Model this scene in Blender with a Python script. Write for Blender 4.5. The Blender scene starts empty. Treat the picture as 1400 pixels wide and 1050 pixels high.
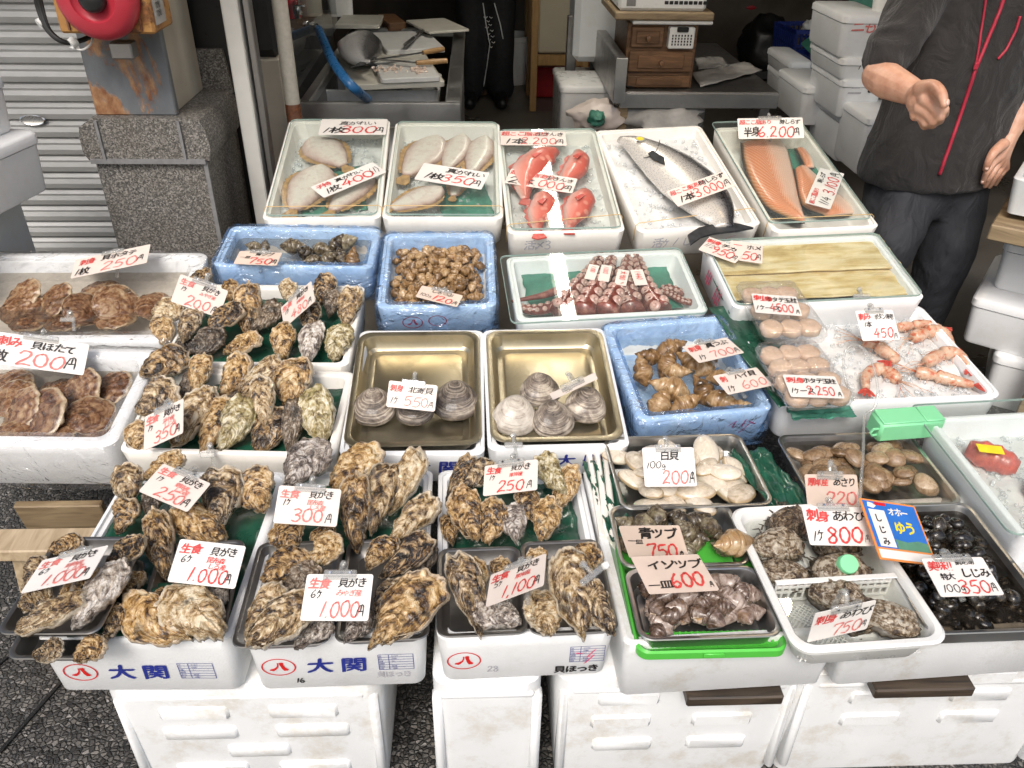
import bpy, math, random
from mathutils import Vector, Matrix, noise
R = math.radians
PI = math.pi
scene = bpy.context.scene
COL = scene.collection
rnd = random.Random(7)
# ------------------------------------------------------------------ camera model
H, PITCH, YAW, ROLL, FPX = 1.6, R(33), R(2.7), R(1.0), 1120.0
_F = Vector((math.sin(YAW)*math.cos(PITCH), math.cos(YAW)*math.cos(PITCH), -math.sin(PITCH)))
_R0 = Vector((math.cos(YAW), -math.sin(YAW), 0))
_U0 = _R0.cross(_F)
_R = _R0*math.cos(ROLL) + _U0*math.sin(ROLL)
_U = _U0*math.cos(ROLL) - _R0*math.sin(ROLL)
CAM = Vector((0, 0, H))
cam_data = bpy.data.cameras.new('camera')
cam_data.sensor_fit = 'HORIZONTAL'
cam_data.sensor_width = 36.0
cam_data.lens = FPX/1400*36.0
cam_data.clip_start = 0.05
cam_data.clip_end = 500
cam = bpy.data.objects.new('camera', cam_data)
COL.objects.link(cam)
cam.matrix_world = Matrix.Translation(CAM) @ Matrix((_R, _U, -_F)).transposed().to_4x4()
scene.camera = cam
def ray(x, y):
 return (_F + _R*((x-700)/FPX) + _U*((525-y)/FPX))
def at_depth(x, y, yy):            # point seen at (x, y) that stands at world Y = yy
 d = ray(x, y)
 return CAM + d*(yy/d.y)
def at_height(x, y, z):            # point seen at (x, y) at world height z
 d = ray(x, y)
 return CAM + d*((z-H)/d.z)
def along(x, y, t):
 return CAM + ray(x, y)*t
class Frame:                       # a shelf plane of the display, tilted towards the buyer
 def __init__(s, y0, z0, tilt, x0=0.0):
  a = R(tilt)
  s.o = Vector((x0, y0, z0)); s.t = a
  s.x = Vector((1, 0, 0)); s.v = Vector((0, math.cos(a), math.sin(a))); s.n = Vector((0, -math.sin(a), math.cos(a)))
 def hit(s, x, y, off=0.0):
  d = ray(x, y)
  p = s.o + s.n*off
  return CAM + d*((p-CAM).dot(s.n)/d.dot(s.n))
def frame_matrix(o, ex, ey):
 ex = ex.normalized(); n = ex.cross(ey).normalized(); ey = n.cross(ex)
 m = Matrix((ex, ey, n)).transposed().to_4x4()
 m.translation = o
 return m
FA = Frame(.906, .498, 0)
FB = Frame(1.418, .515, 8.5)
FC = Frame(1.848, .589, 11)
FD = Frame(2.275, .697, 12.3)
def rect_fit(fr, c, off=0.0):      # BL, BR, FR, FL pixels -> matrix (origin rim centre), width, depth
 bl, br, f_r, fl = [fr.hit(p[0], p[1], off) for p in c]
 o = (bl+br+f_r+fl)/4
 ex = (br-bl).normalized()+(f_r-fl).normalized()
 ey = fr.n.cross(ex).normalized()
 w = ((br-bl).length+(f_r-fl).length)/2
 d = ((br+bl-f_r-fl)/2).dot(ey)
 return frame_matrix(o, ex, ey), w, d
# ------------------------------------------------------------------ mesh builder
class MB:
 def __init__(s): s.v = []; s.f = []; s.uv = None; s.m = []
 def add(s, vs, fs, mi=0):
  b = len(s.v); s.v += [tuple(v) for v in vs]; s.f += [tuple(i+b for i in f) for f in fs]; s.m += [mi]*len(fs)
  return b
 def box(s, c, size, rot=None, bev=0.0, mi=0):
  hx, hy, hz = size[0]/2, size[1]/2, size[2]/2
  if bev > 0:
   bev = min(bev, hx*.9, hy*.9, hz*.9)
   vs = []; idx = {}
   for sx in (-1, 1):
    for sy in (-1, 1):
     for sz in (-1, 1):
      for k in range(3):
       p = [sx*(hx-bev), sy*(hy-bev), sz*(hz-bev)]
       p[k] = (sx*hx, sy*hy, sz*hz)[k]
       idx[(sx, sy, sz, k)] = len(vs); vs.append(Vector(p))
   fs = []
   for k in range(3):
    a, b = (k+1) % 3, (k+2) % 3
    for sg in (-1, 1):
     q = []
     for (u, w) in ((-1, -1), (1, -1), (1, 1), (-1, 1)):
      t = [0, 0, 0]; t[k] = sg; t[a] = u; t[b] = w
      q.append(idx[(t[0], t[1], t[2], k)])
     fs.append(q if sg > 0 else q[::-1])
   for k in range(3):     # edges along axis k
    a, b = (k+1) % 3, (k+2) % 3
    for u in (-1, 1):
     for w in (-1, 1):
      def g(e, kk):
       t = [0, 0, 0]; t[k] = e; t[a] = u; t[b] = w
       return idx[(t[0], t[1], t[2], kk)]
      q = [g(-1, a), g(1, a), g(1, b), g(-1, b)]
      fs.append(q if u*w < 0 else q[::-1])
   for sx in (-1, 1):
    for sy in (-1, 1):
     for sz in (-1, 1):
      q = [idx[(sx, sy, sz, k)] for k in range(3)]
      fs.append(q if sx*sy*sz > 0 else q[::-1])
  else:
   vs = [Vector((x*hx, y*hy, z*hz)) for x in (-1, 1) for y in (-1, 1) for z in (-1, 1)]
   fs = [(0, 1, 3, 2), (4, 6, 7, 5), (0, 4, 5, 1), (2, 3, 7, 6), (0, 2, 6, 4), (1, 5, 7, 3)]
  c = Vector(c)
  vs = [(rot @ v if rot is not None else v)+c for v in vs]
  s.add(vs, fs, mi)
 def beam(s, a, b, w, h, up=(0, 0, 1), bev=0.0, mi=0):   # box from a to b
  a = Vector(a); b = Vector(b); d = b-a; up = Vector(up)
  ez = d.normalized(); ex = up.cross(ez)
  if ex.length < 1e-4: ex = Vector((1, 0, 0)).cross(ez)
  ex.normalize(); ey = ez.cross(ex)
  s.box((a+b)/2, (w, h, d.length), Matrix((ex, ey, ez)).transposed(), bev, mi)
 def loft(s, rings, cap0=True, cap1=True, mi=0, close=True):
  n = len(rings[0]); vs = [p for r in rings for p in r]; fs = []
  for i in range(len(rings)-1):
   for j in range(n if close else n-1):
    k = (j+1) % n
    fs.append((i*n+j, i*n+k, (i+1)*n+k, (i+1)*n+j))
  if cap0: fs.append(tuple(range(n-1, -1, -1)))
  if cap1: fs.append(tuple((len(rings)-1)*n+j for j in range(n)))
  return s.add(vs, fs, mi)
 def tube(s, pts, rad, seg=10, mi=0, cap=True):
  pts = [Vector(p) for p in pts]
  rs = rad if isinstance(rad, (list, tuple)) else [rad]*len(pts)
  rings = []; prev = None
  for i, p in enumerate(pts):
   t = (pts[min(i+1, len(pts)-1)]-pts[max(i-1, 0)])
   t = t.normalized() if t.length > 1e-9 else Vector((0, 0, 1))
   if prev is None:
    a = Vector((0, 0, 1)) if abs(t.z) < .9 else Vector((1, 0, 0))
    ex = t.cross(a).normalized()
   else:
    ex = (prev - t*prev.dot(t)).normalized()
   prev = ex; ey = t.cross(ex)
   rings.append([p+(ex*math.cos(2*PI*k/seg)+ey*math.sin(2*PI*k/seg))*rs[i] for k in range(seg)])
  s.loft(rings, cap, cap, mi)
 def lathe(s, prof, c=(0, 0, 0), seg=24, mi=0, rot=None):    # prof: (r, z)
  c = Vector(c); rings = []
  for r, z in prof:
   q = []
   for k in range(seg):
    p = Vector((r*math.cos(2*PI*k/seg), r*math.sin(2*PI*k/seg), z))
    q.append((rot @ p if rot is not None else p)+c)
   rings.append(q)
  s.loft(rings, True, True, mi)
 def build(s, name, mats=None, parent=None, smooth=40, loc=None, mw=None):
  me = bpy.data.meshes.new(name)
  me.from_pydata(s.v, [], s.f)
  if mats is not None:
   for m in (mats if isinstance(mats, (list, tuple)) else [mats]): me.materials.append(m)
   if any(s.m): me.polygons.foreach_set('material_index', s.m)
  if s.uv is not None:
   ul = me.uv_layers.new(name='UVMap')
   for lp in me.loops: ul.data[lp.index].uv = s.uv[lp.vertex_index]
  me.validate()
  if smooth:
   me.polygons.foreach_set('use_smooth', [True]*len(me.polygons))
   if smooth < 180: me.set_sharp_from_angle(angle=R(smooth))
  me.update()
  o = bpy.data.objects.new(name, me); COL.objects.link(o)
  if mw is not None: o.matrix_world = mw
  if loc is not None: o.location = loc
  if parent is not None:
   o.parent = parent
   if mw is not None: o.matrix_parent_inverse = parent.matrix_world.inverted()
  return o
def tag(o, label, cat, group=None, kind=None):
 if label: o['label'] = label
 if cat: o['category'] = cat
 if group: o['group'] = group
 if kind: o['kind'] = kind
 return o
def empty(name, loc=(0, 0, 0), label=None, cat=None, group=None, mw=None):
 o = bpy.data.objects.new(name, None); COL.objects.link(o)
 o.empty_display_size = .05
 if mw is not None: o.matrix_world = mw
 else: o.matrix_world = Matrix.Translation(Vector(loc))
 return tag(o, label, cat, group)
def inst(src, mw, label, cat, group=None):     # a copy of a thing with copies of its parts and sub-parts
 o = src.copy(); COL.objects.link(o); o.matrix_world = mw
 tag(o, label, cat, group)
 for ch in src.children:
  c = ch.copy(); COL.objects.link(c); c.parent = o; c.matrix_parent_inverse = ch.matrix_parent_inverse.copy()
 return o
def rring(w, d, r, z, seg=6, cx=0.0, cy=0.0):
 r = min(r, w/2*.98, d/2*.98); q = []
 for (sx, sy, a0) in ((1, -1, -90), (1, 1, 0), (-1, 1, 90), (-1, -1, 180)):
  for k in range(seg+1):
   a = R(a0+90*k/seg)
   q.append(Vector((cx+sx*(w/2-r)+r*math.cos(a), cy+sy*(d/2-r)+r*math.sin(a), z)))
 return q
def fbm(p, o=4):
 return noise.fractal(p, 1.0, 2.0, o)
def smoothpath(pts, n=8):          # Catmull-Rom
 pts = [Vector(p) for p in pts]
 q = [pts[0]*2-pts[1]]+pts+[pts[-1]*2-pts[-2]]
 out = []
 for i in range(1, len(q)-2):
  for k in range(n):
   t = k/n; a, b, c, d = q[i-1], q[i], q[i+1], q[i+2]
   out.append(.5*((2*b)+(c-a)*t+(2*a-5*b+4*c-d)*t*t+(3*b-a-3*c+d)*t*t*t))
 out.append(pts[-1])
 return out
# ------------------------------------------------------------------ materials
class NT:
 def __init__(s, name):
  s.m = bpy.data.materials.new(name); s.m.use_nodes = True
  s.t = s.m.node_tree; s.n = s.t.nodes; s.l = s.t.links
  s.b = s.n['Principled BSDF']; s.out = s.n['Material Output']
 def node(s, k, **kw):
  n = s.n.new(k)
  for a, v in kw.items(): setattr(n, a, v)
  return n
 def link(s, a, b): s.l.new(a, b)
 def set(s, sock, v):
  if isinstance(v, bpy.types.NodeSocket): s.link(v, sock)
  else: sock.default_value = v
 def coord(s, kind='Object', scale=(1, 1, 1), rand=True):
  c = s.node('ShaderNodeTexCoord'); mp = s.node('ShaderNodeMapping')
  s.link(c.outputs[kind], mp.inputs['Vector']); mp.inputs['Scale'].default_value = scale
  if rand:
   oi = s.node('ShaderNodeObjectInfo'); cm = s.node('ShaderNodeCombineXYZ')
   mu = s.node('ShaderNodeMath', operation='MULTIPLY'); mu.inputs[1].default_value = 37.0
   s.link(oi.outputs['Random'], mu.inputs[0])
   for k in range(3): s.link(mu.outputs[0], cm.inputs[k])
   s.link(cm.outputs[0], mp.inputs['Location'])
  return mp.outputs[0]
 def noise(s, vec, scale, detail=6, rough=.6, dist=0.0):
  n = s.node('ShaderNodeTexNoise'); s.link(vec, n.inputs['Vector'])
  n.inputs['Scale'].default_value = scale; n.inputs['Detail'].default_value = detail
  n.inputs['Roughness'].default_value = rough; n.inputs['Distortion'].default_value = dist
  return n.outputs['Fac']
 def voro(s, vec, scale, feature='F1', out='Distance', rand=1.0):
  n = s.node('ShaderNodeTexVoronoi', feature=feature); s.link(vec, n.inputs['Vector'])
  n.inputs['Scale'].default_value = scale; n.inputs['Randomness'].default_value = rand
  return n.outputs[out]
 def ramp(s, fac, stops, interp='LINEAR'):
  n = s.node('ShaderNodeValToRGB'); s.link(fac, n.inputs[0]); e = n.color_ramp.elements
  n.color_ramp.interpolation = interp
  while len(e) < len(stops): e.new(.5)
  for i, (p, c) in enumerate(stops):
   e[i].position = p; e[i].color = (c, c, c, 1) if isinstance(c, (int, float)) else (*c, 1)
  return n.outputs[0]
 def mix(s, fac, a, b, blend='MIX'):
  n = s.node('ShaderNodeMix', data_type='RGBA', blend_type=blend)
  s.set(n.inputs[0], fac)
  for i, v in ((6, a), (7, b)):
   if isinstance(v, tuple): n.inputs[i].default_value = (*v[:3], 1)
   else: s.link(v, n.inputs[i])
  return n.outputs[2]
 def math(s, op, a, b=0.0):
  n = s.node('ShaderNodeMath', operation=op); s.set(n.inputs[0], a); s.set(n.inputs[1], b)
  return n.outputs[0]
 def bump(s, h, strength=.3, dist=.002):
  n = s.node('ShaderNodeBump'); s.link(h, n.inputs['Height'])
  n.inputs['Strength'].default_value = strength; n.inputs['Distance'].default_value = dist
  s.link(n.outputs[0], s.b.inputs['Normal'])
  return n.outputs[0]
 def base(s, c, rough=.5, metal=0.0, spec=None, coat=0.0):
  if isinstance(c, tuple): s.b.inputs['Base Color'].default_value = (*c[:3], 1)
  else: s.link(c, s.b.inputs['Base Color'])
  s.set(s.b.inputs['Roughness'], rough); s.b.inputs['Metallic'].default_value = metal
  if spec is not None: s.b.inputs['Specular IOR Level'].default_value = spec
  if coat: s.b.inputs['Coat Weight'].default_value = coat; s.b.inputs['Coat Roughness'].default_value = .08
  return s.m
def plain(name, c, rough=.5, metal=0.0, var=.12, scale=30, bump=0.0, coat=0.0, bscale=120):
 t = NT(name); v = t.coord(); n = t.noise(v, scale)
 lo = tuple(max(0, x*(1-var)) for x in c); hi = tuple(min(1, x*(1+var)) for x in c)
 col = t.ramp(n, [(.3, lo), (.7, hi)])
 rr = t.ramp(t.noise(v, scale*2.3), [(.3, max(.02, rough-.08)), (.7, min(1, rough+.1))])
 t.base(col, rr, metal, coat=coat)
 if bump: t.bump(t.noise(v, bscale), bump, .001)
 return t.m
def clear(name, tint=(1, 1, 1), diff=None, amount=.1, gloss_rough=.03, fres=1.45, bump=0.0, bscale=40, base_gloss=0.0, bdist=.004):
 """thin see-through sheet: transparent + fresnel gloss (+ some milky diffuse)"""
 t = NT(name); t.n.remove(t.b); t.b = None
 tr = t.node('ShaderNodeBsdfTransparent'); tr.inputs[0].default_value = (*tint, 1)
 sh = tr.outputs[0]; nrm = None
 if bump:
  v = t.coord(); bn = t.node('ShaderNodeBump'); t.link(t.noise(v, bscale, 3, .6, 1.2), bn.inputs['Height'])
  bn.inputs['Strength'].default_value = bump; bn.inputs['Distance'].default_value = bdist; nrm = bn.outputs[0]
 if diff is not None:
  d = t.node('ShaderNodeBsdfDiffuse'); d.inputs[0].default_value = (*diff, 1)
  if nrm: t.link(nrm, d.inputs['Normal'])
  mx = t.node('ShaderNodeMixShader')
  if bump:
   v2 = t.coord(); t.link(t.math('MULTIPLY', t.ramp(t.noise(v2, bscale*.8, 4, .65, 1.0), [(.36, .1), (.7, 2.3)]), amount), mx.inputs[0])
  else: mx.inputs[0].default_value = amount
  t.link(sh, mx.inputs[1]); t.link(d.outputs[0], mx.inputs[2]); sh = mx.outputs[0]
 g = t.node('ShaderNodeBsdfGlossy'); g.inputs['Roughness'].default_value = gloss_rough
 g.inputs[0].default_value = (1, 1, 1, 1)
 fr = t.node('ShaderNodeLayerWeight'); fr.inputs[0].default_value = .5
 if nrm: t.link(nrm, g.inputs['Normal']); t.link(nrm, fr.inputs['Normal'])
 f0 = ((fres-1)/(fres+1))**2
 fac = t.math('ADD', f0, t.math('MULTIPLY', t.math('POWER', fr.outputs['Facing'], 5.0), 1-f0))
 if base_gloss: fac = t.math('ADD', fac, base_gloss)
 mx = t.node('ShaderNodeMixShader'); t.link(fac, mx.inputs[0]); t.link(sh, mx.inputs[1]); t.link(g.outputs[0], mx.inputs[2])
 t.link(mx.outputs[0], t.out.inputs[0])
 return t.m
def foam_mat(name, c=(.8, .805, .79), dirt=.25, wet=.45):
 t = NT(name); v = t.coord()
 big = t.noise(v, 7, 5, .65); fine = t.voro(v, 230)
 st = t.ramp(t.noise(v, 11, 9, .72), [(.5, 0.0), (.78, 1.0)])
 col = t.mix(t.math('MULTIPLY', st, dirt), t.ramp(big, [(.3, tuple(x*.95 for x in c)), (.7, c)]), (.5, .44, .33))
 t.base(col, t.ramp(big, [(.35, wet-.12), (.65, wet+.15)]), 0)
 t.bump(t.math('ADD', fine, t.math('MULTIPLY', big, .6)), .22, .0012)
 return t.m
M = {}
M['foam'] = foam_mat('white_foam', (.84, .85, .85))
M['foam_dirty'] = foam_mat('stained_white_foam', (.81, .82, .82), .8)
M['foam_cream_lit'] = foam_mat('cream_lit_white_foam', (.84, .81, .75), .35)  # cream tone puts the warm lamp light into the foam colour
M['foam_grey'] = foam_mat('greyish_foam', (.66, .68, .68), .3)
def steel(name, c, rough, dirt=.3, dark=(.12, .1, .07), scale=9):
 t = NT(name); v = t.coord(); n = t.noise(v, scale, 8, .7, .5)
 st = t.noise(t.coord(scale=(4, 140, 30)), 3, 3)
 m = t.math('MULTIPLY', t.ramp(n, [(.5, 0.0), (.8, 1.0)]), dirt)
 t.base(t.mix(m, c, dark), t.math('ADD', t.ramp(n, [(.3, rough), (.75, min(.9, rough+.22))]), t.math('MULTIPLY', st, .06)), 1.0)
 t.bump(n, .05, .002)
 return t.m
M['steel'] = steel('worn_stainless_steel', (.55, .55, .54), .24)
M['steel_dark'] = steel('dull_dark_steel', (.3, .29, .28), .3, .5)
M['steel_gold_lit'] = steel('gold_lit_steel', (.52, .46, .33), .26, .55, (.16, .12, .07))  # golden tint puts the reflected warm light into the steel colour
M['chrome'] = steel('bright_chrome', (.8, .8, .8), .1, .05)
M['steel_table'] = steel('blotchy_sheet_steel', (.42, .41, .4), .3, .6, (.06, .05, .045), 14)
def shell_mat(name, stops, ringn, ring_col, ring_amt, mott=60, wet=.3, patch=None, bump=.5, dirt=None, randv=.35, rib=0, soft=1.3, edge=None, dist=.22):
 """UV: u = angle, v = growth (0 at the hinge, 1 at the rim)"""
 t = NT(name); mott *= .2; v = t.coord(); n = t.noise(v, mott, 6, .6, .8); n2 = t.noise(v, mott*.4, 4, .55)
 uv = t.node('ShaderNodeUVMap'); sp = t.node('ShaderNodeSeparateXYZ'); t.link(uv.outputs[0], sp.inputs[0])
 g = t.math('ADD', sp.outputs[1], t.math('MULTIPLY', n2, dist))
 oi0 = t.node('ShaderNodeObjectInfo'); ang = t.math('MULTIPLY', sp.outputs[0], 2*PI)
 cv = t.node('ShaderNodeCombineXYZ')
 t.link(t.math('ADD', t.math('MULTIPLY', t.math('COSINE', ang), soft), t.math('MULTIPLY', oi0.outputs['Random'], 31.0)), cv.inputs[0])
 t.link(t.math('MULTIPLY', t.math('SINE', ang), soft), cv.inputs[1]); t.link(t.math('MULTIPLY', g, ringn*1.5), cv.inputs[2])
 ring = t.ramp(t.noise(cv.outputs[0], 1.0, 5, .6, .5), [(.3, 0.0), (.7, 1.0)])
 oi = t.node('ShaderNodeObjectInfo')
 f = t.math('ADD', n, t.math('MULTIPLY', t.math('SUBTRACT', oi.outputs['Random'], .5), randv*.5))
 f = t.math('ADD', f, t.math('MULTIPLY', t.math('SUBTRACT', ring, .5), .28))
 col = t.ramp(f, stops)
 col = t.mix(t.math('MULTIPLY', t.ramp(t.math('MULTIPLY', ring, t.math('ADD', n, .45)), [(.45, 0.0), (.8, 1.0)]), ring_amt), col, ring_col)
 if patch:
  pm = t.ramp(t.noise(v, mott*.5, 4, .6, .4), [(patch[1], 0.0), (patch[1]+.1, 1.0)])
  col = t.mix(t.math('MULTIPLY', pm, patch[2]), col, patch[0])
 if edge: col = t.mix(t.ramp(t.math('ADD', sp.outputs[1], t.math('MULTIPLY', n, .06)), [(.955, 0.0), (.995, .85)]), col, edge)
 t.base(col, t.ramp(n, [(.3, wet-.1 if wet > .15 else wet), (.7, wet+.18)]), 0, coat=.25)
 t.bump(t.math('ADD', t.math('MULTIPLY', ring, .7), t.math('ADD', n, t.math('MULTIPLY', t.noise(v, mott*4, 3), .25))), bump, .004)
 return t.m
OY = [(.33, (.01, .006, .004)), (.43, (.08, .04, .014)), (.52, (.29, .16, .048)), (.61, (.48, .3, .115)), (.75, (.7, .57, .37))]
M['oyster'] = shell_mat('brown_oyster_shell', OY, 9, (.6, .49, .33), .4, 34, .2, ((.014, .009, .006), .57, .85), .9, soft=.75, edge=(.52, .42, .3), dist=.3)
M['oyster_pale'] = shell_mat('pale_oyster_shell', [(.32, (.016, .01, .006)), (.43, (.12, .068, .028)), (.54, (.36, .235, .1)), (.72, (.68, .57, .39))], 9, (.7, .6, .45), .4, 32, .22, ((.022, .014, .008), .58, .8), .9, soft=.75, edge=(.6, .52, .4), dist=.3)
M['oyster_dark'] = shell_mat('dark_oyster_shell', [(.25, (.012, .009, .006)), (.45, (.07, .045, .024)), (.6, (.19, .13, .075)), (.78, (.45, .39, .31))], 8, (.5, .45, .38), .4, 46, .3, ((.01, .008, .006), .54, .8), .85)
M['oyster_green'] = shell_mat('greenish_oyster_shell', [(.26, (.02, .014, .007)), (.42, (.12, .085, .03)), (.54, (.3, .23, .085)), (.72, (.6, .52, .34))], 7, (.7, .66, .55), .55, 40, .32, ((.15, .14, .03), .58, .6), .8)
M['oyster_grey'] = shell_mat('grey_violet_oyster_shell', [(.26, (.02, .016, .013)), (.42, (.13, .1, .08)), (.54, (.36, .3, .24)), (.72, (.68, .62, .54))], 8, (.65, .62, .6), .5, 45, .33, ((.05, .03, .02), .58, .7), .85)
M['surfclam'] = shell_mat('ringed_surf_clam_shell', [(.2, (.025, .02, .016)), (.42, (.09, .07, .055)), (.58, (.22, .175, .135)), (.75, (.55, .47, .37))], 13, (.5, .44, .35), .35, 14, .35, None, .7, soft=.22, dist=.06)
M['surfclam_pale'] = shell_mat('pale_surf_clam_shell', [(.2, (.16, .12, .09)), (.42, (.45, .39, .32)), (.58, (.6, .55, .47)), (.75, (.7, .66, .59))], 12, (.4, .32, .24), .3, 14, .35, None, .6, soft=.22, dist=.06)
M['asari'] = shell_mat('tan_clam_shell', [(.2, (.1, .058, .026)), (.45, (.24, .15, .08)), (.6, (.33, .225, .13)), (.8, (.5, .38, .25))], 14, (.14, .08, .035), .45, 16, .22, None, .3, randv=.9, soft=.2, dist=.04)
M['whiteclam'] = shell_mat('cream_clam_shell', [(.2, (.38, .3, .2)), (.42, (.6, .52, .41)), (.58, (.7, .63, .52)), (.8, (.76, .7, .6))], 8, (.5, .36, .2), .4, 14, .14, None, .12, randv=.5, soft=.2, dist=.04, edge=(.4, .28, .14))
M['shijimi'] = shell_mat('black_clam_shell', [(.25, (.004, .004, .004)), (.5, (.012, .011, .01)), (.66, (.035, .028, .02)), (.85, (.2, .17, .12))], 12, (.05, .04, .03), .4, 12, .06, None, .15, randv=.6, soft=.2, dist=.03)
M['scallop'] = shell_mat('brown_scallop_shell', [(.2, (.03, .014, .007)), (.42, (.12, .052, .024)), (.58, (.22, .11, .05)), (.8, (.42, .3, .18))], 6, (.4, .28, .16), .3, 30, .25, ((.035, .02, .01), .56, .6), .6, soft=.5, edge=(.44, .34, .22))
M['whelk'] = shell_mat('tan_whelk_shell', [(.2, (.05, .028, .012)), (.42, (.2, .11, .045)), (.58, (.36, .22, .1)), (.8, (.6, .45, .27))], 8, (.12, .07, .035), .35, 18, .16, ((.08, .045, .02), .62, .4), .22, randv=.7, soft=.5, dist=.1)
M['whelk_dark'] = shell_mat('dark_mossy_whelk_shell', [(.2, (.014, .01, .007)), (.42, (.055, .04, .026)), (.58, (.13, .1, .062)), (.8, (.3, .26, .17))], 5, (.2, .17, .1), .25, 20, .14, ((.16, .13, .055), .58, .5), .25, randv=.9, dist=.1)
M['whelk_grey'] = shell_mat('grey_purple_snail_shell', [(.2, (.04, .022, .013)), (.42, (.12, .075, .052)), (.58, (.23, .165, .13)), (.8, (.42, .34, .29))], 6, (.3, .26, .25), .25, 14, .1, ((.24, .14, .065), .6, .6), .15, randv=1.0, dist=.1)
M['abalone'] = shell_mat('crusty_abalone_shell', [(.2, (.012, .008, .006)), (.42, (.05, .03, .018)), (.54, (.2, .14, .08)), (.68, (.56, .5, .4))], 6, (.24, .15, .08), .35, 45, .22, ((.5, .47, .4), .6, .7), 1.0)
M['lip'] = plain('pale_shell_lip', (.6, .47, .36), .2, 0, .2, 8, 0, .3)
M['meat'] = plain('tan_snail_flesh', (.5, .31, .15), .25, 0, .3, 60, .2, .4)
M['flesh_dark'] = plain('dark_abalone_flesh', (.06, .045, .03), .3, 0, .5, 80, .5, .2)
M['leaf'] = plain('dark_green_wet_leaf_sheet', (.012, .07, .042), .3, 0, .5, 14, .5, .3, 30)
M['leaf_light'] = plain('mid_green_paper', (.05, .2, .14), .5, 0, .3, 16, .5, 0, 30)
M['green_plastic'] = plain('bright_green_plastic', (.09, .5, .06), .35, 0, .08, 10)
M['mint_plastic'] = plain('mint_green_plastic', (.22, .62, .32), .4, 0, .05, 8)
M['white_plastic'] = plain('milky_white_plastic', (.74, .74, .71), .3, 0, .05, 9)
M['blue_plastic'] = plain('dark_blue_basket_plastic', (.012, .03, .2), .35, 0, .2, 12)
M['black_plastic'] = plain('black_plastic', (.012, .012, .012), .35, 0, .3, 12)
M['card'] = plain('pinkish_white_card', (.7, .61, .545), .45, 0, .06, 12)
M['card_white'] = plain('white_card', (.74, .7, .655), .45, 0, .06, 12)
M['card_tan'] = plain('tan_card', (.66, .53, .44), .5, 0, .07, 18)
M['ink_black'] = plain('black_marker_ink', (.012, .01, .01), .5, 0, .3, 80)
M['ink_red'] = plain('red_marker_ink', (.6, .055, .05), .5, 0, .25, 60)
M['ink_pink'] = plain('faded_red_marker_ink', (.66, .17, .15), .5, 0, .25, 60)
M['ink_blue'] = plain('navy_print_ink', (.018, .03, .24), .5, 0, .15, 40)
M['ink_red_print'] = plain('red_print_ink', (.62, .012, .012), .5, 0, .1, 40)
M['ink_pale'] = plain('faded_grey_ink', (.45, .44, .47), .5, 0, .2, 60)
M['pink_paint'] = plain('magenta_marker_ink', (.68, .12, .22), .5, 0, .25, 40)
M['clip'] = clear('clear_plastic_clip', (.93, .93, .92), (.6, .6, .58), .22, .08, 1.5)
M['glass'] = clear('green_tinted_glass_sheet', (.965, .982, .97), (.7, .75, .74), .025, .012, 1.42)
M['glass_edge'] = plain('green_glass_edge', (.3, .4, .36), .1)
M['lid_clear'] = clear('clear_pack_plastic', (.95, .95, .95), (.8, .8, .8), .07, .06, 1.5, .35, 60, .03)
M['film_clear'] = clear('crinkled_clear_film', (.985, .985, .985), (.8, .8, .8), .04, .1, 1.45, 1.0, 15, .03, .02)
M['film_blue'] = clear('crinkled_blue_film', (.72, .85, 1), (.22, .48, .97), .1, .12, 1.6, 1.0, 17, .04, .03)
M['water_still'] = clear('still_clear_water', (.95, .955, .94), None, 0, .01, 1.33)
M['water'] = clear('clear_water', (.93, .94, .92), None, .0, .01, 1.33, .15, 30)
M['water_murky'] = clear('brownish_water', (.8, .76, .7), (.3, .27, .23), .1, .01, 1.33, .15, 30)
M['water_dark'] = clear('dark_murky_water', (.5, .45, .38), (.04, .035, .03), .2, .01, 1.33, .2, 40)
M['rubber'] = plain('yellow_rubber_band', (.62, .43, .2), .5)
M['kelp'] = None
t = NT('straw_coloured_kelp_sheet'); v = t.coord(scale=(1.2, 9, 1)); v2 = t.coord(scale=(1, 2.4, 1))
a = t.noise(v, 3, 8, .65, .5); b = t.noise(v2, 9, 5, .6, .5)
c = t.ramp(t.math('ADD', t.math('MULTIPLY', a, .5), t.math('MULTIPLY', b, .5)), [(.34, (.36, .23, .07)), (.46, (.6, .44, .19)), (.56, (.78, .65, .4)), (.72, (.7, .55, .29))])
M['kelp'] = t.base(c, .4); t.bump(a, .12, .002)
t = NT('crushed_ice'); v = t.coord()
t.base(t.ramp(t.noise(v, 40), [(.3, (.7, .7, .68)), (.7, (.82, .82, .8))]), .15, 0)
t.b.inputs['Transmission Weight'].default_value = .12; t.b.inputs['IOR'].default_value = 1.31
t.bump(t.noise(v, 130, 5), .5, .002); M['ice'] = t.m
M['ice_clear'] = clear('clear_ice_chip', (.94, .95, .95), (.85, .86, .86), .25, .05, 1.4, .4, 90)
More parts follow.
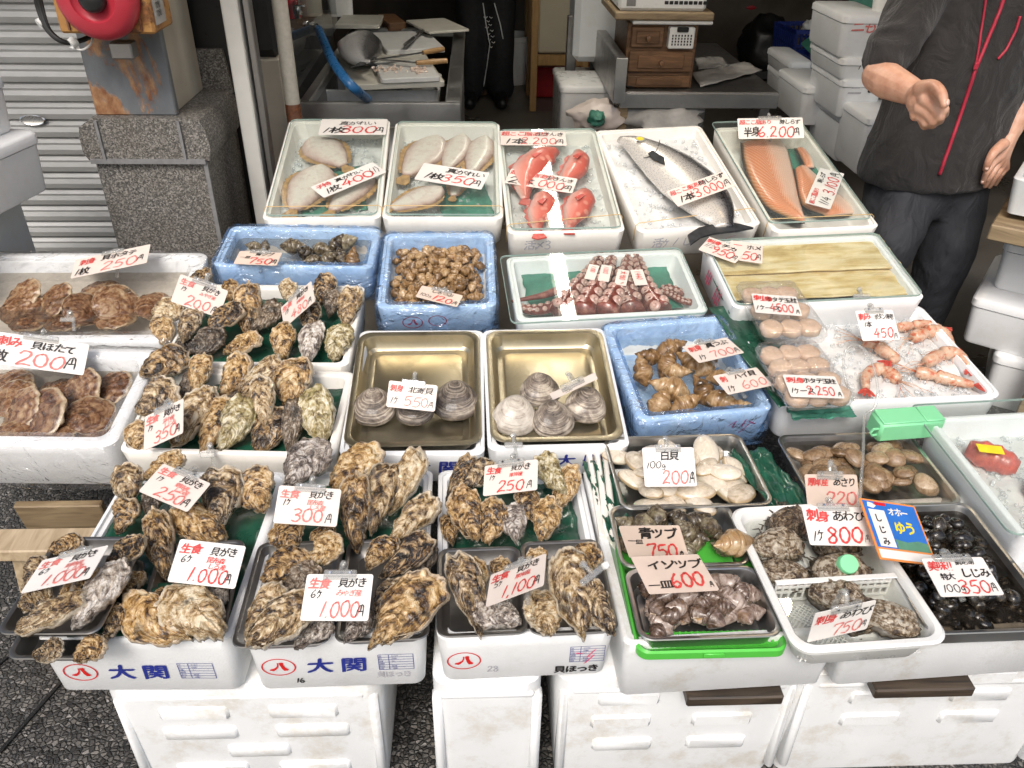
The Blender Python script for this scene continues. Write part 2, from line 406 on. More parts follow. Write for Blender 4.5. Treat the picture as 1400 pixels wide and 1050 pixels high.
def fish_mat(name, stops, spots=None, rough=.25, metal=.0, scale_n=120, bandn=0):
 """UV v = 0 belly .. 1 back"""
 t = NT(name); v = t.coord(); uv = t.node('ShaderNodeUVMap'); sp = t.node('ShaderNodeSeparateXYZ'); t.link(uv.outputs[0], sp.inputs[0])
 f = t.math('ADD', sp.outputs[1], t.math('MULTIPLY', t.math('SUBTRACT', t.noise(v, 30, 5), .5), .14))
 col = t.ramp(f, stops)
 if spots:
  m = t.math('MULTIPLY', t.ramp(t.voro(v, spots[1]), [(.2, 1.0), (.32, 0.0)]), t.ramp(sp.outputs[1], [(spots[2], 0.0), (spots[2]+.12, 1.0)]))
  col = t.mix(m, col, spots[0])
 sc = t.voro(t.coord(scale=(1, 1.3, 1)), scale_n)
 t.base(col, t.ramp(sc, [(.2, rough), (.6, rough+.15)]), metal, coat=.4)
 t.bump(sc, .25, .001)
 return t.m
M['salmon_skin'] = fish_mat('silver_salmon_skin', [(.0, (.72, .69, .64)), (.4, (.6, .56, .5)), (.6, (.38, .36, .34)), (.75, (.07, .07, .075)), (1, (.02, .022, .026))], ((.01, .01, .01), 95, .58), .2, .3, 170)
M['red_fish'] = fish_mat('red_rockfish_skin', [(.0, (.72, .5, .44)), (.35, (.62, .25, .19)), (.55, (.55, .15, .11)), (1, (.45, .07, .05))], ((.6, .24, .18), 30, .2), .3, 0, 130)
M['grey_fish'] = fish_mat('grey_round_fish_skin', [(.0, (.7, .68, .65)), (.45, (.5, .49, .47)), (.65, (.12, .12, .12)), (1, (.03, .03, .03))], None, .25, .15, 160)
M['eye_dark'] = plain('dark_fish_eye', (.01, .01, .012), .1)
M['fin_dark'] = plain('dark_fin', (.03, .032, .035), .35, 0, .5, 60, .4)
M['fin_red'] = plain('red_fin', (.5, .07, .05), .4, 0, .3, 50, .4)
def flat_mat(name):
 t = NT(name); v = t.coord(); uv = t.node('ShaderNodeUVMap'); sp = t.node('ShaderNodeSeparateXYZ'); t.link(uv.outputs[0], sp.inputs[0])
 f = t.math('ADD', sp.outputs[1], t.math('MULTIPLY', t.math('SUBTRACT', t.noise(v, 25, 5), .5), .6))
 col = t.ramp(f, [(.3, (.72, .65, .57)), (.62, (.66, .55, .48)), (.86, (.5, .35, .3)), (1, (.27, .16, .11))])
 t.base(t.mix(t.ramp(t.noise(v, 60), [(.48, 0.0), (.72, .6)]), col, (.5, .34, .29)), .35, 0, coat=.2)
 t.bump(t.noise(v, 90), .15, .001); return t.m
M['flounder'] = flat_mat('white_flounder_belly')
M['fin_yellow'] = plain('brown_yellow_tail_fin', (.42, .25, .1), .5, 0, .4, 50, .4)
t = NT('orange_salmon_flesh'); uv = t.node('ShaderNodeUVMap'); sp = t.node('ShaderNodeSeparateXYZ'); t.link(uv.outputs[0], sp.inputs[0]); v = t.coord()
w = t.math('SINE', t.math('MULTIPLY', t.math('ADD', t.math('MULTIPLY', sp.outputs[0], 1.0), t.math('MULTIPLY', t.math('ABSOLUTE', t.math('SUBTRACT', sp.outputs[1], .45)), .6)), 190.0))
side = t.ramp(t.math('ADD', sp.outputs[1], t.math('MULTIPLY', t.math('SUBTRACT', t.noise(v, 22), .5), .2)), [(.0, (.62, .3, .12)), (.1, (.66, .2, .07)), (.45, (.68, .24, .11)), (.6, (.72, .42, .31)), (.9, (.74, .52, .42)), (1, (.66, .4, .32))])
col = t.mix(t.ramp(w, [(.4, 0.0), (1, .6)]), side, (.8, .55, .4))
M['salmon_flesh'] = t.base(col, .3, 0, coat=.3); t.bump(w, .12, .001)
M['roe_pack'] = plain('pink_meat', (.55, .12, .09), .3, 0, .4, 40, .3, .3)
t = NT('dark_octopus_skin'); v = t.coord()
M['octopus'] = t.base(t.ramp(t.noise(v, 40, 6), [(.3, (.07, .018, .014)), (.55, (.2, .06, .045)), (.75, (.38, .17, .12))]), .25, 0, coat=.3); t.bump(t.noise(v, 150), .3, .001)
M['sucker'] = plain('pale_sucker', (.46, .3, .25), .3, 0, .2, 90, .1, .3)
t = NT('red_and_white_shrimp_shell'); v = t.coord()
M['shrimp'] = t.base(t.ramp(t.noise(v, 55, 5, .6, .6), [(.36, (.46, .12, .06)), (.45, (.55, .3, .19)), (.6, (.6, .43, .31)), (.72, (.48, .15, .085))]), .25, 0, coat=.3); t.bump(t.noise(v, 160), .2, .001)
M['scallop_meat'] = plain('cream_scallop_meat', (.66, .47, .33), .3, 0, .12, 45, .3, .2, 110)
def wood(name, a, b, scale=(2, 30, 30), rough=.55, bump=.2):
 t = NT(name); v = t.coord(scale=scale); n = t.noise(v, 2.2, 7, .6, .8)
 t.base(t.ramp(n, [(.3, a), (.5, tuple((x+y)/2 for x, y in zip(a, b))), (.7, b)]), rough, 0); t.bump(n, bump, .002)
 return t.m
M['wood_brown'] = wood('stained_brown_wood', (.07, .035, .016), (.24, .125, .06), (3, 22, 22), .45)
M['wood_pale'] = wood('pale_rough_wood', (.3, .22, .13), (.52, .41, .27), (22, 3, 22))
M['wood_dark'] = wood('dark_wet_wood', (.012, .009, .007), (.08, .055, .035), (3, 26, 26), .5)
M['wood_orange'] = wood('varnished_beech', (.34, .19, .07), (.46, .28, .12), (20, 20, 3), .35, .05)
M['wood_board'] = wood('old_plank', (.16, .11, .06), (.36, .27, .16), (3, 20, 20))
M['cream_vinyl'] = plain('cream_vinyl', (.5, .44, .31), .45, 0, .06, 5)
M['cut_board'] = plain('worn_cutting_board', (.52, .5, .43), .45, 0, .1, 12, .15)
M['cut_board_w'] = plain('white_cutting_board', (.62, .62, .59), .4, 0, .07, 12, .15)
def rust(name, base, r1, r2, thr, scale=9, rough=.6, stretch=(1, 1, 1), low=0.0):
 t = NT(name); v = t.coord(scale=stretch, rand=False); n = t.noise(v, scale, 9, .68, .4); n2 = t.noise(v, scale*6, 5)
 if low:
  sp = t.node('ShaderNodeSeparateXYZ'); t.link(v, sp.inputs[0]); n = t.math('ADD', n, t.math('MULTIPLY', t.math('SUBTRACT', .3, sp.outputs[2]), low))
 m = t.ramp(n, [(thr, 0.0), (thr+.05, 1.0)])
 col = t.mix(m, t.ramp(n2, [(.3, tuple(x*.8 for x in base)), (.7, base)]), t.ramp(n2, [(.35, r1), (.65, r2)]))
 t.base(col, rough, 0); t.bump(t.math('ADD', t.math('MULTIPLY', m, .7), t.math('MULTIPLY', n2, .4)), .5, .004)
 return t.m
M['rust_post'] = rust('flaking_grey_paint_on_rusty_steel', (.14, .15, .16), (.17, .06, .022), (.38, .22, .11), .53, 6, .5, (1, 1, .6), .28)
M['rust_box'] = rust('orange_rusted_metal', (.4, .2, .055), (.1, .04, .015), (.34, .14, .04), .5, 9)
M['rust_dark'] = rust('dark_rust', (.2, .09, .05), (.1, .03, .012), (.28, .1, .04), .45, 12)
M['pipe'] = rust('cream_painted_pipe', (.5, .47, .4), (.2, .07, .02), (.3, .13, .06), .68, 12)
M['red_bell'] = plain('faded_red_paint', (.42, .028, .045), .4, 0, .12, 9, .05)
M['beige_panel'] = plain('beige_painted_panel', (.42, .38, .31), .55, 0, .12, 6, .1)
M['grout'] = plain('grey_mortar', (.2, .2, .2), .8, 0, .2, 40, .2)
M['alu_white'] = plain('white_window_frame', (.6, .59, .55), .4, 0, .08, 8)
M['blue_wall'] = plain('blue_painted_board', (.035, .13, .24), .45, 0, .15, 6)
M['hose'] = plain('blue_rubber_hose', (.02, .11, .27), .3, 0, .15, 20)
M['black_cloth'] = plain('black_trouser_cloth', (.012, .012, .013), .75, 0, .3, 24, .4)
M['red_plastic'] = plain('red_stool_plastic', (.4, .012, .02), .35)
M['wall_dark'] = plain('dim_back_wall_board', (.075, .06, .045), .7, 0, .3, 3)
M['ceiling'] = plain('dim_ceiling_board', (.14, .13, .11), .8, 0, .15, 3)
def speckle(name, cols, scale, rough, bump, b_dist=.003, tint=None):
 t = NT(name); v = t.coord(rand=False); cell = t.voro(v, scale, 'F1', 'Color')
 sp = t.node('ShaderNodeSeparateColor'); t.link(cell, sp.inputs[0])
 col = t.ramp(sp.outputs[0], cols)
 d = t.voro(v, scale, 'DISTANCE_TO_EDGE')
 col = t.mix(t.ramp(d, [(.02, .85), (.09, 0.0)]), col, tint or (.03, .03, .03))
 if rough < .5:
  col = t.mix(t.ramp(t.noise(v, 3), [(.4, 0.0), (.7, .4)]), col, (.02, .02, .02))
 t.base(col, rough); t.bump(t.ramp(d, [(.0, 0.0), (.2, 1.0)]), bump, b_dist)
 return t.m
M['pebble'] = speckle('exposed_pebble_paving', [(.0, (.03, .028, .026)), (.4, (.085, .08, .074)), (.7, (.12, .112, .1)), (.9, (.19, .175, .155)), (1, (.28, .26, .24))], 96, .42, .9, .006)
t = NT('speckled_granite'); v = t.coord(rand=False); sp = t.node('ShaderNodeSeparateColor'); t.link(t.voro(v, 260, 'F1', 'Color'), sp.inputs[0])
f = t.math('ADD', t.math('MULTIPLY', sp.outputs[0], .6), t.math('MULTIPLY', t.noise(v, 90, 4), .4))
big = t.ramp(t.noise(v, 4, 5, .7, .5), [(.35, 0.0), (.65, .35)])
M['granite'] = t.base(t.mix(big, t.ramp(f, [(.22, (.04, .038, .036)), (.42, (.1, .094, .088)), (.6, (.18, .17, .155)), (.8, (.36, .34, .31))]), (.1, .085, .06)), .55); t.bump(f, .3, .002)
t = NT('wet_shop_concrete'); v = t.coord(rand=False); n = t.noise(v, 1.4, 8, .62, .3)
M['concrete'] = t.base(t.ramp(n, [(.3, (.05, .042, .034)), (.5, (.13, .115, .095)), (.7, (.2, .18, .15))]), t.ramp(n, [(.35, .2), (.6, .6)])); t.bump(t.noise(v, 30), .2, .003)
t = NT('grey_shutter_paint'); v = t.coord(rand=False); n = t.noise(t.coord(scale=(1, 1, 3), rand=False), 4, 6, .6)
M['shutter'] = t.base(t.ramp(n, [(.3, (.36, .36, .35)), (.7, (.5, .5, .485))]), .42, .1)
M['skin'] = None
t = NT('skin'); v = t.coord(rand=False); n = t.noise(v, 22, 5)
M['skin'] = t.base(t.ramp(n, [(.3, (.46, .22, .14)), (.5, (.56, .31, .21)), (.7, (.64, .39, .28))]), .42); t.b.inputs['Subsurface Weight'].default_value = .12; t.b.inputs['Subsurface Radius'].default_value = (.01, .004, .002); t.bump(t.math('ADD', t.noise(v, 140), t.math('MULTIPLY', t.noise(t.coord(scale=(1, 1, 2.5), rand=False), 60, 3), 1.5)), .35, .0018)
M['nail'] = plain('fingernail', (.68, .45, .36), .3)
t = NT('charcoal_fleece_jacket'); v = t.coord(rand=False); n = t.noise(v, 9, 6); fz = t.noise(v, 420, 3)
M['jacket'] = t.base(t.ramp(n, [(.3, (.012, .0105, .01)), (.7, (.023, .02, .019))]), .85); t.b.inputs['Sheen Weight'].default_value = .15
t.bump(t.math('ADD', t.math('MULTIPLY', fz, .25), t.math('MULTIPLY', t.noise(t.coord(scale=(1, 1, .6), rand=False), 12, 4, .5, 1.2), 3.2)), .8, .01)
t = NT('dark_navy_work_trousers'); v = t.coord(rand=False)
M['trousers'] = t.base(t.ramp(t.noise(v, 9, 6), [(.3, (.012, .013, .017)), (.7, (.026, .028, .034))]), .75)
t.bump(t.math('ADD', t.math('MULTIPLY', t.noise(v, 350, 3), .15), t.math('MULTIPLY', t.noise(t.coord(scale=(1.6, 1.6, .7), rand=False), 11, 4, .5, .8), 2.5)), .7, .008)
M['zip'] = plain('red_zip_tape', (.38, .02, .045), .5)
M['hair'] = plain('black_hair', (.012, .01, .009), .5, 0, .4, 90, .6)
M['paper'] = plain('grey_newspaper', (.38, .37, .35), .7, 0, .3, 10, .2)
M['blueprint'] = plain('blue_poster_print', (.03, .15, .5), .35, 0, .15, 9)
M['orange_print'] = plain('orange_print', (.72, .25, .06), .35)
M['yellow_ink'] = plain('yellow_print', (.75, .62, .03), .4)
M['hill_print'] = plain('green_hill_print', (.1, .25, .16), .4)
# ------------------------------------------------------------------ shells
def shell_geo(seed, L, W, D, D2, egg=.4, umbo=.9, ridge=.0, nr=6, rough=.0, frill=.0, bend=0.0, wob=.04, N=56, RT=16, RB=8, ribs=0, rib_a=0.0, dome=.62, shift=0.0, rscale=1.0):
 r = random.Random(seed); so = Vector((r.uniform(-50, 50), r.uniform(-50, 50), r.uniform(-50, 50)))
 def outline(th):
  c, s = math.cos(th), math.sin(th)
  u = (1-c)/2
  y = -L/2*c; x = W/2*s*((1-egg)+egg*u**.8*1.25)
  k = 1+wob*noise.noise(so+Vector((c*1.7, s*1.7, 0)))*2+wob*.6*noise.noise(so+Vector((c*5, s*5, 3)))*2+(wob*.5*noise.noise(so+Vector((c*13, s*13, 6))) if wob > .05 else 0)
  x = x*k + bend*((y/L)**2)*L + shift*W*math.sin(th/2)**2*s*0
  return Vector((x, y*k, 0))
 P0 = Vector((bend*.2*L, -L/2*umbo, 0))
 tab = []
 for i in range(200):
  o = outline(2*PI*i/200)-P0
  tab.append((math.atan2(o.x, o.y), o.length))
 tab.sort()
 def growth(p):
  q = p-P0
  if q.length < 1e-6: return 0.0
  a = math.atan2(q.x, q.y)
  lo, hi = 0, len(tab)-1
  while hi-lo > 1:
   m = (lo+hi)//2
   if tab[m][0] < a: lo = m
   else: hi = m
  return min(1.0, q.length/max(1e-6, tab[lo][1]+(tab[hi][1]-tab[lo][1])*((a-tab[lo][0])/max(1e-6, tab[hi][0]-tab[lo][0])))), a
 vs, uv, rings = [], [], []
 cpt = Vector((bend*.05*L, -L*.04, 0))
 def surf(th, s, side):
  e = outline(th); p = cpt+(e-cpt)*s
  g = growth(p); t, a = (g if isinstance(g, tuple) else (0.0, 0.0))
  h = (1-s**2.3)**dome if s < 1 else 0
  # umbo: keep height towards the hinge
  hz = (D if side > 0 else D2)*h
  q = p/L*rscale
  nz = fbm(so+Vector((q.x*5, q.y*5, side*3)), 4)
  if ridge:
   ph = t*nr+1.1*noise.noise(so+Vector((q.x*2.6, q.y*2.6, 9+side)))
   fr = ph-math.floor(ph); k1 = .55+.9*noise.noise(so+Vector((math.cos(a)*1.6, math.sin(a)*1.6, math.floor(ph)*2.3)))
   hz += ridge*max(0, k1)*(fr if fr < .88 else (1-fr)*7.33)*(.35+.65*min(1, s*1.4))*(1 if s < .98 else .3)
   hz += ridge*.8*abs(noise.noise(so+Vector((math.cos(a)*2.2, math.sin(a)*2.2, t*nr*.9))))*(1 if s < .98 else .3)
  hz += rough*nz*L*(.4+.6*s)*(1 if s < .97 else .4)
  if ribs: hz += rib_a*math.cos(a*ribs)*min(1, t*1.6)*(1 if s < 1 else .8)
  z = side*(hz+.0012)
  if frill and s > .7:
   z += frill*(s-.7)/.3*math.sin(th*7+3*noise.noise(so+Vector((math.cos(th)*2, math.sin(th)*2, 1))))
  return Vector((p.x, p.y, z)), t
 def ringset(side, nR):
  out = []
  for i in range(nR):
   s = math.sin((i+1)/nR*PI/2)**.9
   if i == nR-1: s = 1.0
   q = []
   for j in range(N):
    p, t = surf(2*PI*j/N, s, side)
    q.append(len(vs)); vs.append(p); uv.append((j/N, t))
   out.append(q)
  return out
 fs = []
 for side, nR in ((1, RT), (-1, RB)):
  rs = ringset(side, nR)
  p, t = surf(0, 1e-4, side); c = len(vs); vs.append(p); uv.append((0, t))
  for j in range(N):
   k = (j+1) % N
   fs.append((c, rs[0][j], rs[0][k]) if side < 0 else (c, rs[0][k], rs[0][j]))
   for i in range(nR-1):
    f = (rs[i][j], rs[i+1][j], rs[i+1][k], rs[i][k])
    fs.append(f[::-1] if side > 0 else f)
  rings.append(rs[-1])
 for j in range(N):
  k = (j+1) % N
  fs.append((rings[0][j], rings[0][k], rings[1][k], rings[1][j]))
 return vs, fs, uv
_meshes = {}
def mesh_of(key, geo, mat, smooth=180):
 if key not in _meshes:
  mb = MB(); vs, fs, uv = geo()
  mb.add(vs, fs); mb.uv = uv
  o = mb.build(key if isinstance(key, str) else key[0], mat, None, smooth)
  _meshes[key] = o.data; bpy.data.objects.remove(o)
 return _meshes[key]
def with_mat(key, base_me, mat):
 k = (key, mat.name)
 if k not in _meshes:
  me = base_me.copy(); me.materials.clear(); me.materials.append(mat); _meshes[k] = me
 return _meshes[k]
OYSTERS = []
for i in range(14):
 rr = random.Random(100+i)
 OYSTERS.append(dict(W=rr.uniform(.56, .82), bend=rr.uniform(-.35, .35), egg=rr.uniform(.3, .65), nr=rr.uniform(7, 10), frill=rr.uniform(.02, .05), rough=rr.uniform(.022, .04)))
def oyster_mesh(i, mat):
 o = OYSTERS[i]
 me = mesh_of('oyster_%d' % i, lambda: shell_geo(200+i, 1, o['W'], .115, .11, egg=o['egg'], ridge=.075, nr=o['nr'], rough=o['rough'], frill=o['frill'], bend=o['bend'], wob=.085, N=88, RT=28, RB=10, dome=.5), M['oyster'])
 return with_mat('oyster_%d' % i, me, M[mat])
def place_mesh(name, me, mw, label, cat, group=None):
 o = bpy.data.objects.new(name, me); COL.objects.link(o); o.matrix_world = mw
 return tag(o, label, cat, group)
def oriented(p, d, n, sx=1, sy=1, sz=1):     # local +Y along d, +Z near n
 ey = d.normalized(); ex = ey.cross(n).normalized(); ez = ex.cross(ey)
 m = Matrix((ex*sx, ey*sy, ez*sz)).transposed().to_4x4(); m.translation = p
 return m
# ------------------------------------------------------------------ snails
def whelk_geo(seed, turns=4, spire=.5, plump=.6, siphon=.5, N=36, S=60, ridges=.0, knob=0.0):
 """fusiform shell, apex up (+Z): whorls wind round a fat spindle, the mouth opens on the body whorl"""
 r = random.Random(seed); so = Vector((r.uniform(-9, 9), r.uniform(-9, 9), 0)); vs, fs, uv = [], [], []
 def env(s):
  if s < spire+.18: return plump*.5*math.sin(PI/2*(s/(spire+.18)))**1.05
  q = (s-spire-.18)/(1-spire-.18); return plump*.5*((1-q)**(.55+siphon*.5)*.9+.1)
 for i in range(S+1):
  s = .012+.988*i/S
  for j in range(N):
   a = 2*PI*j/N; w = (turns*(s/(spire+.18))**.62-a/(2*PI))
   fr = w-math.floor(w); inb = min(1, max(0, (spire+.20-s)/.14))
   bul = (1-inb)+inb*(.79+.24*math.sin(PI*fr)**.6)
   rr = env(s)*bul*(1+ridges*math.cos(s*95)+knob*max(0, math.cos(a*4+s*20))*inb)
   rr *= 1+.05*noise.noise(so+Vector((math.cos(a)*2, math.sin(a)*2, s*5)))
   da = (a-PI/2+PI) % (2*PI)-PI; ms = spire+.27
   e = ((da-.1)/.62)**2+((s-ms)/.25)**2
   if e < 1: rr *= 1-.5*(1-e)**.5
   elif e < 1.7: rr *= 1+.10*(1.7-e)
   off = env(s)*.12*(1-inb)
   vs.append(Vector((rr*math.cos(a)+0, rr*math.sin(a)+off, .5-s))); uv.append((j/N, s if s < .99 else .99))
 mouth = []
 for i in range(S):
  for j in range(N):
   k = (j+1) % N; f = (i*N+j, (i+1)*N+j, (i+1)*N+k, i*N+k); fs.append(f)
   a = 2*PI*(j+.5)/N; s = .012+.988*(i+.5)/S; da = (a-PI/2+PI) % (2*PI)-PI
   ee = ((da-.1)/.62)**2+((s-spire-.27)/.25)**2; mouth.append(1 if ee < .62 else 2 if ee < 1.35 else 0)
 fs.append(tuple(range(N))); fs.append(tuple(range(S*N+N-1, S*N-1, -1)))
 whelk_geo.mouth = mouth
 return vs, fs, uv
def snail_mesh(key, seed, mat, **kw):
 def g():
  return whelk_geo(seed, **kw)
 me = mesh_of(key, g, M[mat])
 if len(me.materials) < 2:
  me.materials.append(M['meat']); me.materials.append(M['lip'])
  for p, m in zip(me.polygons, whelk_geo.mouth):
   if m: p.material_index = m
 return me
def with_shell(key, me, mat):
 k = (key, mat)
 if k not in _meshes:
  m2 = me.copy(); m2.materials[0] = M[mat]; _meshes[k] = m2
 return _meshes[k]
# ------------------------------------------------------------------ boxes and trays
def tray_rings(mb, w, d, rings, seg=6):
 """rings: (inset, z, radius) going round the section"""
 mb.loft([rring(w-2*i, d-2*i, r, z, seg) for i, z, r in rings], True, True)
def foam_box(label, fr, c, h, mat='foam', off=0.0, wall=.02, depth=None, rad=.02, group='white foam boxes of the seafood display', name='foam_box', lip=True, taper=.008):
 mw, w, d = rect_fit(fr, c, off)
 mb = MB(); dp = depth or (h-.02)
 rings = [(taper+.006, -h, rad*.8), (taper, -h+.008, rad), (0.002, -.03, rad), (0.0, -.003, rad), (.003, 0, rad)]
 if lip: rings += [(wall*.42, 0, rad), (wall*.5, -.006, rad*.8)]
 rings += [(wall*.92, -.006 if lip else 0, rad*.8), (wall, -.010, rad*.8), (wall+.006, -dp+.01, rad*.8), (wall+.014, -dp, rad*.6)]
 tray_rings(mb, w, d, rings)
 o = mb.build(name, M[mat], None, 50, mw=mw)
 tag(o, label, 'box', group)
 return o, mw, w, d
def steel_tray(label, fr, c, h=.035, mat='steel', off=0.0, rad=.022, flare=.012, group='steel trays of shellfish', name='steel_tray', rim=.006, mw=None, w=None, d=None, inner=None):
 if mw is None: mw, w, d = rect_fit(fr, c, off)
 mb = MB()
 t = .0012
 rings = [(flare+.006, -h-t, rad*.8), (flare+.001, -h+.006, rad*.9), (rim, -.006, rad), (rim-.001, -.003, rad), (.001, -.003, rad+.004), (0, -.0015, rad+.004), (.001, 0.0006, rad+.004), (rim*.6, .001, rad+.002), (rim+.002, -.001, rad), (rim+.004, -.008, rad), (flare+.003, -h+.008, rad*.9), (flare+.010, -h+.001, rad*.8)]
 if inner:
  rings += [(flare+.022, -h+.001, rad*.7), (flare+.025, -h-.0005, rad*.7), (flare+.028, -h+.0005, rad*.7)]
 tray_rings(mb, w, d, rings, 8)
 o = mb.build(name, M[mat], None, 35, mw=mw)
 tag(o, label, 'tray', group)
 return o, mw, w, d
def local(mw, x, y, z=0): return mw @ Vector((x, y, z))
def glass_lid(label, mw, w, d, z=.004, over=.0, shift=(0, 0), name='glass_lid', rad=.02):
 mb = MB(); W2, D2 = w+over, d+over
 mb.loft([rring(W2, D2, rad, z, 5, shift[0], shift[1]), rring(W2, D2, rad, z+.004, 5, shift[0], shift[1])])
 o = mb.build(name, M['glass'], None, 0, mw=mw)
 tag(o, label, 'lid', 'glass sheets over the fish boxes')
 e = MB()
 e.loft([rring(W2+.0008, D2+.0008, rad, z-.0003, 5, shift[0], shift[1]), rring(W2+.0008, D2+.0008, rad, z+.0043, 5, shift[0], shift[1]), rring(W2-.0015, D2-.0015, rad, z+.0045, 5, shift[0], shift[1]), rring(W2-.0015, D2-.0015, rad, z-.0004, 5, shift[0], shift[1]), rring(W2+.0008, D2+.0008, rad, z-.0003, 5, shift[0], shift[1])], False, False)
 e.build('polished_edge', M['glass_edge'], o, 0)
 return o
def film_sheet(name, label, mw, w, d, h, mat, down=.09, inner=.05, wall=.02, amp=.006, seed=1, seg=16, puff=.0, floor=False):
 """film draped over the rim of a box: inner wall, rim, outer wall, crumpled"""
 prof = []
 for k in range(7): prof.append((wall+.004-.0*k, -inner*(1-k/6)))
 prof += [(wall*.5, .003), (.0, .004), (-.004, -.004)]
 for k in range(1, 8): prof.append((-.005-puff*math.sin(PI*k/9), -.004-down*k/7))
 rings = []
 so = Vector((seed*7.3, seed*3.1, seed))
 n_e = seg
 for i, z in prof:
  q = rring(w-2*i, d-2*i, .025, z, 4)
  # resample the ring finely
  out = []; m = len(q)
  L = [0]
  for j in range(m): L.append(L[-1]+(q[(j+1) % m]-q[j]).length)
  tot = L[-1]; K = 150; jj = 0
  for k in range(K):
   s = tot*k/K
   while L[jj+1] < s: jj += 1
   a = (s-L[jj])/max(1e-9, L[jj+1]-L[jj])
   p = q[jj].lerp(q[(jj+1) % m], a)
   nn = p.copy(); nn.z = 0
   nn = Vector((p.x/max(w, .01), p.y/max(d, .01), 0)).normalized()
   f1 = noise.noise(so+Vector((p.x*15, p.y*15, z*7))); f2 = noise.noise(so+Vector((p.x*34+z*14, p.y*34, z*16)))
   k1 = f1*.45+.75*(1-abs(f2))**4
   k2 = noise.noise(so+Vector((p.x*23+5, p.y*23, z*14)))
   p = p+nn*amp*k1*(1.0 if i < .01 else -.5)+Vector((0, 0, amp*.8*k2))
   if i < wall: p = p+nn*.0015
   out.append(p)
  rings.append(out)
 mb = MB(); mb.loft(rings, floor, False)
 o = mb.build(name, M[mat], None, 70, mw=mw)
 tag(o, label, 'film', 'plastic films over the boxes')
 return o
def leaf_sheet(label, mw, w, d, x, y, z, lx, ly, rot=0, amp=.008, seed=1, mat='leaf', name='green_liner', group='green sheets under the seafood'):
 mb = MB(); nx, ny = 26, 26; vs = []; so = Vector((seed*3.7, seed, 1))
 for i in range(nx+1):
  for j in range(ny+1):
   u, v = i/nx-.5, j/ny-.5
   ed = 1+.05*noise.noise(so+Vector((u*6, v*6, 7)))
   vs.append(Vector((u*lx*ed, v*ly*ed, amp*(noise.noise(so+Vector((u*5, v*5, 0)))+.6*abs(noise.noise(so+Vector((u*11, v*9, 4))))+.35*noise.noise(so+Vector((u*25, v*22, 4)))))))
 fs = []
 for i in range(nx):
  for j in range(ny):
   a = i*(ny+1)+j; fs.append((a, a+ny+1, a+ny+2, a+1))
 mb.add(vs, fs)
 o = mb.build(name, M[mat], None, 180, mw=mw @ Matrix.Translation((x, y, z)) @ Matrix.Rotation(R(rot), 4, 'Z'))
 sol = o.modifiers.new('thickness', 'SOLIDIFY'); sol.thickness = .0008
 tag(o, label, 'liner', group)
 return o
def sheet(name, label, cat, mw, w, d, z, mat, amp=.0, n=14, seed=0, kind=None, group=None, rad=None):
 mb = MB()
 if amp == 0:
  mb.loft([rring(w, d, rad or .015, z-.004, 5), rring(w, d, rad or .015, z, 5)])
  o = mb.build(name, M[mat], None, 0, mw=mw)
 else:
  vs = []; so = Vector((seed*2.3, seed, 2))
  for i in range(n+1):
   for j in range(n+1):
    x, y = (i/n-.5)*w, (j/n-.5)*d
    vs.append(Vector((x, y, z+amp*fbm(so+Vector((x*14, y*14, 0)), 3))))
  fs = [(i*(n+1)+j, (i+1)*(n+1)+j, (i+1)*(n+1)+j+1, i*(n+1)+j+1) for i in range(n) for j in range(n)]
  mb.add(vs, fs); o = mb.build(name, M[mat], None, 180, mw=mw)
 return tag(o, label, cat, group, kind)
def ice_bed(label, mw, w, d, z, seed, count=260, amp=.012, cx=0, cy=0):
 r = random.Random(seed); mb = MB(); n = 30; vs = []; so = Vector((seed, seed*2.1, 0))
 hh = lambda x, y: z+amp*(fbm(so+Vector((x*13, y*13, 0)), 4))
 for i in range(n+1):
  for j in range(n+1):
   x, y = (i/n-.5)*w+cx, (j/n-.5)*d+cy
   vs.append(Vector((x, y, hh(x, y))))
 mb.add(vs, [(i*(n+1)+j, (i+1)*(n+1)+j, (i+1)*(n+1)+j+1, i*(n+1)+j+1) for i in range(n) for j in range(n)])
 for k in range(count):
  x, y = r.uniform(-.48, .48)*w+cx, r.uniform(-.48, .48)*d+cy
  s = r.uniform(.004, .015); c = Vector((x, y, hh(x, y)+s*.3))
  rot = Matrix.Rotation(r.uniform(0, 6), 3, 'Z') @ Matrix.Rotation(r.uniform(0, 6), 3, 'X')
  mb.box(c, (s*r.uniform(.6, 1.6), s*r.uniform(.6, 1.5), s*r.uniform(.4, .9)), rot, s*.16, 1)
 o = mb.build('crushed_ice', [M['ice'], M['ice_clear']], None, 30, mw=mw)
 return tag(o, label, 'ice', None, 'stuff')
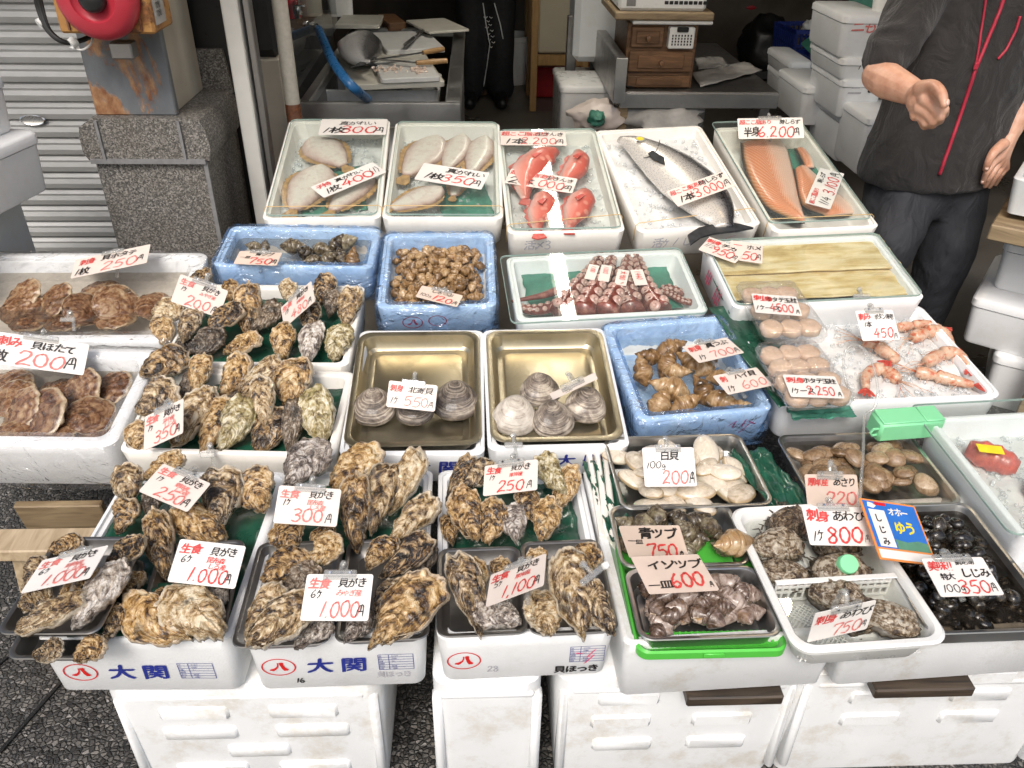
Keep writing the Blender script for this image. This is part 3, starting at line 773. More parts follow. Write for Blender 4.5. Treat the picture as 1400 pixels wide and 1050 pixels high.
# ------------------------------------------------------------------ writing
STROKES = {
 '0': (.62, [[(.35, .97), (.1, .8), (.05, .35), (.25, .03), (.5, .12), (.58, .6), (.4, .95), (.22, .9)]]),
 '1': (.34, [[(.3, 1), (.12, 0)]]), '2': (.62, [[(.05, .76), (.22, .99), (.5, .9), (.47, .6), (.05, .03), (.3, .08), (.62, .03)]]),
 '3': (.6, [[(.06, .88), (.3, 1), (.52, .83), (.42, .62), (.2, .53), (.46, .46), (.56, .22), (.36, 0), (.03, .1)]]),
 '4': (.64, [[(.4, 1), (.22, .65), (.04, .36), (.64, .42)], [(.46, .68), (.36, -.04)]]),
 '5': (.62, [[(.16, .93), (.1, .55), (.38, .6), (.57, .34), (.4, .04), (.04, .06)], [(.16, .93), (.62, .98)]]),
 '6': (.6, [[(.44, 1), (.16, .62), (.07, .22), (.28, 0), (.54, .18), (.42, .42), (.14, .3)]]),
 '7': (.62, [[(.06, .8), (.1, .93), (.6, .94), (.42, .5), (.3, -.02)]]),
 '8': (.6, [[(.5, .84), (.27, 1), (.1, .8), (.48, .38), (.44, .06), (.17, .03), (.1, .28), (.48, .66), (.5, .86)]]),
 '9': (.58, [[(.5, .76), (.3, .99), (.08, .76), (.28, .52), (.5, .72), (.5, .4), (.34, -.02)]]),
 ',': (.2, [[(.14, .1), (.04, -.14)]]), '.': (.2, [[(.08, .06), (.12, .0)]]), '/': (.4, [[(.42, 1.02), (.0, -.02)]]),
 '円': (.7, [[(.04, 0), (.13, .5), (.22, .82)], [(.2, .84), (.45, .97), (.6, .78), (.66, .02)], [(.2, .42), (.62, .46)], [(.4, .9), (.4, .45)]]),
 'ケ': (.62, [[(.28, 1), (.04, .52)], [(.2, .72), (.62, .74)], [(.44, .72), (.38, .3), (.16, .0)]]),
 'g': (.5, [[(.44, .5), (.2, .6), (.08, .36), (.24, .18), (.42, .44), (.4, -.1), (.1, -.2)]]),
 '-': (.5, [[(.05, .45), (.45, .5)]]), '(': (.26, [[(.22, 1.05), (.06, .5), (.2, -.05)]]), ')': (.26, [[(.05, 1.05), (.2, .5), (.06, -.05)]]),
 '!': (.22, [[(.16, 1), (.1, .3)], [(.08, .06), (.09, 0)]]), '~': (.7, [[(.0, .4), (.2, .6), (.4, .4), (.65, .6)]]),
}
_glyphs = {}
def glyph(ch):
 if ch not in _glyphs:
  c = bpy.data.curves.new('glyph', 'FONT'); c.body = ch; c.size = 1.0; c.resolution_u = 3
  o = bpy.data.objects.new('glyph', c); COL.objects.link(o)
  dg = bpy.context.evaluated_depsgraph_get()
  me = bpy.data.meshes.new_from_object(o.evaluated_get(dg))
  vs = [v.co.copy() for v in me.vertices]; fs = [tuple(p.vertices) for p in me.polygons]
  bpy.data.objects.remove(o); bpy.data.curves.remove(c); bpy.data.meshes.remove(me)
  _glyphs[ch] = (vs, fs)
 return _glyphs[ch]
def ref_box():
 vs, _ = glyph('国')
 return min(v.x for v in vs), max(v.x for v in vs), min(v.y for v in vs), max(v.y for v in vs)
_REF = None
_zc = [0.0]
def write(mb, s, x, y, h, rg, weight=.1, slant=.12, shake=.05, z=.0008, stretch=1.0, gap=.1, kw=.94):
 """handwritten line: pen strokes for figures, drawn glyphs for the rest; returns the end x"""
 global _REF
 if _REF is None: _REF = ref_box()
 rx0, rx1, ry0, ry1 = _REF; rs = 1/(ry1-ry0)
 for ch in s:
  if ch == ' ': x += h*.4*stretch; continue
  dy = rg.uniform(-shake, shake)*h; k = 1+rg.uniform(-shake, shake)*1.4; sl = slant+rg.uniform(-shake, shake)
  zz = z+_zc[0]; _zc[0] = (_zc[0]+.00003) % .0004
  if ch in STROKES:
   adv, sts = STROKES[ch]
   for st in sts:
    pts = smoothpath([Vector((a+rg.uniform(-1, 1)*shake*.35, b+rg.uniform(-1, 1)*shake*.35, 0)) for a, b in st], 7) if len(st) > 2 else [Vector((a+(c-a)*q/4, b+(d-b)*q/4, 0)) for (a, b), (c, d) in [st] for q in range(5)]
    m = len(pts); L, Rr = [], []
    for i, p in enumerate(pts):
     t = pts[min(i+1, m-1)]-pts[max(i-1, 0)]
     nrm = Vector((-t.y, t.x, 0)); nrm = nrm.normalized() if nrm.length > 0 else Vector((1, 0, 0))
     wd = weight*(.45+.12*math.sin(i*1.1+dy*90)+.1*math.sin(PI*i/max(1, m-1)))
     L.append(p+nrm*wd); Rr.append(p-nrm*wd)
    def tr(p): return Vector((x+(p.x+p.y*sl)*h*k*stretch, y+dy+p.y*h*k, zz))
    vs = [tr(p) for p in L]+[tr(p) for p in Rr]
    mb.add(vs, [(i, i+m, i+m+1, i+1) for i in range(m-1)])
    zz += .00002
   x += (adv+gap*1.1)*h*stretch
  else:
   vs, fs = glyph(ch); ww = (max((v.x for v in vs), default=rx1))
   cw = (rx1-rx0)*rs*kw if ww > .62*(rx1-rx0) else (ww+.06)*rs
   so = Vector((rg.uniform(-99, 99), 0, 0))
   off = weight*.28
   for (ox, oy) in (((0, 0), (off, 0), (0, off), (-off, -off*.6)) if weight > .05 else ((0, 0),)):
    out = []
    for v in vs:
     a, b = (v.x-rx0)*rs, (v.y-ry0)*rs
     n1 = noise.noise(so+Vector((a*2.2, b*2.2, 0)))*shake*1.6; n2 = noise.noise(so+Vector((a*2.2, b*2.2, 5)))*shake*1.6
     a += n1+ox*1.0; b += n2+oy
     out.append(Vector((x+(a*kw+b*sl)*h*k*stretch, y+dy+b*h*k, zz)))
    mb.add(out, fs); zz += .00002
   x += (cw+gap*.6)*h*stretch
 return x
def fit_plane(tl, tr, bl, C, aspect, wa=.6):
 d1, d2, d3 = ray(*tl), ray(*tr), ray(*bl)
 tc = (CAM-C).normalized()
 a = tc.cross(Vector((0, 0, 1))).normalized(); b = tc.cross(a)
 def ev(n):
  q = (C-CAM).dot(n); P = [CAM+d*(q/d.dot(n)) for d in (d1, d2, d3)]
  e1 = P[1]-P[0]; e2 = P[0]-P[2]
  c = e1.dot(e2)/(e1.length*e2.length); l = math.log(e1.length/e2.length/aspect)
  up = 0.15*max(0, -n.z)
  return 5*c*c+wa*l*l+.12*(1-n.dot(tc))+up, P
 best = None
 for i in range(0, 15):
  for j in range(24):
   th, ph = R(5*i), 2*PI*j/24
   n = tc*math.cos(th)+(a*math.cos(ph)+b*math.sin(ph))*math.sin(th)
   e, P = ev(n)
   if best is None or e < best[0]: best = (e, n, P)
 st = .06
 for _ in range(40):
  imp = False
  for (u, w) in ((1, 0), (-1, 0), (0, 1), (0, -1)):
   n = (best[1]+a*u*st+b*w*st).normalized()
   if n.dot(tc) < .25: continue
   e, P = ev(n)
   if e < best[0]: best = (e, n, P); imp = True
  if not imp: st *= .6
 return best
CARDS = []
def price_card(label, tl, tr, bl, where, items, aspect=1.45, mat='card', clip=True, name='price_card', rad=.004, cat='price card', group='handwritten price cards', clip_w=.5, normal=None):
 """tl, tr, bl: pixel corners; where: point the card's centre stands at; items: (text, x, y, h, ink[, weight, stretch])"""
 rg = random.Random(label)
 if normal is None: _, n, P = fit_plane(tl, tr, bl, where, aspect)
 else:
  n = normal; q = (where-CAM).dot(n); P = [CAM+ray(*c)*(q/ray(*c).dot(n)) for c in (tl, tr, bl)]
 e1 = P[1]-P[0]; e2 = P[0]-P[2]; w, h = e1.length, e2.length
 ex = e1.normalized(); ey = (e2-ex*e2.dot(ex)).normalized()
 mw = frame_matrix((P[1]+P[2])/2, ex, ey)
 mb = MB(); mb.loft([rring(w, h, rad, -.0012, 3), rring(w, h, rad, 0, 3)])
 bow = rg.uniform(-.0015, .0015)
 o = mb.build(name, M[mat], None, 0, mw=mw)
 tag(o, label, cat, group)
 inks = {}
 for it in items:
  s, x, y, hh, ink = it[:5]; wt = it[5] if len(it) > 5 else .11; sx = it[6] if len(it) > 6 else 1.0
  m = inks.setdefault(ink, MB())
  m2 = MB(); xa = (x-.5)*w; xe = write(m2, s, xa, (y-.5)*h, hh*h, rg, wt, stretch=sx)
  lim = (.86 if s != '円' and any(i2[0] == '円' and abs(i2[2]-y) < .12 for i2 in items) else .965)-.5
  k = min(1, (lim*w-xa)/max(1e-6, xe-xa))
  m.add([((v[0]-xa)*k+xa, v[1], v[2]) for v in m2.v], m2.f)
 nm = {'ink_black': 'black_lettering', 'ink_red': 'red_lettering', 'ink_pink': 'faded_red_lettering'}
 for ink, m in inks.items(): m.build(nm.get(ink, 'lettering'), M[ink], o, 0)
 if clip:
  c = MB(); cw = w*clip_w
  c.box((0, h/2+.001, 0), (cw, .012, .007), None, .002)
  c.box((0, h/2-.006, .0022), (cw, .008, .0014), None, .0005)
  c.tube([(0, h/2+.006, -.001), (0, h/2+.016, -.004), (0, h/2+.02, -.01)], [.0035, .0045, .0045], 8)
  c.lathe([(.0, -.006), (.005, -.0045), (.0065, 0), (.005, .0045), (0, .006)], (0, h/2+.021, -.012), 10)
  c.tube([(0, h/2+.02, -.012), (.003, h/2+.012, -.022), (.004, -h*.1, -.03), (.004, -h*.35, -.034)], [.004, .0045, .005, .005], 8)
  c.build('clip', M['clip'], o, 40)
  g = MB()
  for sx in (-1, 1): g.box((sx*cw*.3, h/2+.0015, .0036), (.004, .005, .002), None, .0005)
  g.build('metal_grip', M['chrome'], o, 30)
 return o
# ------------------------------------------------------------------ the stepped display: boxes, trays
G_BOX = 'white foam boxes of the seafood display'
def printed(o, name, fn, mat):
 mb = MB(); fn(mb); return mb.build(name, M[mat], o, 0)
def front(w, d, h, taper=.008):        # map (x, z) on the front wall of a box to local space
 y = -d/2-.0009
 sl = taper/h
 rot = Matrix(((1, 0, 0), (0, -sl, -1), (0, 1, -sl))).transposed()
 def f(mb0, fn, x, z):
  m = MB(); fn(m)
  ang = Matrix.Translation((x, y+sl*(-z)*1.0, z)) @ Matrix.Rotation(R(93.2), 4, 'X')
  mb0.add([ang @ Vector(v) for v in m.v], m.f)
 return f
def disc_ring(m, r0, r1, n=40, sx=1.0):
 vs = []
 for k in range(n):
  a = 2*PI*k/n
  vs.append((math.cos(a)*r0*sx, math.sin(a)*r0, 0)); vs.append((math.cos(a)*r1*sx, math.sin(a)*r1, 0))
 m.add(vs, [(2*k, 2*k+1, 2*((k+1) % n)+1, 2*((k+1) % n)) for k in range(n)])
def brush_eight(m, s):                 # the two brush strokes inside the round red mark
 a = [(-.1, .72), (-.1, .45), (-.2, .1), (-.5, -.18), (-.95, -.35), (-.98, -.5), (-.6, -.62), (-.35, -.45), (-.1, -.1), (.03, .35), (.05, .72)]
 b = [(.14, .78), (.5, .78), (.55, .62), (.5, .4), (.68, -.1), (1.0, -.42), (.85, -.6), (.5, -.62), (.3, -.25), (.2, .2), (.12, .55)]
 for p in (a, b): m.add([(x*s, y*s, 0.0002) for x, y in p], [tuple(range(len(p)))[::-1]])
def print_table(m, w, h, rows=6):
 t = .0009
 for i in range(rows+1): m.add([(-w/2, -h/2+h*i/rows-t/2, 0), (w/2, -h/2+h*i/rows-t/2, 0), (w/2, -h/2+h*i/rows+t/2, 0), (-w/2, -h/2+h*i/rows+t/2, 0)], [(0, 1, 2, 3)])
 for x in (-w/2, -w*.2, w/2): m.add([(x-t/2, -h/2, .0001), (x+t/2, -h/2, .0001), (x+t/2, h/2, .0001), (x-t/2, h/2, .0001)], [(0, 1, 2, 3)])
 rg = random.Random(3)
 left = ['名称', '産地', '内容量', '消費期限', '保存方法', '製造者']; right = ['エゾカキ', '北海道', '5kg', '', '要冷蔵', '大黒屋']
 for i in range(rows):
  y = h/2-h*(i+.8)/rows
  write(m, left[i], -w*.48, y, h/rows*.55, rg, .05, 0, .0, .0002, stretch=.62)
  if right[i]: write(m, right[i], -w*.12, y, h/rows*.55, rg, .05, 0, .0, .0002, stretch=.8)
def crest_front(o, w, d, h, xr, big=True, table=True, zc=-.075, table_x=.28, letters='大関'):
 F = front(w, d, h); S = h/.14
 def red(m):
  F(m, lambda q: (disc_ring(q, .0215, .0235, 44, 1.25), brush_eight(q, .0165)), xr, zc)
 printed(o, 'red_crest', red, 'ink_red_print')
 if big:
  rg = random.Random(5)
  def blue(m):
   F(m, lambda q: write(q, letters[0], 0, 0, .036, rg, .13, .05, .015, .0003, stretch=1.2), xr+.05, zc-.018)
   F(m, lambda q: write(q, letters[1], 0, 0, .036, rg, .13, .05, .015, .0003, stretch=1.2), xr+.108, zc-.018)
  printed(o, 'navy_lettering', blue, 'ink_blue')
 if table:
  printed(o, 'printed_table', lambda m: F(m, lambda q: print_table(q, .06, .042), table_x, zc+.004), 'ink_blue')
 return F
# front row, three crest boxes
A1, mA1, wA1, dA1 = foam_box('white foam box of oysters with red crest and navy letters, beside the pebble paving', FA, [(160, 640), (378, 648), (337, 868), (58, 880)], .15, depth=.09)
F = crest_front(A1, wA1, dA1, .15, -wA1/2+.06, table_x=wA1/2-.075, zc=-.09)
A2, mA2, wA2, dA2 = foam_box('white foam box with red crest, navy letters and stamped 16', FA, [(386, 646), (590, 640), (585, 866), (338, 872)], .15, depth=.09)
F = crest_front(A2, wA2, dA2, .15, -wA2/2+.05, table_x=wA2/2-.055, zc=-.08)
rgA = random.Random(11)
printed(A2, 'stamped_number', lambda m: F(m, lambda q: write(q, '16', 0, 0, .013, rgA, .16, 0, .03, .0004), -wA2/2+.075, -.125), 'ink_black')
printed(A2, 'faded_lettering', lambda m: F(m, lambda q: write(q, '貝ほっき', 0, 0, .016, rgA, .08, 0, .02, .0003), wA2/2-.09, -.118), 'ink_pale')
A3, mA3, wA3, dA3 = foam_box('white foam box with red crest and stamped 28, navy letters missing', FA, [(606, 640), (796, 638), (838, 860), (588, 878)], .125, depth=.09)
F = crest_front(A3, wA3, dA3, .125, -wA3/2+.045, big=False, table_x=wA3/2-.045, zc=-.062)
printed(A3, 'stamped_number', lambda m: F(m, lambda q: write(q, '28', 0, 0, .014, rgA, .16, 0, .03, .0004), -wA3/2+.085, -.095), 'ink_pale')
printed(A3, 'black_lettering', lambda m: F(m, lambda q: write(q, '貝ほっき', 0, 0, .018, rgA, .16, 0, .02, .0004, stretch=1.15), wA3/2-.1, -.108), 'ink_black')
def slash(q, pts, wd):
 for st in pts:
  p = smoothpath([Vector((a, b, .0006)) for a, b in st], 5); n = len(p)
  q.add([v+Vector((wd, wd*.5, 0)) for v in p]+[v-Vector((wd, wd*.5, 0)) for v in p], [(i, i+n, i+n+1, i+1) for i in range(n-1)])
printed(A3, 'marker_strokes', lambda m: F(m, lambda q: slash(q, [[(-.015, .008), (-.004, .006), (.004, .01)], [(.018, .016), (.006, -.004), (.016, .0), (.002, -.022)]], .0022), wA3/2-.05, -.062), 'pink_paint')
# right front boxes (lids the trays stand on)
A4, mA4, wA4, dA4 = foam_box('plain rough white foam box under the green mesh tray', FA, [(806, 640), (1040, 634), (1146, 862), (842, 884)], .155, off=-.012, depth=.03, mat='foam_dirty', rad=.012)
A5, mA5, wA5, dA5 = foam_box('plain white foam box under the black clams', FA, [(1075, 690), (1330, 676), (1500, 850), (1146, 872)], .145, off=-.012, depth=.03, mat='foam_dirty', rad=.012)
# crates below
def crate(label, x0, x1, y0, y1, z0, z1, slots, mat='foam_dirty', seed=0):
 mb = MB(); w, d, h = x1-x0, y1-y0, z1-z0
 cx, cy = (x0+x1)/2, (y0+y1)/2
 mb.loft([rring(w-.03, d-.03, .02, 0, 6), rring(w-.024, d-.024, .025, .01, 6), rring(w, d, .03, h-.05, 6), rring(w, d, .03, h-.004, 6), rring(w-.008, d-.008, .028, h, 6)])
 mb.box((0, -d/2+.004, h-.035), (w*.86, .014, .014), None, .004)
 for (fx, fz, fw) in slots:
  mb.box((fx*w, -d/2+.013+.012*(1-fz), fz*h), (fw, .04, .042), Matrix.Rotation(R(2), 3, 'X'), .007)
 for sx in (-1, 1):
  mb.box((sx*w*.46, -d/2+.012, h*.5), (.018, .03, h*.8), None, .006)
  mb.lathe([(0.001, -.004), (.042, -.004), (.045, .004), (.04, .009), (.001, .009)], (sx*(w/2-.06), -d/2+.055, h-.006), 24)
 o = mb.build('foam_crate', M[mat], None, 45, loc=(cx, cy, z0))
 return tag(o, label, 'crate', 'big foam crates holding up the front row')
def gx(px, py, z): return at_height(px, py, z).x
zA = .345
crate('large stained foam crate under the two oyster boxes with navy letters', gx(128, 962, zA), gx(520, 950, zA), .95, 1.5, 0, zA, [(-.2, .78, .13), (.2, .78, .13), (-.2, .6, .14), (.22, .6, .14), (0, .42, .12), (-.2, .24, .14), (.2, .24, .14)])
zA3 = .37
crate('narrow plain foam crate under the box stamped 28', gx(590, 940, zA3), gx(742, 935, zA3), .925, 1.4, 0, zA3, [])
zA4 = .328
C4 = crate('dirty foam crate with raised bars under the green tray box', gx(762, 950, zA4), gx(1130, 985, zA4), .96, 1.45, 0, zA4, [(-.2, .82, .12), (.2, .82, .12), (-.22, .6, .12), (.2, .6, .12), (-.2, .36, .12), (.2, .36, .12)])
C5 = crate('dirty foam crate at the right front corner of the stall', gx(1122, 985, zA4), gx(1122, 985, zA4)+.55, .96, 1.45, 0, zA4, [(-.2, .78, .12), (.16, .78, .12), (-.2, .56, .12), (.16, .56, .12), (.16, .95, .1)])
for lab, pa, pb, z in (('dark wet plank wedged on the crate below the green tray box', (945, 985), (1076, 972), .3165), ('dark wet plank wedged below the box of black clams', (1206, 972), (1341, 962), .3265)):
 a, b = at_height(*pa, z), at_height(*pb, z)
 mb = MB(); mb.beam(Vector((a.x, .955, z+.004)), Vector((b.x, .955, z+.004)), .034, .024, (0, 0, 1), .003)
 o = mb.build('wood_plank', M['wood_dark'], None, 30, loc=(0, -.026, -.003)); tag(o, lab, 'plank')
# second row
B1, mB1, wB1, dB1 = foam_box('white foam box of two oyster heaps in front of the blue wrapped box', FB, [(285, 388), (498, 390), (478, 500), (206, 498)], .12, off=.0, mat='foam_cream_lit')
B2, mB2, wB2, dB2 = foam_box('white foam box of oysters on a green sheet beside the metal trays', FB, [(222, 500), (484, 508), (458, 624), (160, 618)], .12, mat='foam_cream_lit')
B3, mB3, wB3, dB3 = foam_box('white foam box under the metal tray with three dark clams', FB, [(486, 452), (661, 450), (663, 622), (470, 622)], .1, depth=.07)
B4, mB4, wB4, dB4 = foam_box('white foam box under the metal tray with four clams', FB, [(662, 450), (826, 448), (862, 610), (664, 616)], .1, depth=.07)
for o, w, d in ((B3, wB3, dB3), (B4, wB4, dB4)):
 F = front(w, d, .1); rg = random.Random(4)
 printed(o, 'navy_lettering', lambda m: (F(m, lambda q: write(q, '大', 0, 0, .036, rg, .13, .05, .015, .0003, stretch=1.2), w/2-.16, -.06), F(m, lambda q: write(q, '関', 0, 0, .036, rg, .13, .05, .015, .0003, stretch=1.2), w/2-.1, -.06)), 'ink_blue')
 printed(o, 'printed_table', lambda m: F(m, lambda q: print_table(q, .06, .036), w/2-.032, -.05), 'ink_blue')
T3, mT3, wT3, dT3 = steel_tray('steel tray tinted golden for warm light, with three dark clams beside the oyster box', FB, [(490, 455), (657, 452), (657, 608), (469, 611)], .04, 'steel_gold_lit', off=.006, rad=.03, flare=.018, rim=.012, inner=True)
T4, mT4, wT4, dT4 = steel_tray('steel tray tinted golden for warm light, with four clams beside the blue wrapped whelk box', FB, [(667, 452), (822, 450), (856, 600), (667, 605)], .04, 'steel_gold_lit', off=.006, rad=.03, flare=.018, rim=.012, inner=True)
B5, mB5, wB5, dB5 = foam_box('white foam box wrapped in blue film holding tan whelks', FB, [(836, 440), (986, 433), (1058, 556), (860, 580)], .11, off=.004)
F = front(wB5, dB5, .11); printed(B5, 'marker_strokes', lambda m: F(m, lambda q: slash(q, [[(-.03, .0), (-.015, .015), (-.018, -.005), (0, .004)], [(.01, .018), (.004, -.005), (.02, .0), (.0, -.028)], [(.018, .01), (.035, .0)]], .0025), wB5/2-.07, -.045), 'pink_paint')
FS = Frame(1.62, .56, 4)
B7, mB7, wB7, dB7 = foam_box('white foam box of shrimp on crushed ice', FS, [(992, 424), (1252, 414), (1380, 544), (1072, 552)], .11, mat='foam', rad=.03)
# third row
FC1 = Frame(1.80, .60, 9)
C1, mC1, wC1, dC1 = foam_box('white foam box wrapped in blue film, wide, with dark whelks in water', FC1, [(320, 308), (520, 312), (510, 366), (286, 363)], .11, depth=.075)
C2, mC2, wC2, dC2 = foam_box('white foam box wrapped in blue film, full of tiny brown whelks', FC, [(537, 317), (668, 319), (685, 416), (503, 423)], .10, depth=.06)
F = front(wC2, dC2, .1); printed(C2, 'red_crest', lambda m: (F(m, lambda q: (disc_ring(q, .019, .021, 40, 1.3), brush_eight(q, .014)), -wC2/2+.09, -.055), F(m, lambda q: disc_ring(q, .017, .019, 40, 1.3), .0, -.05)), 'ink_red_print')
C3, mC3, wC3, dC3 = foam_box('white foam box of octopus arms under glass', FC, [(700, 350), (926, 341), (975, 424), (698, 441)], .1, depth=.06)
C4b, mC4, wC4, dC4 = foam_box('white foam box of yellow kelp sheets with red strokes on its side', FC, [(945, 331), (1196, 319), (1270, 408), (1020, 420)], .12, off=.035, depth=.045)
mbm = MB()
for yy, s in ((-.02, 1), (.06, .8)):
 for st in ([(-.05, .03), (-.03, -.025)], [(-.03, .03), (-.012, -.03), (-.005, .0)], [(-.008, .028), (.012, -.028)]):
  p = smoothpath([Vector((-wC4/2-.0012, yy+a*s*.8, -.052+b*s)) for a, b in st], 6) if len(st) > 2 else [Vector((-wC4/2-.0012, yy+a*s*.8, -.052+b*s)) for a, b in st]
  n = len(p); mbm.add([v+Vector((0, .0025, .001)) for v in p]+[v-Vector((0, .0025, .001)) for v in p], [(i, i+n, i+n+1, i+1) for i in range(n-1)])
mbm.build('marker_strokes', M['pink_paint'], C4b, 0)
# back row
D1, mD1, wD1, dD1 = foam_box('white foam box with three flounders under glass beside the door post', FD, [(396, 164), (532, 163), (522, 298), (357, 300)], .1, depth=.07, mat='foam_cream_lit')
D2, mD2, wD2, dD2 = foam_box('white foam box with five flounders under glass', FD, [(538, 166), (683, 168), (688, 298), (525, 299)], .1, depth=.07, mat='foam_cream_lit')
D3, mD3, wD3, dD3 = foam_box('white foam box with red rockfish under glass', FD, [(684, 178), (821, 176), (849, 316), (688, 319)], .11, depth=.07, mat='foam_cream_lit')
D4, mD4, wD4, dD4 = foam_box('white foam box with one whole silver salmon', FD, [(829, 178), (968, 170), (1030, 308), (854, 318)], .1, depth=.05, mat='foam_cream_lit', off=.004)
D5, mD5, wD5, dD5 = foam_box('white foam box with orange salmon fillets under glass', FD, [(984, 174), (1106, 170), (1196, 310), (1047, 318)], .1, depth=.06, mat='foam_cream_lit', off=.006)
for o, w, d, h, s in ((D3, wD3, dD3, .11, '活〆3'), (D4, wD4, dD4, .1, '活ケ / し')):
 F = front(w, d, h); rg = random.Random(8)
 printed(o, 'faded_lettering', lambda m: F(m, lambda q: write(q, s, 0, 0, .03, rg, .1, .1, .05, .0003), -w/2+.05, -.06), 'ink_pale')
F = front(wD4, dD4, .1); printed(D4, 'marker_strokes', lambda m: F(m, lambda q: slash(q, [[(.02, .02), (-.01, .01), (.0, -.012), (.03, -.016)]], .002), wD4/2-.09, -.055), 'pink_paint')
glass_lid('glass sheet over the flounders beside the door post', mD1, wD1, dD1, over=-.02)
glass_lid('glass sheet over the second box of flounders', mD2, wD2, dD2, over=-.02)
glass_lid('glass sheet over the red rockfish mirroring a bright tube lamp', mD3, wD3, dD3, over=-.02)
glass_lid('glass sheet over the salmon fillets, jutting out behind', mD5, wD5, dD5, over=-.01, shift=(-.006, .03))
glass_lid('wide glass sheet over the octopus arms mirroring a tube lamp', mC3, wC3, dC3, over=.012, shift=(-.012, -.01))
glass_lid('wide glass sheet over the yellow kelp sheets', mC4, wC4, dC4, over=-.012)
def band(label, pts, r=.0013):
 mb = MB(); mb.tube(pts, r, 6); o = mb.build('rubber_band', M['rubber'], None, 180); return tag(o, label, 'band')
for lab, m, w, d in (('rubber band across the glass of the flounders by the door post', mD1, wD1, dD1), ('rubber band across the glass over five flounders', mD2, wD2, dD2), ('rubber band across the glass of the red fish', mD3, wD3, dD3), ('rubber band across the glass of the salmon fillets', mD5, wD5, dD5), ('thin rubber band across the salmon box near the tail', mD4, wD4, dD4)):
 sk = .02 if 'red fish' in lab or 'tail' in lab else 0
 band(lab, [local(m, -w/2-.002, -d/2+.05-sk, -.05), local(m, -w/2-.001, -d/2+.05-sk, .003), local(m, -w/2+.008, -d/2+.05-sk, .0105), local(m, w/2-.008, -d/2+.05+sk, .0105), local(m, w/2+.001, -d/2+.05+sk, .003), local(m, w/2+.002, -d/2+.05+sk, -.05)])
# left scallop boxes
FL = Frame(1.418, .515, 9)
L2, mL2, wL2, dL2 = foam_box('large white foam box of scallops on the wooden trestle', FL, [(-110, 472), (214, 477), (166, 610), (-220, 606)], .14, depth=.09, wall=.035, rad=.03)
L1, mL1, wL1, dL1 = foam_box('large white foam box of scallops in front of the granite pier', FL, [(-40, 346), (282, 345), (238, 466), (-110, 468)], .14, depth=.1, wall=.035, rad=.03)
film_sheet('clear_film', 'crinkled clear film around the scallop box by the granite pier', mL1, wL1, dL1, .14, 'film_clear', .08, .07, .035, .006, 3)
film_sheet('clear_film', 'crinkled clear film around the scallop box on the trestle', mL2, wL2, dL2, .14, 'film_clear', .12, .06, .035, .007, 4, puff=.012)
film_sheet('blue_film', 'blue film round the wide whelk box before the flounders', mC1, wC1, dC1, .11, 'film_blue', .1, .07, .02, .006, 5, puff=.004, floor=True)
film_sheet('blue_film', 'blue film round the box of tiny whelks', mC2, wC2, dC2, .1, 'film_blue', .09, .055, .02, .005, 6, floor=True)
film_sheet('blue_film', 'blue film round the tan whelk box right of the clam trays', mB5, wB5, dB5, .11, 'film_blue', .1, .085, .02, .005, 7, floor=True)
ob = MB()       # loose film puff at the corner by the granite pier
# right glass-covered box
FR = Frame(1.28, .56, 4)
RB, mRB, wRB, dRB = foam_box('white foam box with red meat packs at the stall corner', FR, [(1264, 570), (1520, 556), (1700, 716), (1402, 736)], .13, depth=.06)
glass_lid('glass sheet over the red meat packs at the stall corner', mRB, wRB, dRB, over=.03, shift=(-.01, .02))
# row A right trays
FT = Frame(.906, .505, 0)
TW, mTW, wTW, dTW = steel_tray('shallow steel tray of cream clams below the blue wrapped box', FT, [(824, 598), (1014, 592), (1058, 690), (850, 697)], .045, off=.01)
TA, mTA, wTA, dTA = steel_tray('shallow steel tray of tan clams beside the mint plastic case', FT, [(1064, 594), (1240, 590), (1322, 688), (1112, 698)], .045, off=.012)
TK, mTK, wTK, dTK = steel_tray('small steel tray of mossy dark whelks', FT, [(833, 690), (998, 688), (1028, 770), (846, 778)], .045, off=.004)
TI, mTI, wTI, dTI = steel_tray('small steel tray of grey snails on the green mesh tray', FT, [(856, 778), (1035, 772), (1072, 870), (870, 876)], .04, off=.004)
TS, mTS, wTS, dTS = steel_tray('deep steel tray of glossy black clams', FT, [(1176, 690), (1336, 685), (1446, 862), (1256, 868)], .045, 'steel', off=.008)
# oyster trays
TF2, mF2, wF2, dF2 = steel_tray('small steel tray of oysters, lower of two stacked over the paving', FT, [(90, 765), (202, 766), (136, 900), (2, 902)], .026, 'steel_dark', off=.016, rad=.016)
TF1, mF1, wF1, dF1 = steel_tray('small steel tray of oysters, upper of two stacked over the paving', FT, [(72, 733), (197, 734), (140, 866), (-2, 868)], .026, 'steel_dark', off=.05, rad=.016)
TO1, mO1, wO1, dO1 = steel_tray('tilted steel tray of big oysters on the crest box next to the stacked trays', FT, [(214, 742), (332, 740), (312, 866), (182, 884)], .024, 'steel_dark', off=.012, rad=.016)
TO2, mO2, wO2, dO2 = steel_tray('steel tray heaped with oysters behind the 1.000 yen card, its left one', FT, [(345, 742), (462, 738), (462, 880), (324, 886)], .026, 'steel_dark', off=.008, rad=.016)
TO3, mO3, wO3, dO3 = steel_tray('steel tray of grey brown oysters to the right of the 1.000 yen card', FT, [(468, 738), (585, 735), (592, 872), (464, 880)], .026, 'steel_dark', off=.008, rad=.016)
TO4, mO4, wO4, dO4 = steel_tray('steel tray of long oysters under the 1,100 yen card', FT, [(600, 750), (712, 746), (722, 866), (595, 872)], .026, 'steel_dark', off=.008, rad=.016)
TO5, mO5, wO5, dO5 = steel_tray('steel tray of ruffled oysters beside the green mesh tray', FT, [(714, 740), (816, 737), (851, 862), (720, 870)], .026, 'steel_dark', off=.008, rad=.016)
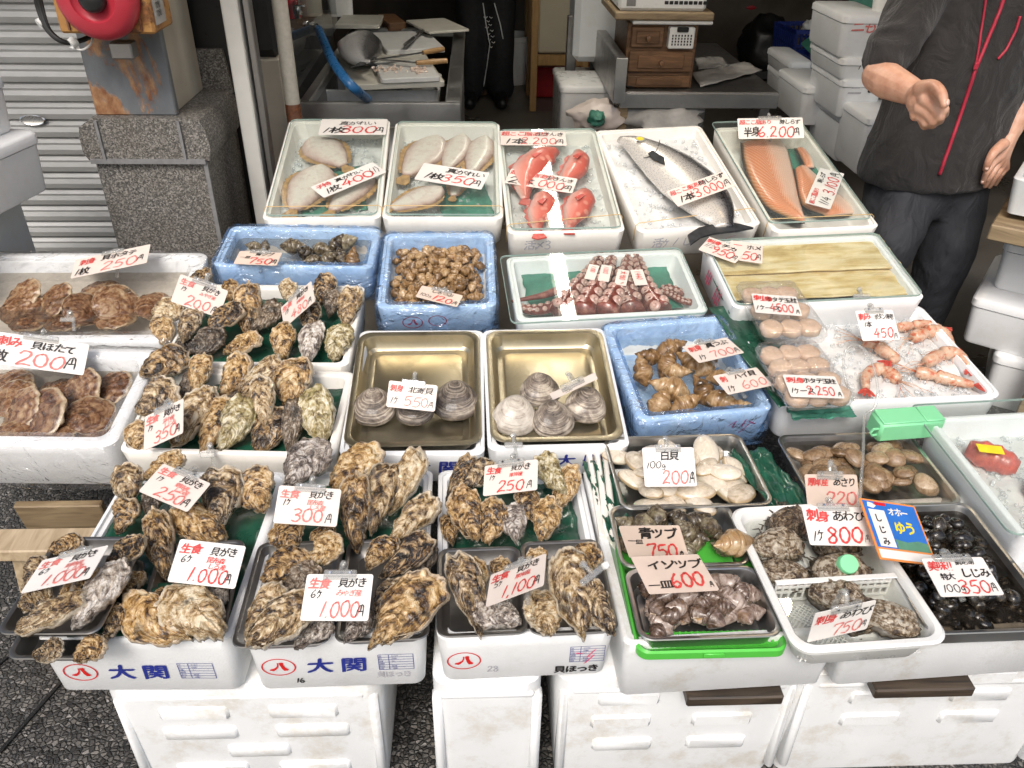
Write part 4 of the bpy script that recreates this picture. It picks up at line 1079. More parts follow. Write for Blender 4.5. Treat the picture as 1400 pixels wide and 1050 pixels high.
# white tub with mesh divider
TB, mTB, wTB, dTB = rect_fit(FT, [(1006, 690), (1178, 687), (1296, 872), (1078, 898)], .03) + (None,) if False else (None,)+rect_fit(FT, [(1006, 690), (1178, 687), (1296, 872), (1078, 898)], .02)
mb = MB(); tray_rings(mb, wTB, dTB, [(.03, -.07, .025), (.024, -.064, .03), (.010, -.012, .03), (.0, -.011, .034), (-.001, -.004, .034), (.003, 0, .034), (.012, -.001, .03), (.016, -.006, .028), (.028, -.058, .026), (.034, -.062, .02)], 8)
TB = mb.build('plastic_tub', M['white_plastic'], None, 40, mw=mTB); tag(TB, 'white plastic tub of abalone with a mesh divider', 'tub')
mb = MB()     # perforated divider basket standing in the tub
dw = wTB*.8; yd = -dTB*.06; hz = .05
for k in range(17):
 x = -dw/2+dw*k/16; mb.box((x, yd, -.028), (.004, .003, hz))
for z in (-.006, -.0185, -.031, -.05): mb.box((0, yd-.0002, z), (dw+.004, .0034, .005))
mb.box((0, yd-.004, -.0015), (dw+.01, .012, .003), None, .001)
o = mb.build('mesh_divider', M['white_plastic'], None, 30, mw=mTB); tag(o, 'white plastic mesh divider standing in the abalone tub', 'divider')
mb = MB()
for k in range(24):
 for sg in (-1, 1):
  x = -dw/2+dw*k/23
  a = Vector((x, yd-.01, -.056)); b = Vector((x+sg*.12, -dTB*.43, -.056+.0006*sg))
  if abs(b.x) > dw/2:
   t = (dw/2-abs(a.x)*(1 if a.x*b.x > 0 else -1))/abs(b.x-a.x) if abs(b.x-a.x) > 0 else 1
   t = max(.02, min(1, t)); b = a.lerp(b, t)
  mb.beam(a, b, .0022, .002)
o = mb.build('mesh_basket_floor', M['white_plastic'], None, 0, mw=mTB); tag(o, 'white plastic lattice lying on the tub floor beneath the abalone', 'lattice')
# green mesh tray
mGT, wGT, dGT = rect_fit(FT, [(846, 742), (1036, 740), (1056, 896), (862, 902)], -.036)
mb = MB(); tray_rings(mb, wGT, dGT, [(.008, -.008, .02), (.001, -.004, .02), (0, .012, .022), (.003, .016, .022), (.008, .012, .02), (.010, .003, .02), (.018, .0, .016)], 6)
for k in range(22):
 x = -wGT/2+.02+(wGT-.04)*k/21; mb.box((x, -dGT/2+.035, .0045), (.0035, .03, .005))
for y in (.022, .03, .038, .047): mb.box((0, -dGT/2+y, .0045), (wGT-.03, .0025, .0056))
mb.box((0, -dGT/2-.002, .0075), (.035, .004, .009), None, .001)
o = mb.build('mesh_tray', M['green_plastic'], None, 40, mw=mGT); tag(o, 'bright green plastic mesh tray under the grey snails', 'tray')
# mint plastic case with handle
pa = FS.hit(1248, 566, .02)
mM = frame_matrix(FR.hit(1240, 574, .0), Vector((1, .1, 0)), FS.v)
mb = MB(); mb.box((0, 0, -.012), (.15, .055, .05), None, .006)
mb.box((-.022, -.0005, .0142), (.098, .05, .004), None, .0015); mb.box((.05, -.0005, .0142), (.044, .05, .004), None, .0015)
mb.tube([(-.075, -.018, -.004), (-.088, -.02, -.002), (-.092, -.02, -.012), (-.086, -.02, -.02), (-.075, -.018, -.02)], .003, 8)
o = mb.build('plastic_case', M['mint_plastic'], None, 40, mw=mM); tag(o, 'mint green plastic case lying before the shrimp box', 'case')
# water and liners
sheet('water', 'clear water over the scallops by the granite pier', 'water', mL1, wL1-.06, dL1-.06, -.042, 'water_murky', .0006, kind='structure')
sheet('water', 'clear water over the scallops on the trestle', 'water', mL2, wL2-.06, dL2-.06, -.042, 'water_murky', .0006, kind='structure')
sheet('water', 'water in the wide blue wrapped whelk box', 'water', mC1, wC1-.035, dC1-.035, -.028, 'water_murky', .0006, kind='structure')
sheet('water', 'water in the blue wrapped box of tan whelks', 'water', mB5, wB5-.035, dB5-.035, -.04, 'water', .0008, kind='structure')
sheet('water', 'water over the abalone', 'water', mTB, wTB-.034, dTB-.034, -.018, 'water_still', 0, kind='structure')
sheet('water', 'water over the cream clams', 'water', mTW, wTW-.016, dTW-.016, -.012, 'water', .0004, kind='structure')
sheet('water', 'water over the tan clams', 'water', mTA, wTA-.016, dTA-.016, -.012, 'water_murky', .0004, kind='structure')
sheet('water', 'water over the black clams', 'water', mTS, wTS-.016, dTS-.016, -.014, 'water_dark', .0004, kind='structure')
for m, w, d in ((mB1, wB1, dB1), (mB2, wB2, dB2)):
 pass
leaf_sheet('green sheet under the two oyster heaps', mB1, wB1, dB1, .0, -.0, -.035, wB1-.05, dB1-.05, 0, .012, 1)
leaf_sheet('green sheet under the oysters beside the golden trays', mB2, wB2, dB2, 0, 0, -.035, wB2-.05, dB2-.05, 0, .012, 2)
leaf_sheet('green sheet under the oysters of the 250 and 1.000 yen cards', mA1, wA1, dA1, .0, .02, -.02, wA1-.03, dA1-.05, 0, .016, 3)
leaf_sheet('crumpled green sheet hanging over the crest box front edge', mA1, wA1, dA1, .02, -dA1/2+.062, .008, wA1*.75, .11, 4, .010, 13)
leaf_sheet('green sheet under the oysters of the 300 yen card', mA2, wA2, dA2, 0, .08, -.028, wA2-.05, dA2-.2, 0, .014, 4)
leaf_sheet('green sheet under the oysters of the 250 yen card in the box stamped 28', mA3, wA3, dA3, 0, .1, -.03, wA3-.05, dA3-.22, 0, .014, 5)
leaf_sheet('dark green sheet between the cream clams and the tan clams', mA4, wA4, dA4, wA4/2+.005, dA4/2-.1, .012, .09, .26, 8, .02, 6)
leaf_sheet('dark green sheet beside the cream clam tray and the foam edge', mA4, wA4, dA4, -wA4/2+.04, dA4/2-.1, .004, .06, .24, 4, .014, 7)
leaf_sheet('green paper under the flounders beside the door post', mD1, wD1, dD1, .0, -.06, -.052, .2, .26, 10, .008, 8, 'leaf_light')
leaf_sheet('green paper under the five flounders', mD2, wD2, dD2, .06, -.12, -.05, .16, .2, 10, .008, 9, 'leaf_light')
leaf_sheet('green paper under the octopus arms', mC3, wC3, dC3, .0, .03, -.045, .42, .2, 0, .006, 10, 'leaf_light')
leaf_sheet('green paper under the salmon fillets', mD5, wD5, dD5, .05, .1, -.045, .2, .26, 0, .006, 11, 'leaf_light')
leaf_sheet('dark green sheet under the kelp sheets', mC4, wC4, dC4, -.05, .0, -.035, wC4*.8, dC4*.85, 0, .003, 12)
leaf_sheet('green sheet under the clear packs of scallop meat', mB7, wB7, dB7, -wB7/2+.03, .0, .004, .13, dB7+.02, 6, .01, 14)
leaf_sheet('green sheet below the 2.250 yen pack', mB7, wB7, dB7, -wB7/2+.09, -dB7/2-.01, -.012, .15, .06, 2, .008, 15, 'leaf_light')
# narrow foam lids leaning between the crest box and the clams
mb = MB()
for k in range(3):
 a = FT.hit(803+k*11, 632, -.05); b = FT.hit(822+k*8, 752, -.05)
 if k < 3: mb.beam(a, b, .013, .08, (0, 0, 1), .003)
 o = mb.build('foam_slab', M['foam_cream_lit'], None, 40); mb = MB()
 tag(o, ['first', 'second', 'third'][k]+' foam slab on edge counted from the oysters of the box stamped 28', 'slab', 'foam slabs standing on edge')
# ------------------------------------------------------------------ oysters
def oyster(p1, p2, mat, label, fr, off=0.0, tilt=22, i=None, group=None, wide=1.0, roll=None):
 k = oyster.n = oyster.n+1
 rg = random.Random(k*13+1)
 idx = i if i is not None else rg.randrange(14)
 mid = ((p1[0]+p2[0])/2, (p1[1]+p2[1])/2)
 P = fr.hit(mid[0], mid[1], off)
 a = fr.t+R(tilt+rg.uniform(-7, 7)); n = Vector((rg.uniform(-.18, .18), -math.sin(a), math.cos(a))).normalized()
 pts = []
 for q in (p1, p2):
  d = ray(*q); pts.append(CAM+d*((P-CAM).dot(n)/d.dot(n)))
 d = pts[1]-pts[0]; L = d.length*1.13
 if rg.random() < .35 and roll is None: n = -n            # lies on its other valve
 wr = OYSTERS[idx]['W'];
 W = min(1.25, max(.8, (.07/L)**.55))*rg.uniform(.95, 1.1)*wide
 m = oriented((pts[0]+pts[1])/2, d, n, L*W, L, L*rg.uniform(.85, 1.1)*min(1.3, max(.9, (.085/L)**.5)))
 return place_mesh('oyster', oyster_mesh(idx, mat), m, label, 'oyster', group)
oyster.n = 0
b, p, dk, gr, gy = 'oyster', 'oyster_pale', 'oyster_dark', 'oyster_green', 'oyster_grey'
def heap(fr, group, rows, off=0.0, tilt=22):
 for r in rows:
  oyster((r[0], r[1]), (r[2], r[3]), r[4], r[5], fr, off=(r[6] if len(r) > 6 else 0)+off, tilt=r[7] if len(r) > 7 else tilt, wide=r[8] if len(r) > 8 else 1.0, group=group)
heap(FB, 'oysters of the 200 yen heap', [
 (232, 484, 262, 466, dk, 'dark oyster half hidden at the bottom of the 200 yen heap', -.01),
 (313, 412, 316, 384, b, 'brown oyster peeping out behind the 200 yen card, by the blue film', .01),
 (258, 385, 288, 372, b, 'brown oyster tip above the clip of the 200 yen card', .02),
 (341, 455, 338, 390, b, 'tall teardrop oyster to the right of the 200 yen card', .03, 30, 1.1),
 (347, 453, 382, 416, dk, 'pointed dark oyster leaning out to the right of the 200 yen heap', .012),
 (288, 446, 330, 420, b, 'brown oyster with white lip right under the 200 yen card', .04, 22, 1.3),
 (208, 440, 244, 412, p, 'pale oyster at the upper left corner of the 200 yen heap', .02, 25, 1.3),
 (252, 466, 266, 424, p, 'pale grooved oyster below the left half of the 200 yen card', .03, 28, 1.2),
 (228, 470, 220, 434, b, 'brown oyster on the lower left edge of the 200 yen heap', .012, 28, 1.2),
 (256, 482, 308, 456, dk, 'dark squat oyster in the middle of the lowest row of the 200 yen heap', .012, 22, 1.25),
 (309, 482, 354, 460, b, 'brown oyster ending the lowest row of the 200 yen heap on the green sheet', .01, 22, 1.3),
 (290, 470, 300, 440, dk, 'dark oyster filling the middle of the 200 yen heap', .01),
])
heap(FB, 'oysters of the second back heap', [
 (397, 412, 393, 384, p, 'small pale oyster behind the slanting card of the second heap', .02, 30, 1.2),
 (452, 432, 456, 398, dk, 'dark oyster wedged in the second heap between two taller ones', .008, 30),
 (436, 415, 450, 376, b, 'topmost brown oyster of the second heap', .02, 32),
 (471, 448, 482, 392, p, 'tall pale oyster standing at the right of the second heap', .02, 32, 1.2),
 (428, 450, 420, 412, p, 'oyster with a white tip in the middle of the second heap', .03, 25, 1.2),
 (387, 491, 386, 442, b, 'round brown oyster at the front left of the second heap', .012, 25, 1.1),
 (417, 492, 431, 442, gy, 'grey oyster in the centre of the front row of the second heap', .015, 25, 1.3),
 (453, 492, 468, 444, gr, 'greenish oyster at the front right of the second heap', .012, 25, 1.15),
])
heap(FB, 'oysters of the 350 yen box', [
 (250, 545, 262, 512, dk, 'dark oyster half buried in the back row of the 350 yen box', .0),
 (310, 560, 330, 530, dk, 'dark oyster in the gap behind the tall pale one of the 350 yen box', -.01),
 (197, 513, 253, 482, b, 'round golden brown oyster at the back left of the 350 yen box', .025, 25, 1.5),
 (270, 535, 277, 486, b, 'second oyster from the left in the back row of the 350 yen box', .02, 30, 1.25),
 (306, 545, 334, 486, b, 'third oyster from the left in the back row of the 350 yen box', .02, 28, 1.05),
 (331, 541, 382, 492, p, 'pale slanting oyster at the middle of the back row of the 350 yen box', .018, 26),
 (388, 553, 409, 495, b, 'wide golden oyster at the right of the back row of the 350 yen box', .02, 28, 1.3),
 (347, 616, 388, 562, b, 'oyster lying under the tall pale one of the 350 yen box', .0, 25, 1.1),
 (363, 583, 356, 517, p, 'tall pale ringed oyster standing up in the middle of the 350 yen box', .035, 34, 1.0),
 (276, 617, 314, 548, b, 'dark gold oyster in front of the 350 yen card, right of it', .012, 26),
 (304, 618, 337, 546, gr, 'greenish oyster in the front row of the 350 yen box', .014, 26),
 (393, 615, 405, 548, dk, 'narrow dark oyster in the front row of the 350 yen box', .01, 28, .9),
 (437, 605, 430, 535, gr, 'large greenish pale oyster standing at the right end of the 350 yen box', .02, 34, 1.05),
 (236, 608, 285, 534, p, 'long pale oyster with white tip to the right of the 350 yen card', .016, 24),
 (192, 568, 238, 526, p, 'ruffled pale oyster behind the 350 yen card', .02, 28, 1.4),
 (194, 617, 184, 580, b, 'brown oyster below the 350 yen card at the left wall', .01, 28, 1.1),
])
heap(FA, 'oysters of the 250 yen card at the left', [
 (199, 651, 249, 620, b, 'brown oyster topping the heap behind the left 250 yen card', .06, 22, 1.0),
 (171, 687, 176, 636, p, 'pale oyster at the upper left of the front left box', .05, 32, 1.1),
 (165, 727, 179, 682, b, 'round ringed oyster at the left wall below the pale one, front left box', .03, 26, 1.35),
 (302, 718, 306, 642, p, 'three cornered oyster with pointed tip right of the left 250 yen card', .05, 30, 1.2),
 (357, 700, 338, 644, b, 'broad oyster at the upper right corner of the front left box', .05, 30, 1.4),
 (226, 786, 212, 702, b, 'long dark gold oyster below the left 250 yen card', .03, 26, .9),
 (306, 741, 240, 698, b, 'slanting brown oyster below the left 250 yen card, towards the green sheet', .025, 22, 1.0),
 (206, 706, 208, 672, dk, 'dark oyster under the left 250 yen card', .03),
])
heap(FA, 'oysters on the tilted tray of the first 1.000 yen card', [
 (237, 806, 211, 828, b, 'small brown oyster at the back of the tilted tray below its card', .03, 18, 1.2),
 (308, 826, 278, 800, gy, 'bluish grey oyster under the first 1.000 yen card on the tilted tray', .025, 18, 1.1),
 (256, 874, 170, 830, b, 'big brown frilled oyster in the lower left of the tilted tray', .03, 14, 1.15),
 (306, 862, 232, 810, p, 'big pale frilled oyster lying across the tilted tray', .045, 14, 1.1),
])
heap(FA, 'oysters on the upper stacked tray', [
 (69, 755, 112, 738, b, 'brown oyster tip behind the card of the stacked trays', .03, 18),
 (38, 798, 57, 762, p, 'pale oyster under the card edge of the stacked trays', .03, 20, 1.3),
 (147, 773, 194, 736, b, 'brown ridged oyster at the back right of the upper stacked tray', .04, 18, .9),
 (82, 818, 132, 780, b, 'brown oyster below the card in the middle of the upper stacked tray', .04, 18),
 (30, 836, 66, 800, p, 'white and tan oyster at the left of the upper stacked tray', .035, 20, 1.2),
 (104, 854, 168, 772, gy, 'long grey oyster at the right of the upper stacked tray', .05, 16, 1.0),
 (26, 862, 115, 818, p, 'pale greenish oyster at the front of the upper stacked tray', .055, 16, .95),
], .028)
heap(FA, 'oysters on the lower stacked tray', [
 (46, 900, 86, 884, p, 'pale oyster at the front of the lower stacked tray', .0, 15),
 (103, 900, 142, 874, b, 'brown oyster at the front right of the lower stacked tray', .0, 15),
 (148, 872, 166, 828, b, 'brown oyster along the right edge of the lower stacked tray', .005, 15, .9),
 (170, 818, 190, 782, b, 'brown oyster at the back right corner of the lower stacked tray', .005, 15, .9),
], .028)
heap(FA, 'oysters of the 300 yen heap', [
 (400, 750, 384, 716, b, 'brown oyster with white edge beneath the 300 yen card', .02, 25, 1.5),
 (447, 744, 438, 722, b, 'small oyster beneath the right corner of the 300 yen card', .015, 25, 1.3),
 (392, 664, 440, 602, gy, 'grey violet fluted oyster above the clip of the 300 yen card', .06, 30, 1.2),
 (454, 668, 513, 614, b, 'long brown oyster at the top of the 300 yen heap, next to the fluted one', .055, 26, 1.0),
 (533, 697, 574, 618, p, 'long pale ringed oyster at the upper right corner of the 300 yen heap', .055, 28, .85),
 (506, 724, 531, 636, p, 'long pale oyster in the middle of the 300 yen heap', .05, 28, .85),
 (490, 748, 485, 652, b, 'long dark gold oyster right of the 300 yen card', .05, 28, .85),
 (533, 744, 593, 678, p, 'pale curved oyster reaching over the right wall of the 300 yen heap', .05, 24, .9),
])
heap(FA, 'oysters left of the second 1.000 yen card', [
 (358, 794, 420, 755, b, 'broad brown oyster with a white knob at the back of the heaped tray', .045, 20, 1.2),
 (428, 773, 464, 734, b, 'small orange brown oyster with a folded edge above the heaped tray', .06, 26, 1.1),
 (388, 808, 434, 776, dk, 'dark fuzzy oyster beside the second 1.000 yen card', .05, 20, 1.2),
 (342, 874, 380, 800, p, 'grey tan oyster along the left wall of the heaped tray', .045, 22, 1.0),
 (405, 882, 452, 848, gy, 'grey oyster at the front right of the heaped tray under the card', .025, 16),
 (342, 882, 424, 820, p, 'long pale streaked oyster across the front of the heaped tray', .07, 20, .9),
])
heap(FA, 'oysters right of the second 1.000 yen card', [
 (572, 794, 592, 740, dk, 'narrow dark oyster at the edge of the tray next to the 1.000 yen card', .03, 24, .8),
 (500, 772, 538, 736, b, 'brown oyster behind the clip of the second 1.000 yen card', .045, 24, 1.3),
 (513, 838, 542, 792, p, 'tan oyster beside the right edge of the second 1.000 yen card', .04, 20, 1.1),
 (526, 788, 590, 736, b, 'brown striped oyster at the back of the tray by the 1.000 yen card', .06, 22, 1.0),
 (475, 877, 503, 834, gy, 'grey oyster under the lower right corner of the second 1.000 yen card', .03, 18, 1.0),
 (512, 880, 594, 792, b, 'largest ruffled brown oyster at the front, next to the 1.000 yen card', .06, 18, 1.15),
])
heap(FA, 'oysters of the red 250 yen card', [
 (618, 744, 612, 706, b, 'brown oyster low at the left wall of the box stamped 28', .01, 25),
 (614, 684, 646, 626, b, 'narrow ridged oyster at the back left of the box stamped 28', .045, 30, .8),
 (633, 668, 671, 632, p, 'oyster behind the left edge of the red 250 yen card', .05, 26, 1.2),
 (650, 738, 626, 670, b, 'hooked pale edged oyster below the red 250 yen card, far left', .04, 26, 1.2),
 (666, 744, 680, 682, b, 'second oyster from the left below the red 250 yen card', .03, 26, 1.0),
 (706, 740, 699, 692, gy, 'round grey oyster in the middle below the red 250 yen card', .03, 26, 1.3),
 (732, 713, 716, 666, b, 'brown oyster with a white tip below the figure of the red 250 yen card', .045, 26, 1.25),
 (768, 674, 737, 622, gr, 'big greenish oyster right of the red 250 yen card', .055, 30, 1.2),
 (763, 695, 784, 640, b, 'brown oyster at the right wall of the box stamped 28', .03, 30, .9),
 (742, 738, 753, 684, b, 'dark gold oyster at the right end of the row below the red 250 yen card', .035, 26, 1.05),
])
heap(FA, 'oysters on the tray of the 1,100 yen card', [
 (655, 810, 644, 766, b, 'brown oyster at the back of the 1,100 yen tray left of its card', .035, 20, 1.2),
 (700, 800, 680, 764, b, 'oyster hidden beneath the 1,100 yen card', .03, 20),
 (650, 830, 634, 800, dk, 'dark oyster in the middle of the 1,100 yen tray', .03, 20),
 (659, 862, 624, 760, p, 'long pale curved oyster at the left of the 1,100 yen tray', .05, 20, .75),
 (712, 846, 652, 834, gy, 'pointed grey oyster at the front right of the 1,100 yen tray', .045, 16, .95),
])
heap(FA, 'oysters on the tray beside the green mesh tray', [
 (738, 790, 730, 750, b, 'oyster behind the right edge of the 1,100 yen card', .03, 22),
 (770, 778, 818, 750, b, 'brown ruffled oyster at the back of the ruffled tray', .05, 22, 1.2),
 (750, 868, 735, 812, p, 'tan oyster at the front left of the ruffled tray', .035, 22, 1.25),
 (800, 866, 771, 756, p, 'long frilly pale oyster in the middle of the ruffled tray', .055, 22, .85),
 (831, 866, 805, 798, p, 'pale oyster under the clear clip on the ruffled tray', .045, 22, 1.05),
])
# ------------------------------------------------------------------ clams
def shellthing(name, me, P, d, n, L, label, cat, group, sz=1.0, sx=1.0):
 return place_mesh(name, me, oriented(P, d, n, L*sx, L, L*sz), label, cat, group)
SC = [mesh_of('surf_clam_%d' % i, lambda i=i: shell_geo(40+i, 1, 1.14, .27, .24, egg=.3, umbo=.93, ridge=.005, nr=9, rough=.006, wob=.012, N=72, RT=20, RB=14, dome=.6), M['surfclam']) for i in range(3)]
for (x1, y1, x2, y2, mat, i, lab, off, tl) in [
 (510, 531, 512, 581, 'surfclam', 0, 'ringed dark clam left of the 540 yen card', .0, 26),
 (566, 540, 568, 581, 'surfclam', 1, 'dark clam underneath the 540 yen card', -.005, 20),
 (622, 521, 624, 574, 'surfclam', 2, 'ringed dark clam right of the 540 yen card', .0, 24),
 (736, 510, 740, 556, 'surfclam', 1, 'dark clam at the back of the four in the right golden tray', .004, 26),
 (706, 541, 702, 595, 'surfclam_pale', 0, 'pale cream clam at the left of the right golden tray', .006, 36),
 (806, 530, 796, 577, 'surfclam', 2, 'dark clam beneath the slanted card in the right golden tray', .0, 26),
 (754, 548, 758, 598, 'surfclam', 0, 'brown and tan banded clam at the front of the right golden tray', .006, 30)]:
 P = FB.hit((x1+x2)/2, (y1+y2)/2, off); a = FB.t+R(tl); n = Vector((0, -math.sin(a), math.cos(a)))
 q = [CAM+ray(*z)*((P-CAM).dot(n)/ray(*z).dot(n)) for z in ((x1, y1), (x2, y2))]
 L = (q[1]-q[0]).length*1.05
 shellthing('surf_clam', with_mat('surf_clam_%d' % i, SC[i], M[mat]), P, q[1]-q[0], n, L, lab, 'clam', 'large clams in the golden trays', .78)
def scatter_grid(mw, w, d, n, rg, jit=.35):
 cols = max(1, round(math.sqrt(n*w/d))); rows = math.ceil(n/cols); out = []
 for r in range(rows):
  for c in range(cols):
   if len(out) < n:
    out.append(((c+.5+(.25 if r % 2 else -.25)+rg.uniform(-jit, jit))/cols*w-w/2, d/2-(r+.5+rg.uniform(-jit, jit))/rows*d))
 return out
def pile(name, meshes, mw, w, d, z, n, L, label, cat, group, seed, tiltmax=35, zj=.006, sz=1.0, sx=1.0, lean=0, snails=False, layers=1, dz=.012, lj=.18, labels=None):
 rg = random.Random(seed); k = 0
 for ly in range(layers):
  nn = n if ly == 0 else int(n*.55)
  ws, ds = (w, d) if ly == 0 else (w*.8, d*.8)
  for (x, y) in scatter_grid(mw, ws, ds, nn, rg):
   rot = Matrix.Rotation(rg.uniform(0, 2*PI), 3, 'Z')
   if snails:       # axis lying down, mouth turned up more or less
    rot = rot @ Matrix.Rotation(R(rg.uniform(55, 115)), 3, 'X') @ Matrix.Rotation(R(180+rg.uniform(-80, 80)), 3, 'Z')
   tl = Matrix.Rotation(R(rg.uniform(-tiltmax, tiltmax)+lean), 3, 'X') @ Matrix.Rotation(R(rg.uniform(-tiltmax, tiltmax)), 3, 'Y')
   s = L*rg.uniform(1-lj, 1+lj)
   m = mw @ Matrix.Translation((x, y, z+ly*dz+rg.uniform(-zj, zj))) @ (tl @ rot).to_4x4() @ Matrix.Diagonal((s*sx, s, s*sz, 1))
   place_mesh(name, meshes[rg.randrange(len(meshes))], m, label, cat, group); k += 1
 return k
WC = [mesh_of('white_clam_%d' % i, lambda i=i: shell_geo(60+i, 1, 1.65, .26, .24, egg=.15, umbo=.97, ridge=.003, nr=7, wob=.012, N=48, RT=12, RB=10, dome=.62), M['whiteclam']) for i in range(3)]
pile('cream_clam', WC, mTW, wTW-.05, dTW-.045, -.02, 20, .05, 'smooth cream clam in the shallow steel tray of the 200 yen white clams', 'clam', 'cream clams in the steel tray', 3, 16, .004, layers=2, dz=.014)
AS = [mesh_of('tan_clam_%d' % i, lambda i=i: shell_geo(70+i, 1, 1.3, .28, .26, egg=.3, umbo=.95, ridge=.005, nr=12, wob=.015, N=48, RT=14, RB=10, dome=.6), M['asari']) for i in range(3)]
pile('tan_clam', AS, mTA, wTA-.045, dTA-.04, -.018, 25, .044, 'tan clam in the steel tray behind the abalone tub', 'clam', 'tan clams in the steel tray', 5, 28, .005, layers=2, dz=.016)
SJ = [mesh_of('black_clam_%d' % i, lambda i=i: shell_geo(80+i, 1, 1.25, .36, .33, egg=.22, umbo=.95, ridge=.008, nr=10, wob=.015, N=36, RT=10, RB=8, dome=.58), M['shijimi']) for i in range(3)]
pile('black_clam', SJ, mTS, wTS-.04, dTS-.04, -.026, 92, .0265, 'small glossy black clam in the deep steel tray at the stall corner', 'clam', 'black clams in the deep tray', 6, 45, .005, layers=3, dz=.010)
# ------------------------------------------------------------------ scallops in the two left boxes
SCL = [mesh_of('scallop_%d' % i, lambda i=i: shell_geo(90+i, 1, 1.02, .11, .15, egg=.1, umbo=.93, ridge=.006, nr=5, rough=.006, wob=.02, N=96, RT=14, RB=8, ribs=24, rib_a=.013, frill=.02, dome=.7), M['scallop']) for i in range(4)]
def scallop(x1, y1, x2, y2, fr, off, tl, roll, lab, group, i=0, mat='scallop'):
 P = fr.hit((x1+x2)/2, (y1+y2)/2, off); a = fr.t+R(tl-16); n = Vector((math.sin(R(roll*1.3)), -math.sin(a), math.cos(a))).normalized()
 q = [CAM+ray(*z)*((P-CAM).dot(n)/ray(*z).dot(n)) for z in ((x1, y1), (x2, y2))]
 L = min(.145, max(.11, (q[1]-q[0]).length))
 shellthing('scallop', SCL[i % 4], P, q[1]-q[0], n, L, lab, 'scallop', group, 1.0)
g1, g2 = 'scallops in the box by the pier', 'scallops in the box on the trestle'
for i, r in enumerate([
 (0, 436, 60, 408, -.05, 30, 0, 'dim scallop at the far left of the box by the pier'),
 (14, 418, 52, 390, -.04, 35, -15, 'scallop with hairy growth at the back left of the box by the pier'),
 (52, 424, 98, 398, -.035, 35, -20, 'leaning brown scallop with pale lower rim in the box by the pier'),
 (110, 404, 165, 392, -.045, 10, 0, 'scallop at the back centre of the box by the pier, under its card'),
 (92, 436, 138, 410, -.035, 28, 25, 'brown scallop at the front centre of the box by the pier'),
 (130, 428, 190, 404, -.028, 35, 22, 'large leaning scallop with pale edge at the right of the box by the pier'),
 (190, 430, 235, 408, -.045, 20, 10, 'dark scallop at the right wall of the box by the pier'),
 (136, 440, 180, 432, -.05, 8, 0, 'flat reddish scallop at the front right of the box by the pier'),
 (20, 444, 66, 434, -.055, 8, 0, 'flat dark scallop at the front left of the box by the pier'),
 (70, 444, 112, 434, -.055, 8, 0, 'flat dark scallop at the front middle of the box by the pier'),
 ]): scallop(r[0], r[1], r[2], r[3], FL, r[4], r[5], r[6], r[7], g1, i)
for i, r in enumerate([
 (0, 535, 28, 520, -.045, 20, 0, 'dark scallop at the far back left of the trestle box'),
 (0, 560, 34, 530, -.035, 25, 0, 'brown scallop at the left edge of the trestle box'),
 (5, 580, 55, 545, -.028, 40, -25, 'leaning ribbed scallop with cream rim at the left of the trestle box'),
 (26, 586, 90, 554, -.022, 40, -22, 'leaning scallop with hairy top and cream rim, centre left of the trestle box'),
 (86, 552, 138, 520, -.03, 45, -20, 'scallop standing nearly on edge at the back centre of the trestle box'),
 (130, 540, 172, 524, -.04, 25, -10, 'scallop at the back right wall of the trestle box'),
 (100, 588, 148, 548, -.028, 22, 10, 'orange brown scallop lying in the centre right of the trestle box'),
 (48, 604, 98, 576, -.032, 15, 0, 'reddish scallop at the front centre of the trestle box'),
 (0, 604, 38, 586, -.035, 15, 0, 'dark brown scallop at the front left corner of the trestle box'),
 (106, 604, 146, 586, -.05, 10, 0, 'scallop under water at the front right of the trestle box'),
 (60, 545, 95, 530, -.05, 10, 0, 'greyish scallop under water at the back of the trestle box'),
 ]): scallop(r[0], r[1], r[2], r[3], FL, r[4], r[5], r[6], r[7], g2, i+1)
# ------------------------------------------------------------------ snails
WK = [snail_mesh('tan_whelk_%d' % i, 300+i, 'whelk', spire=.4+.05*i, plump=.56, ridges=.008, siphon=.6) for i in range(3)]
WD = [with_shell('dark_whelk_%d' % i, snail_mesh('dark_whelk_src_%d' % i, 310+i, 'whelk', spire=.44, plump=.58, ridges=.0, siphon=.5, knob=.04), 'whelk_dark') for i in range(3)]
WG = [with_shell('grey_snail_%d' % i, snail_mesh('grey_snail_src_%d' % i, 320+i, 'whelk', spire=.36+.04*i, plump=.68, siphon=.6), 'whelk_grey') for i in range(3)]
TINY = [snail_mesh('tiny_whelk_%d' % i, 330+i, 'whelk', turns=3.5, spire=.36, plump=.76, N=16, S=22) for i in range(3)]
def snail(me, x, y, fr, off, size, az, el, lab, group, name='whelk'):
 P = fr.hit(x, y, off); az, el = R(az), R(el)
 ax = (fr.x*math.cos(az)+fr.v*math.sin(az))*math.cos(el)+fr.n*math.sin(el)      # towards the apex
 rg = random.Random(lab+str(x)); roll = R(90+rg.uniform(-75, 75))
 ey = ax.cross(fr.n).normalized(); ex = ey.cross(ax); e1 = ex*math.cos(roll)+ey*math.sin(roll); e2 = ax.cross(e1)
 m = Matrix((e1*size, e2*size, ax*size)).transposed().to_4x4(); m.translation = P
 return place_mesh(name, me, m, lab, 'whelk', group)
gw = 'tan whelks in the blue wrapped box'
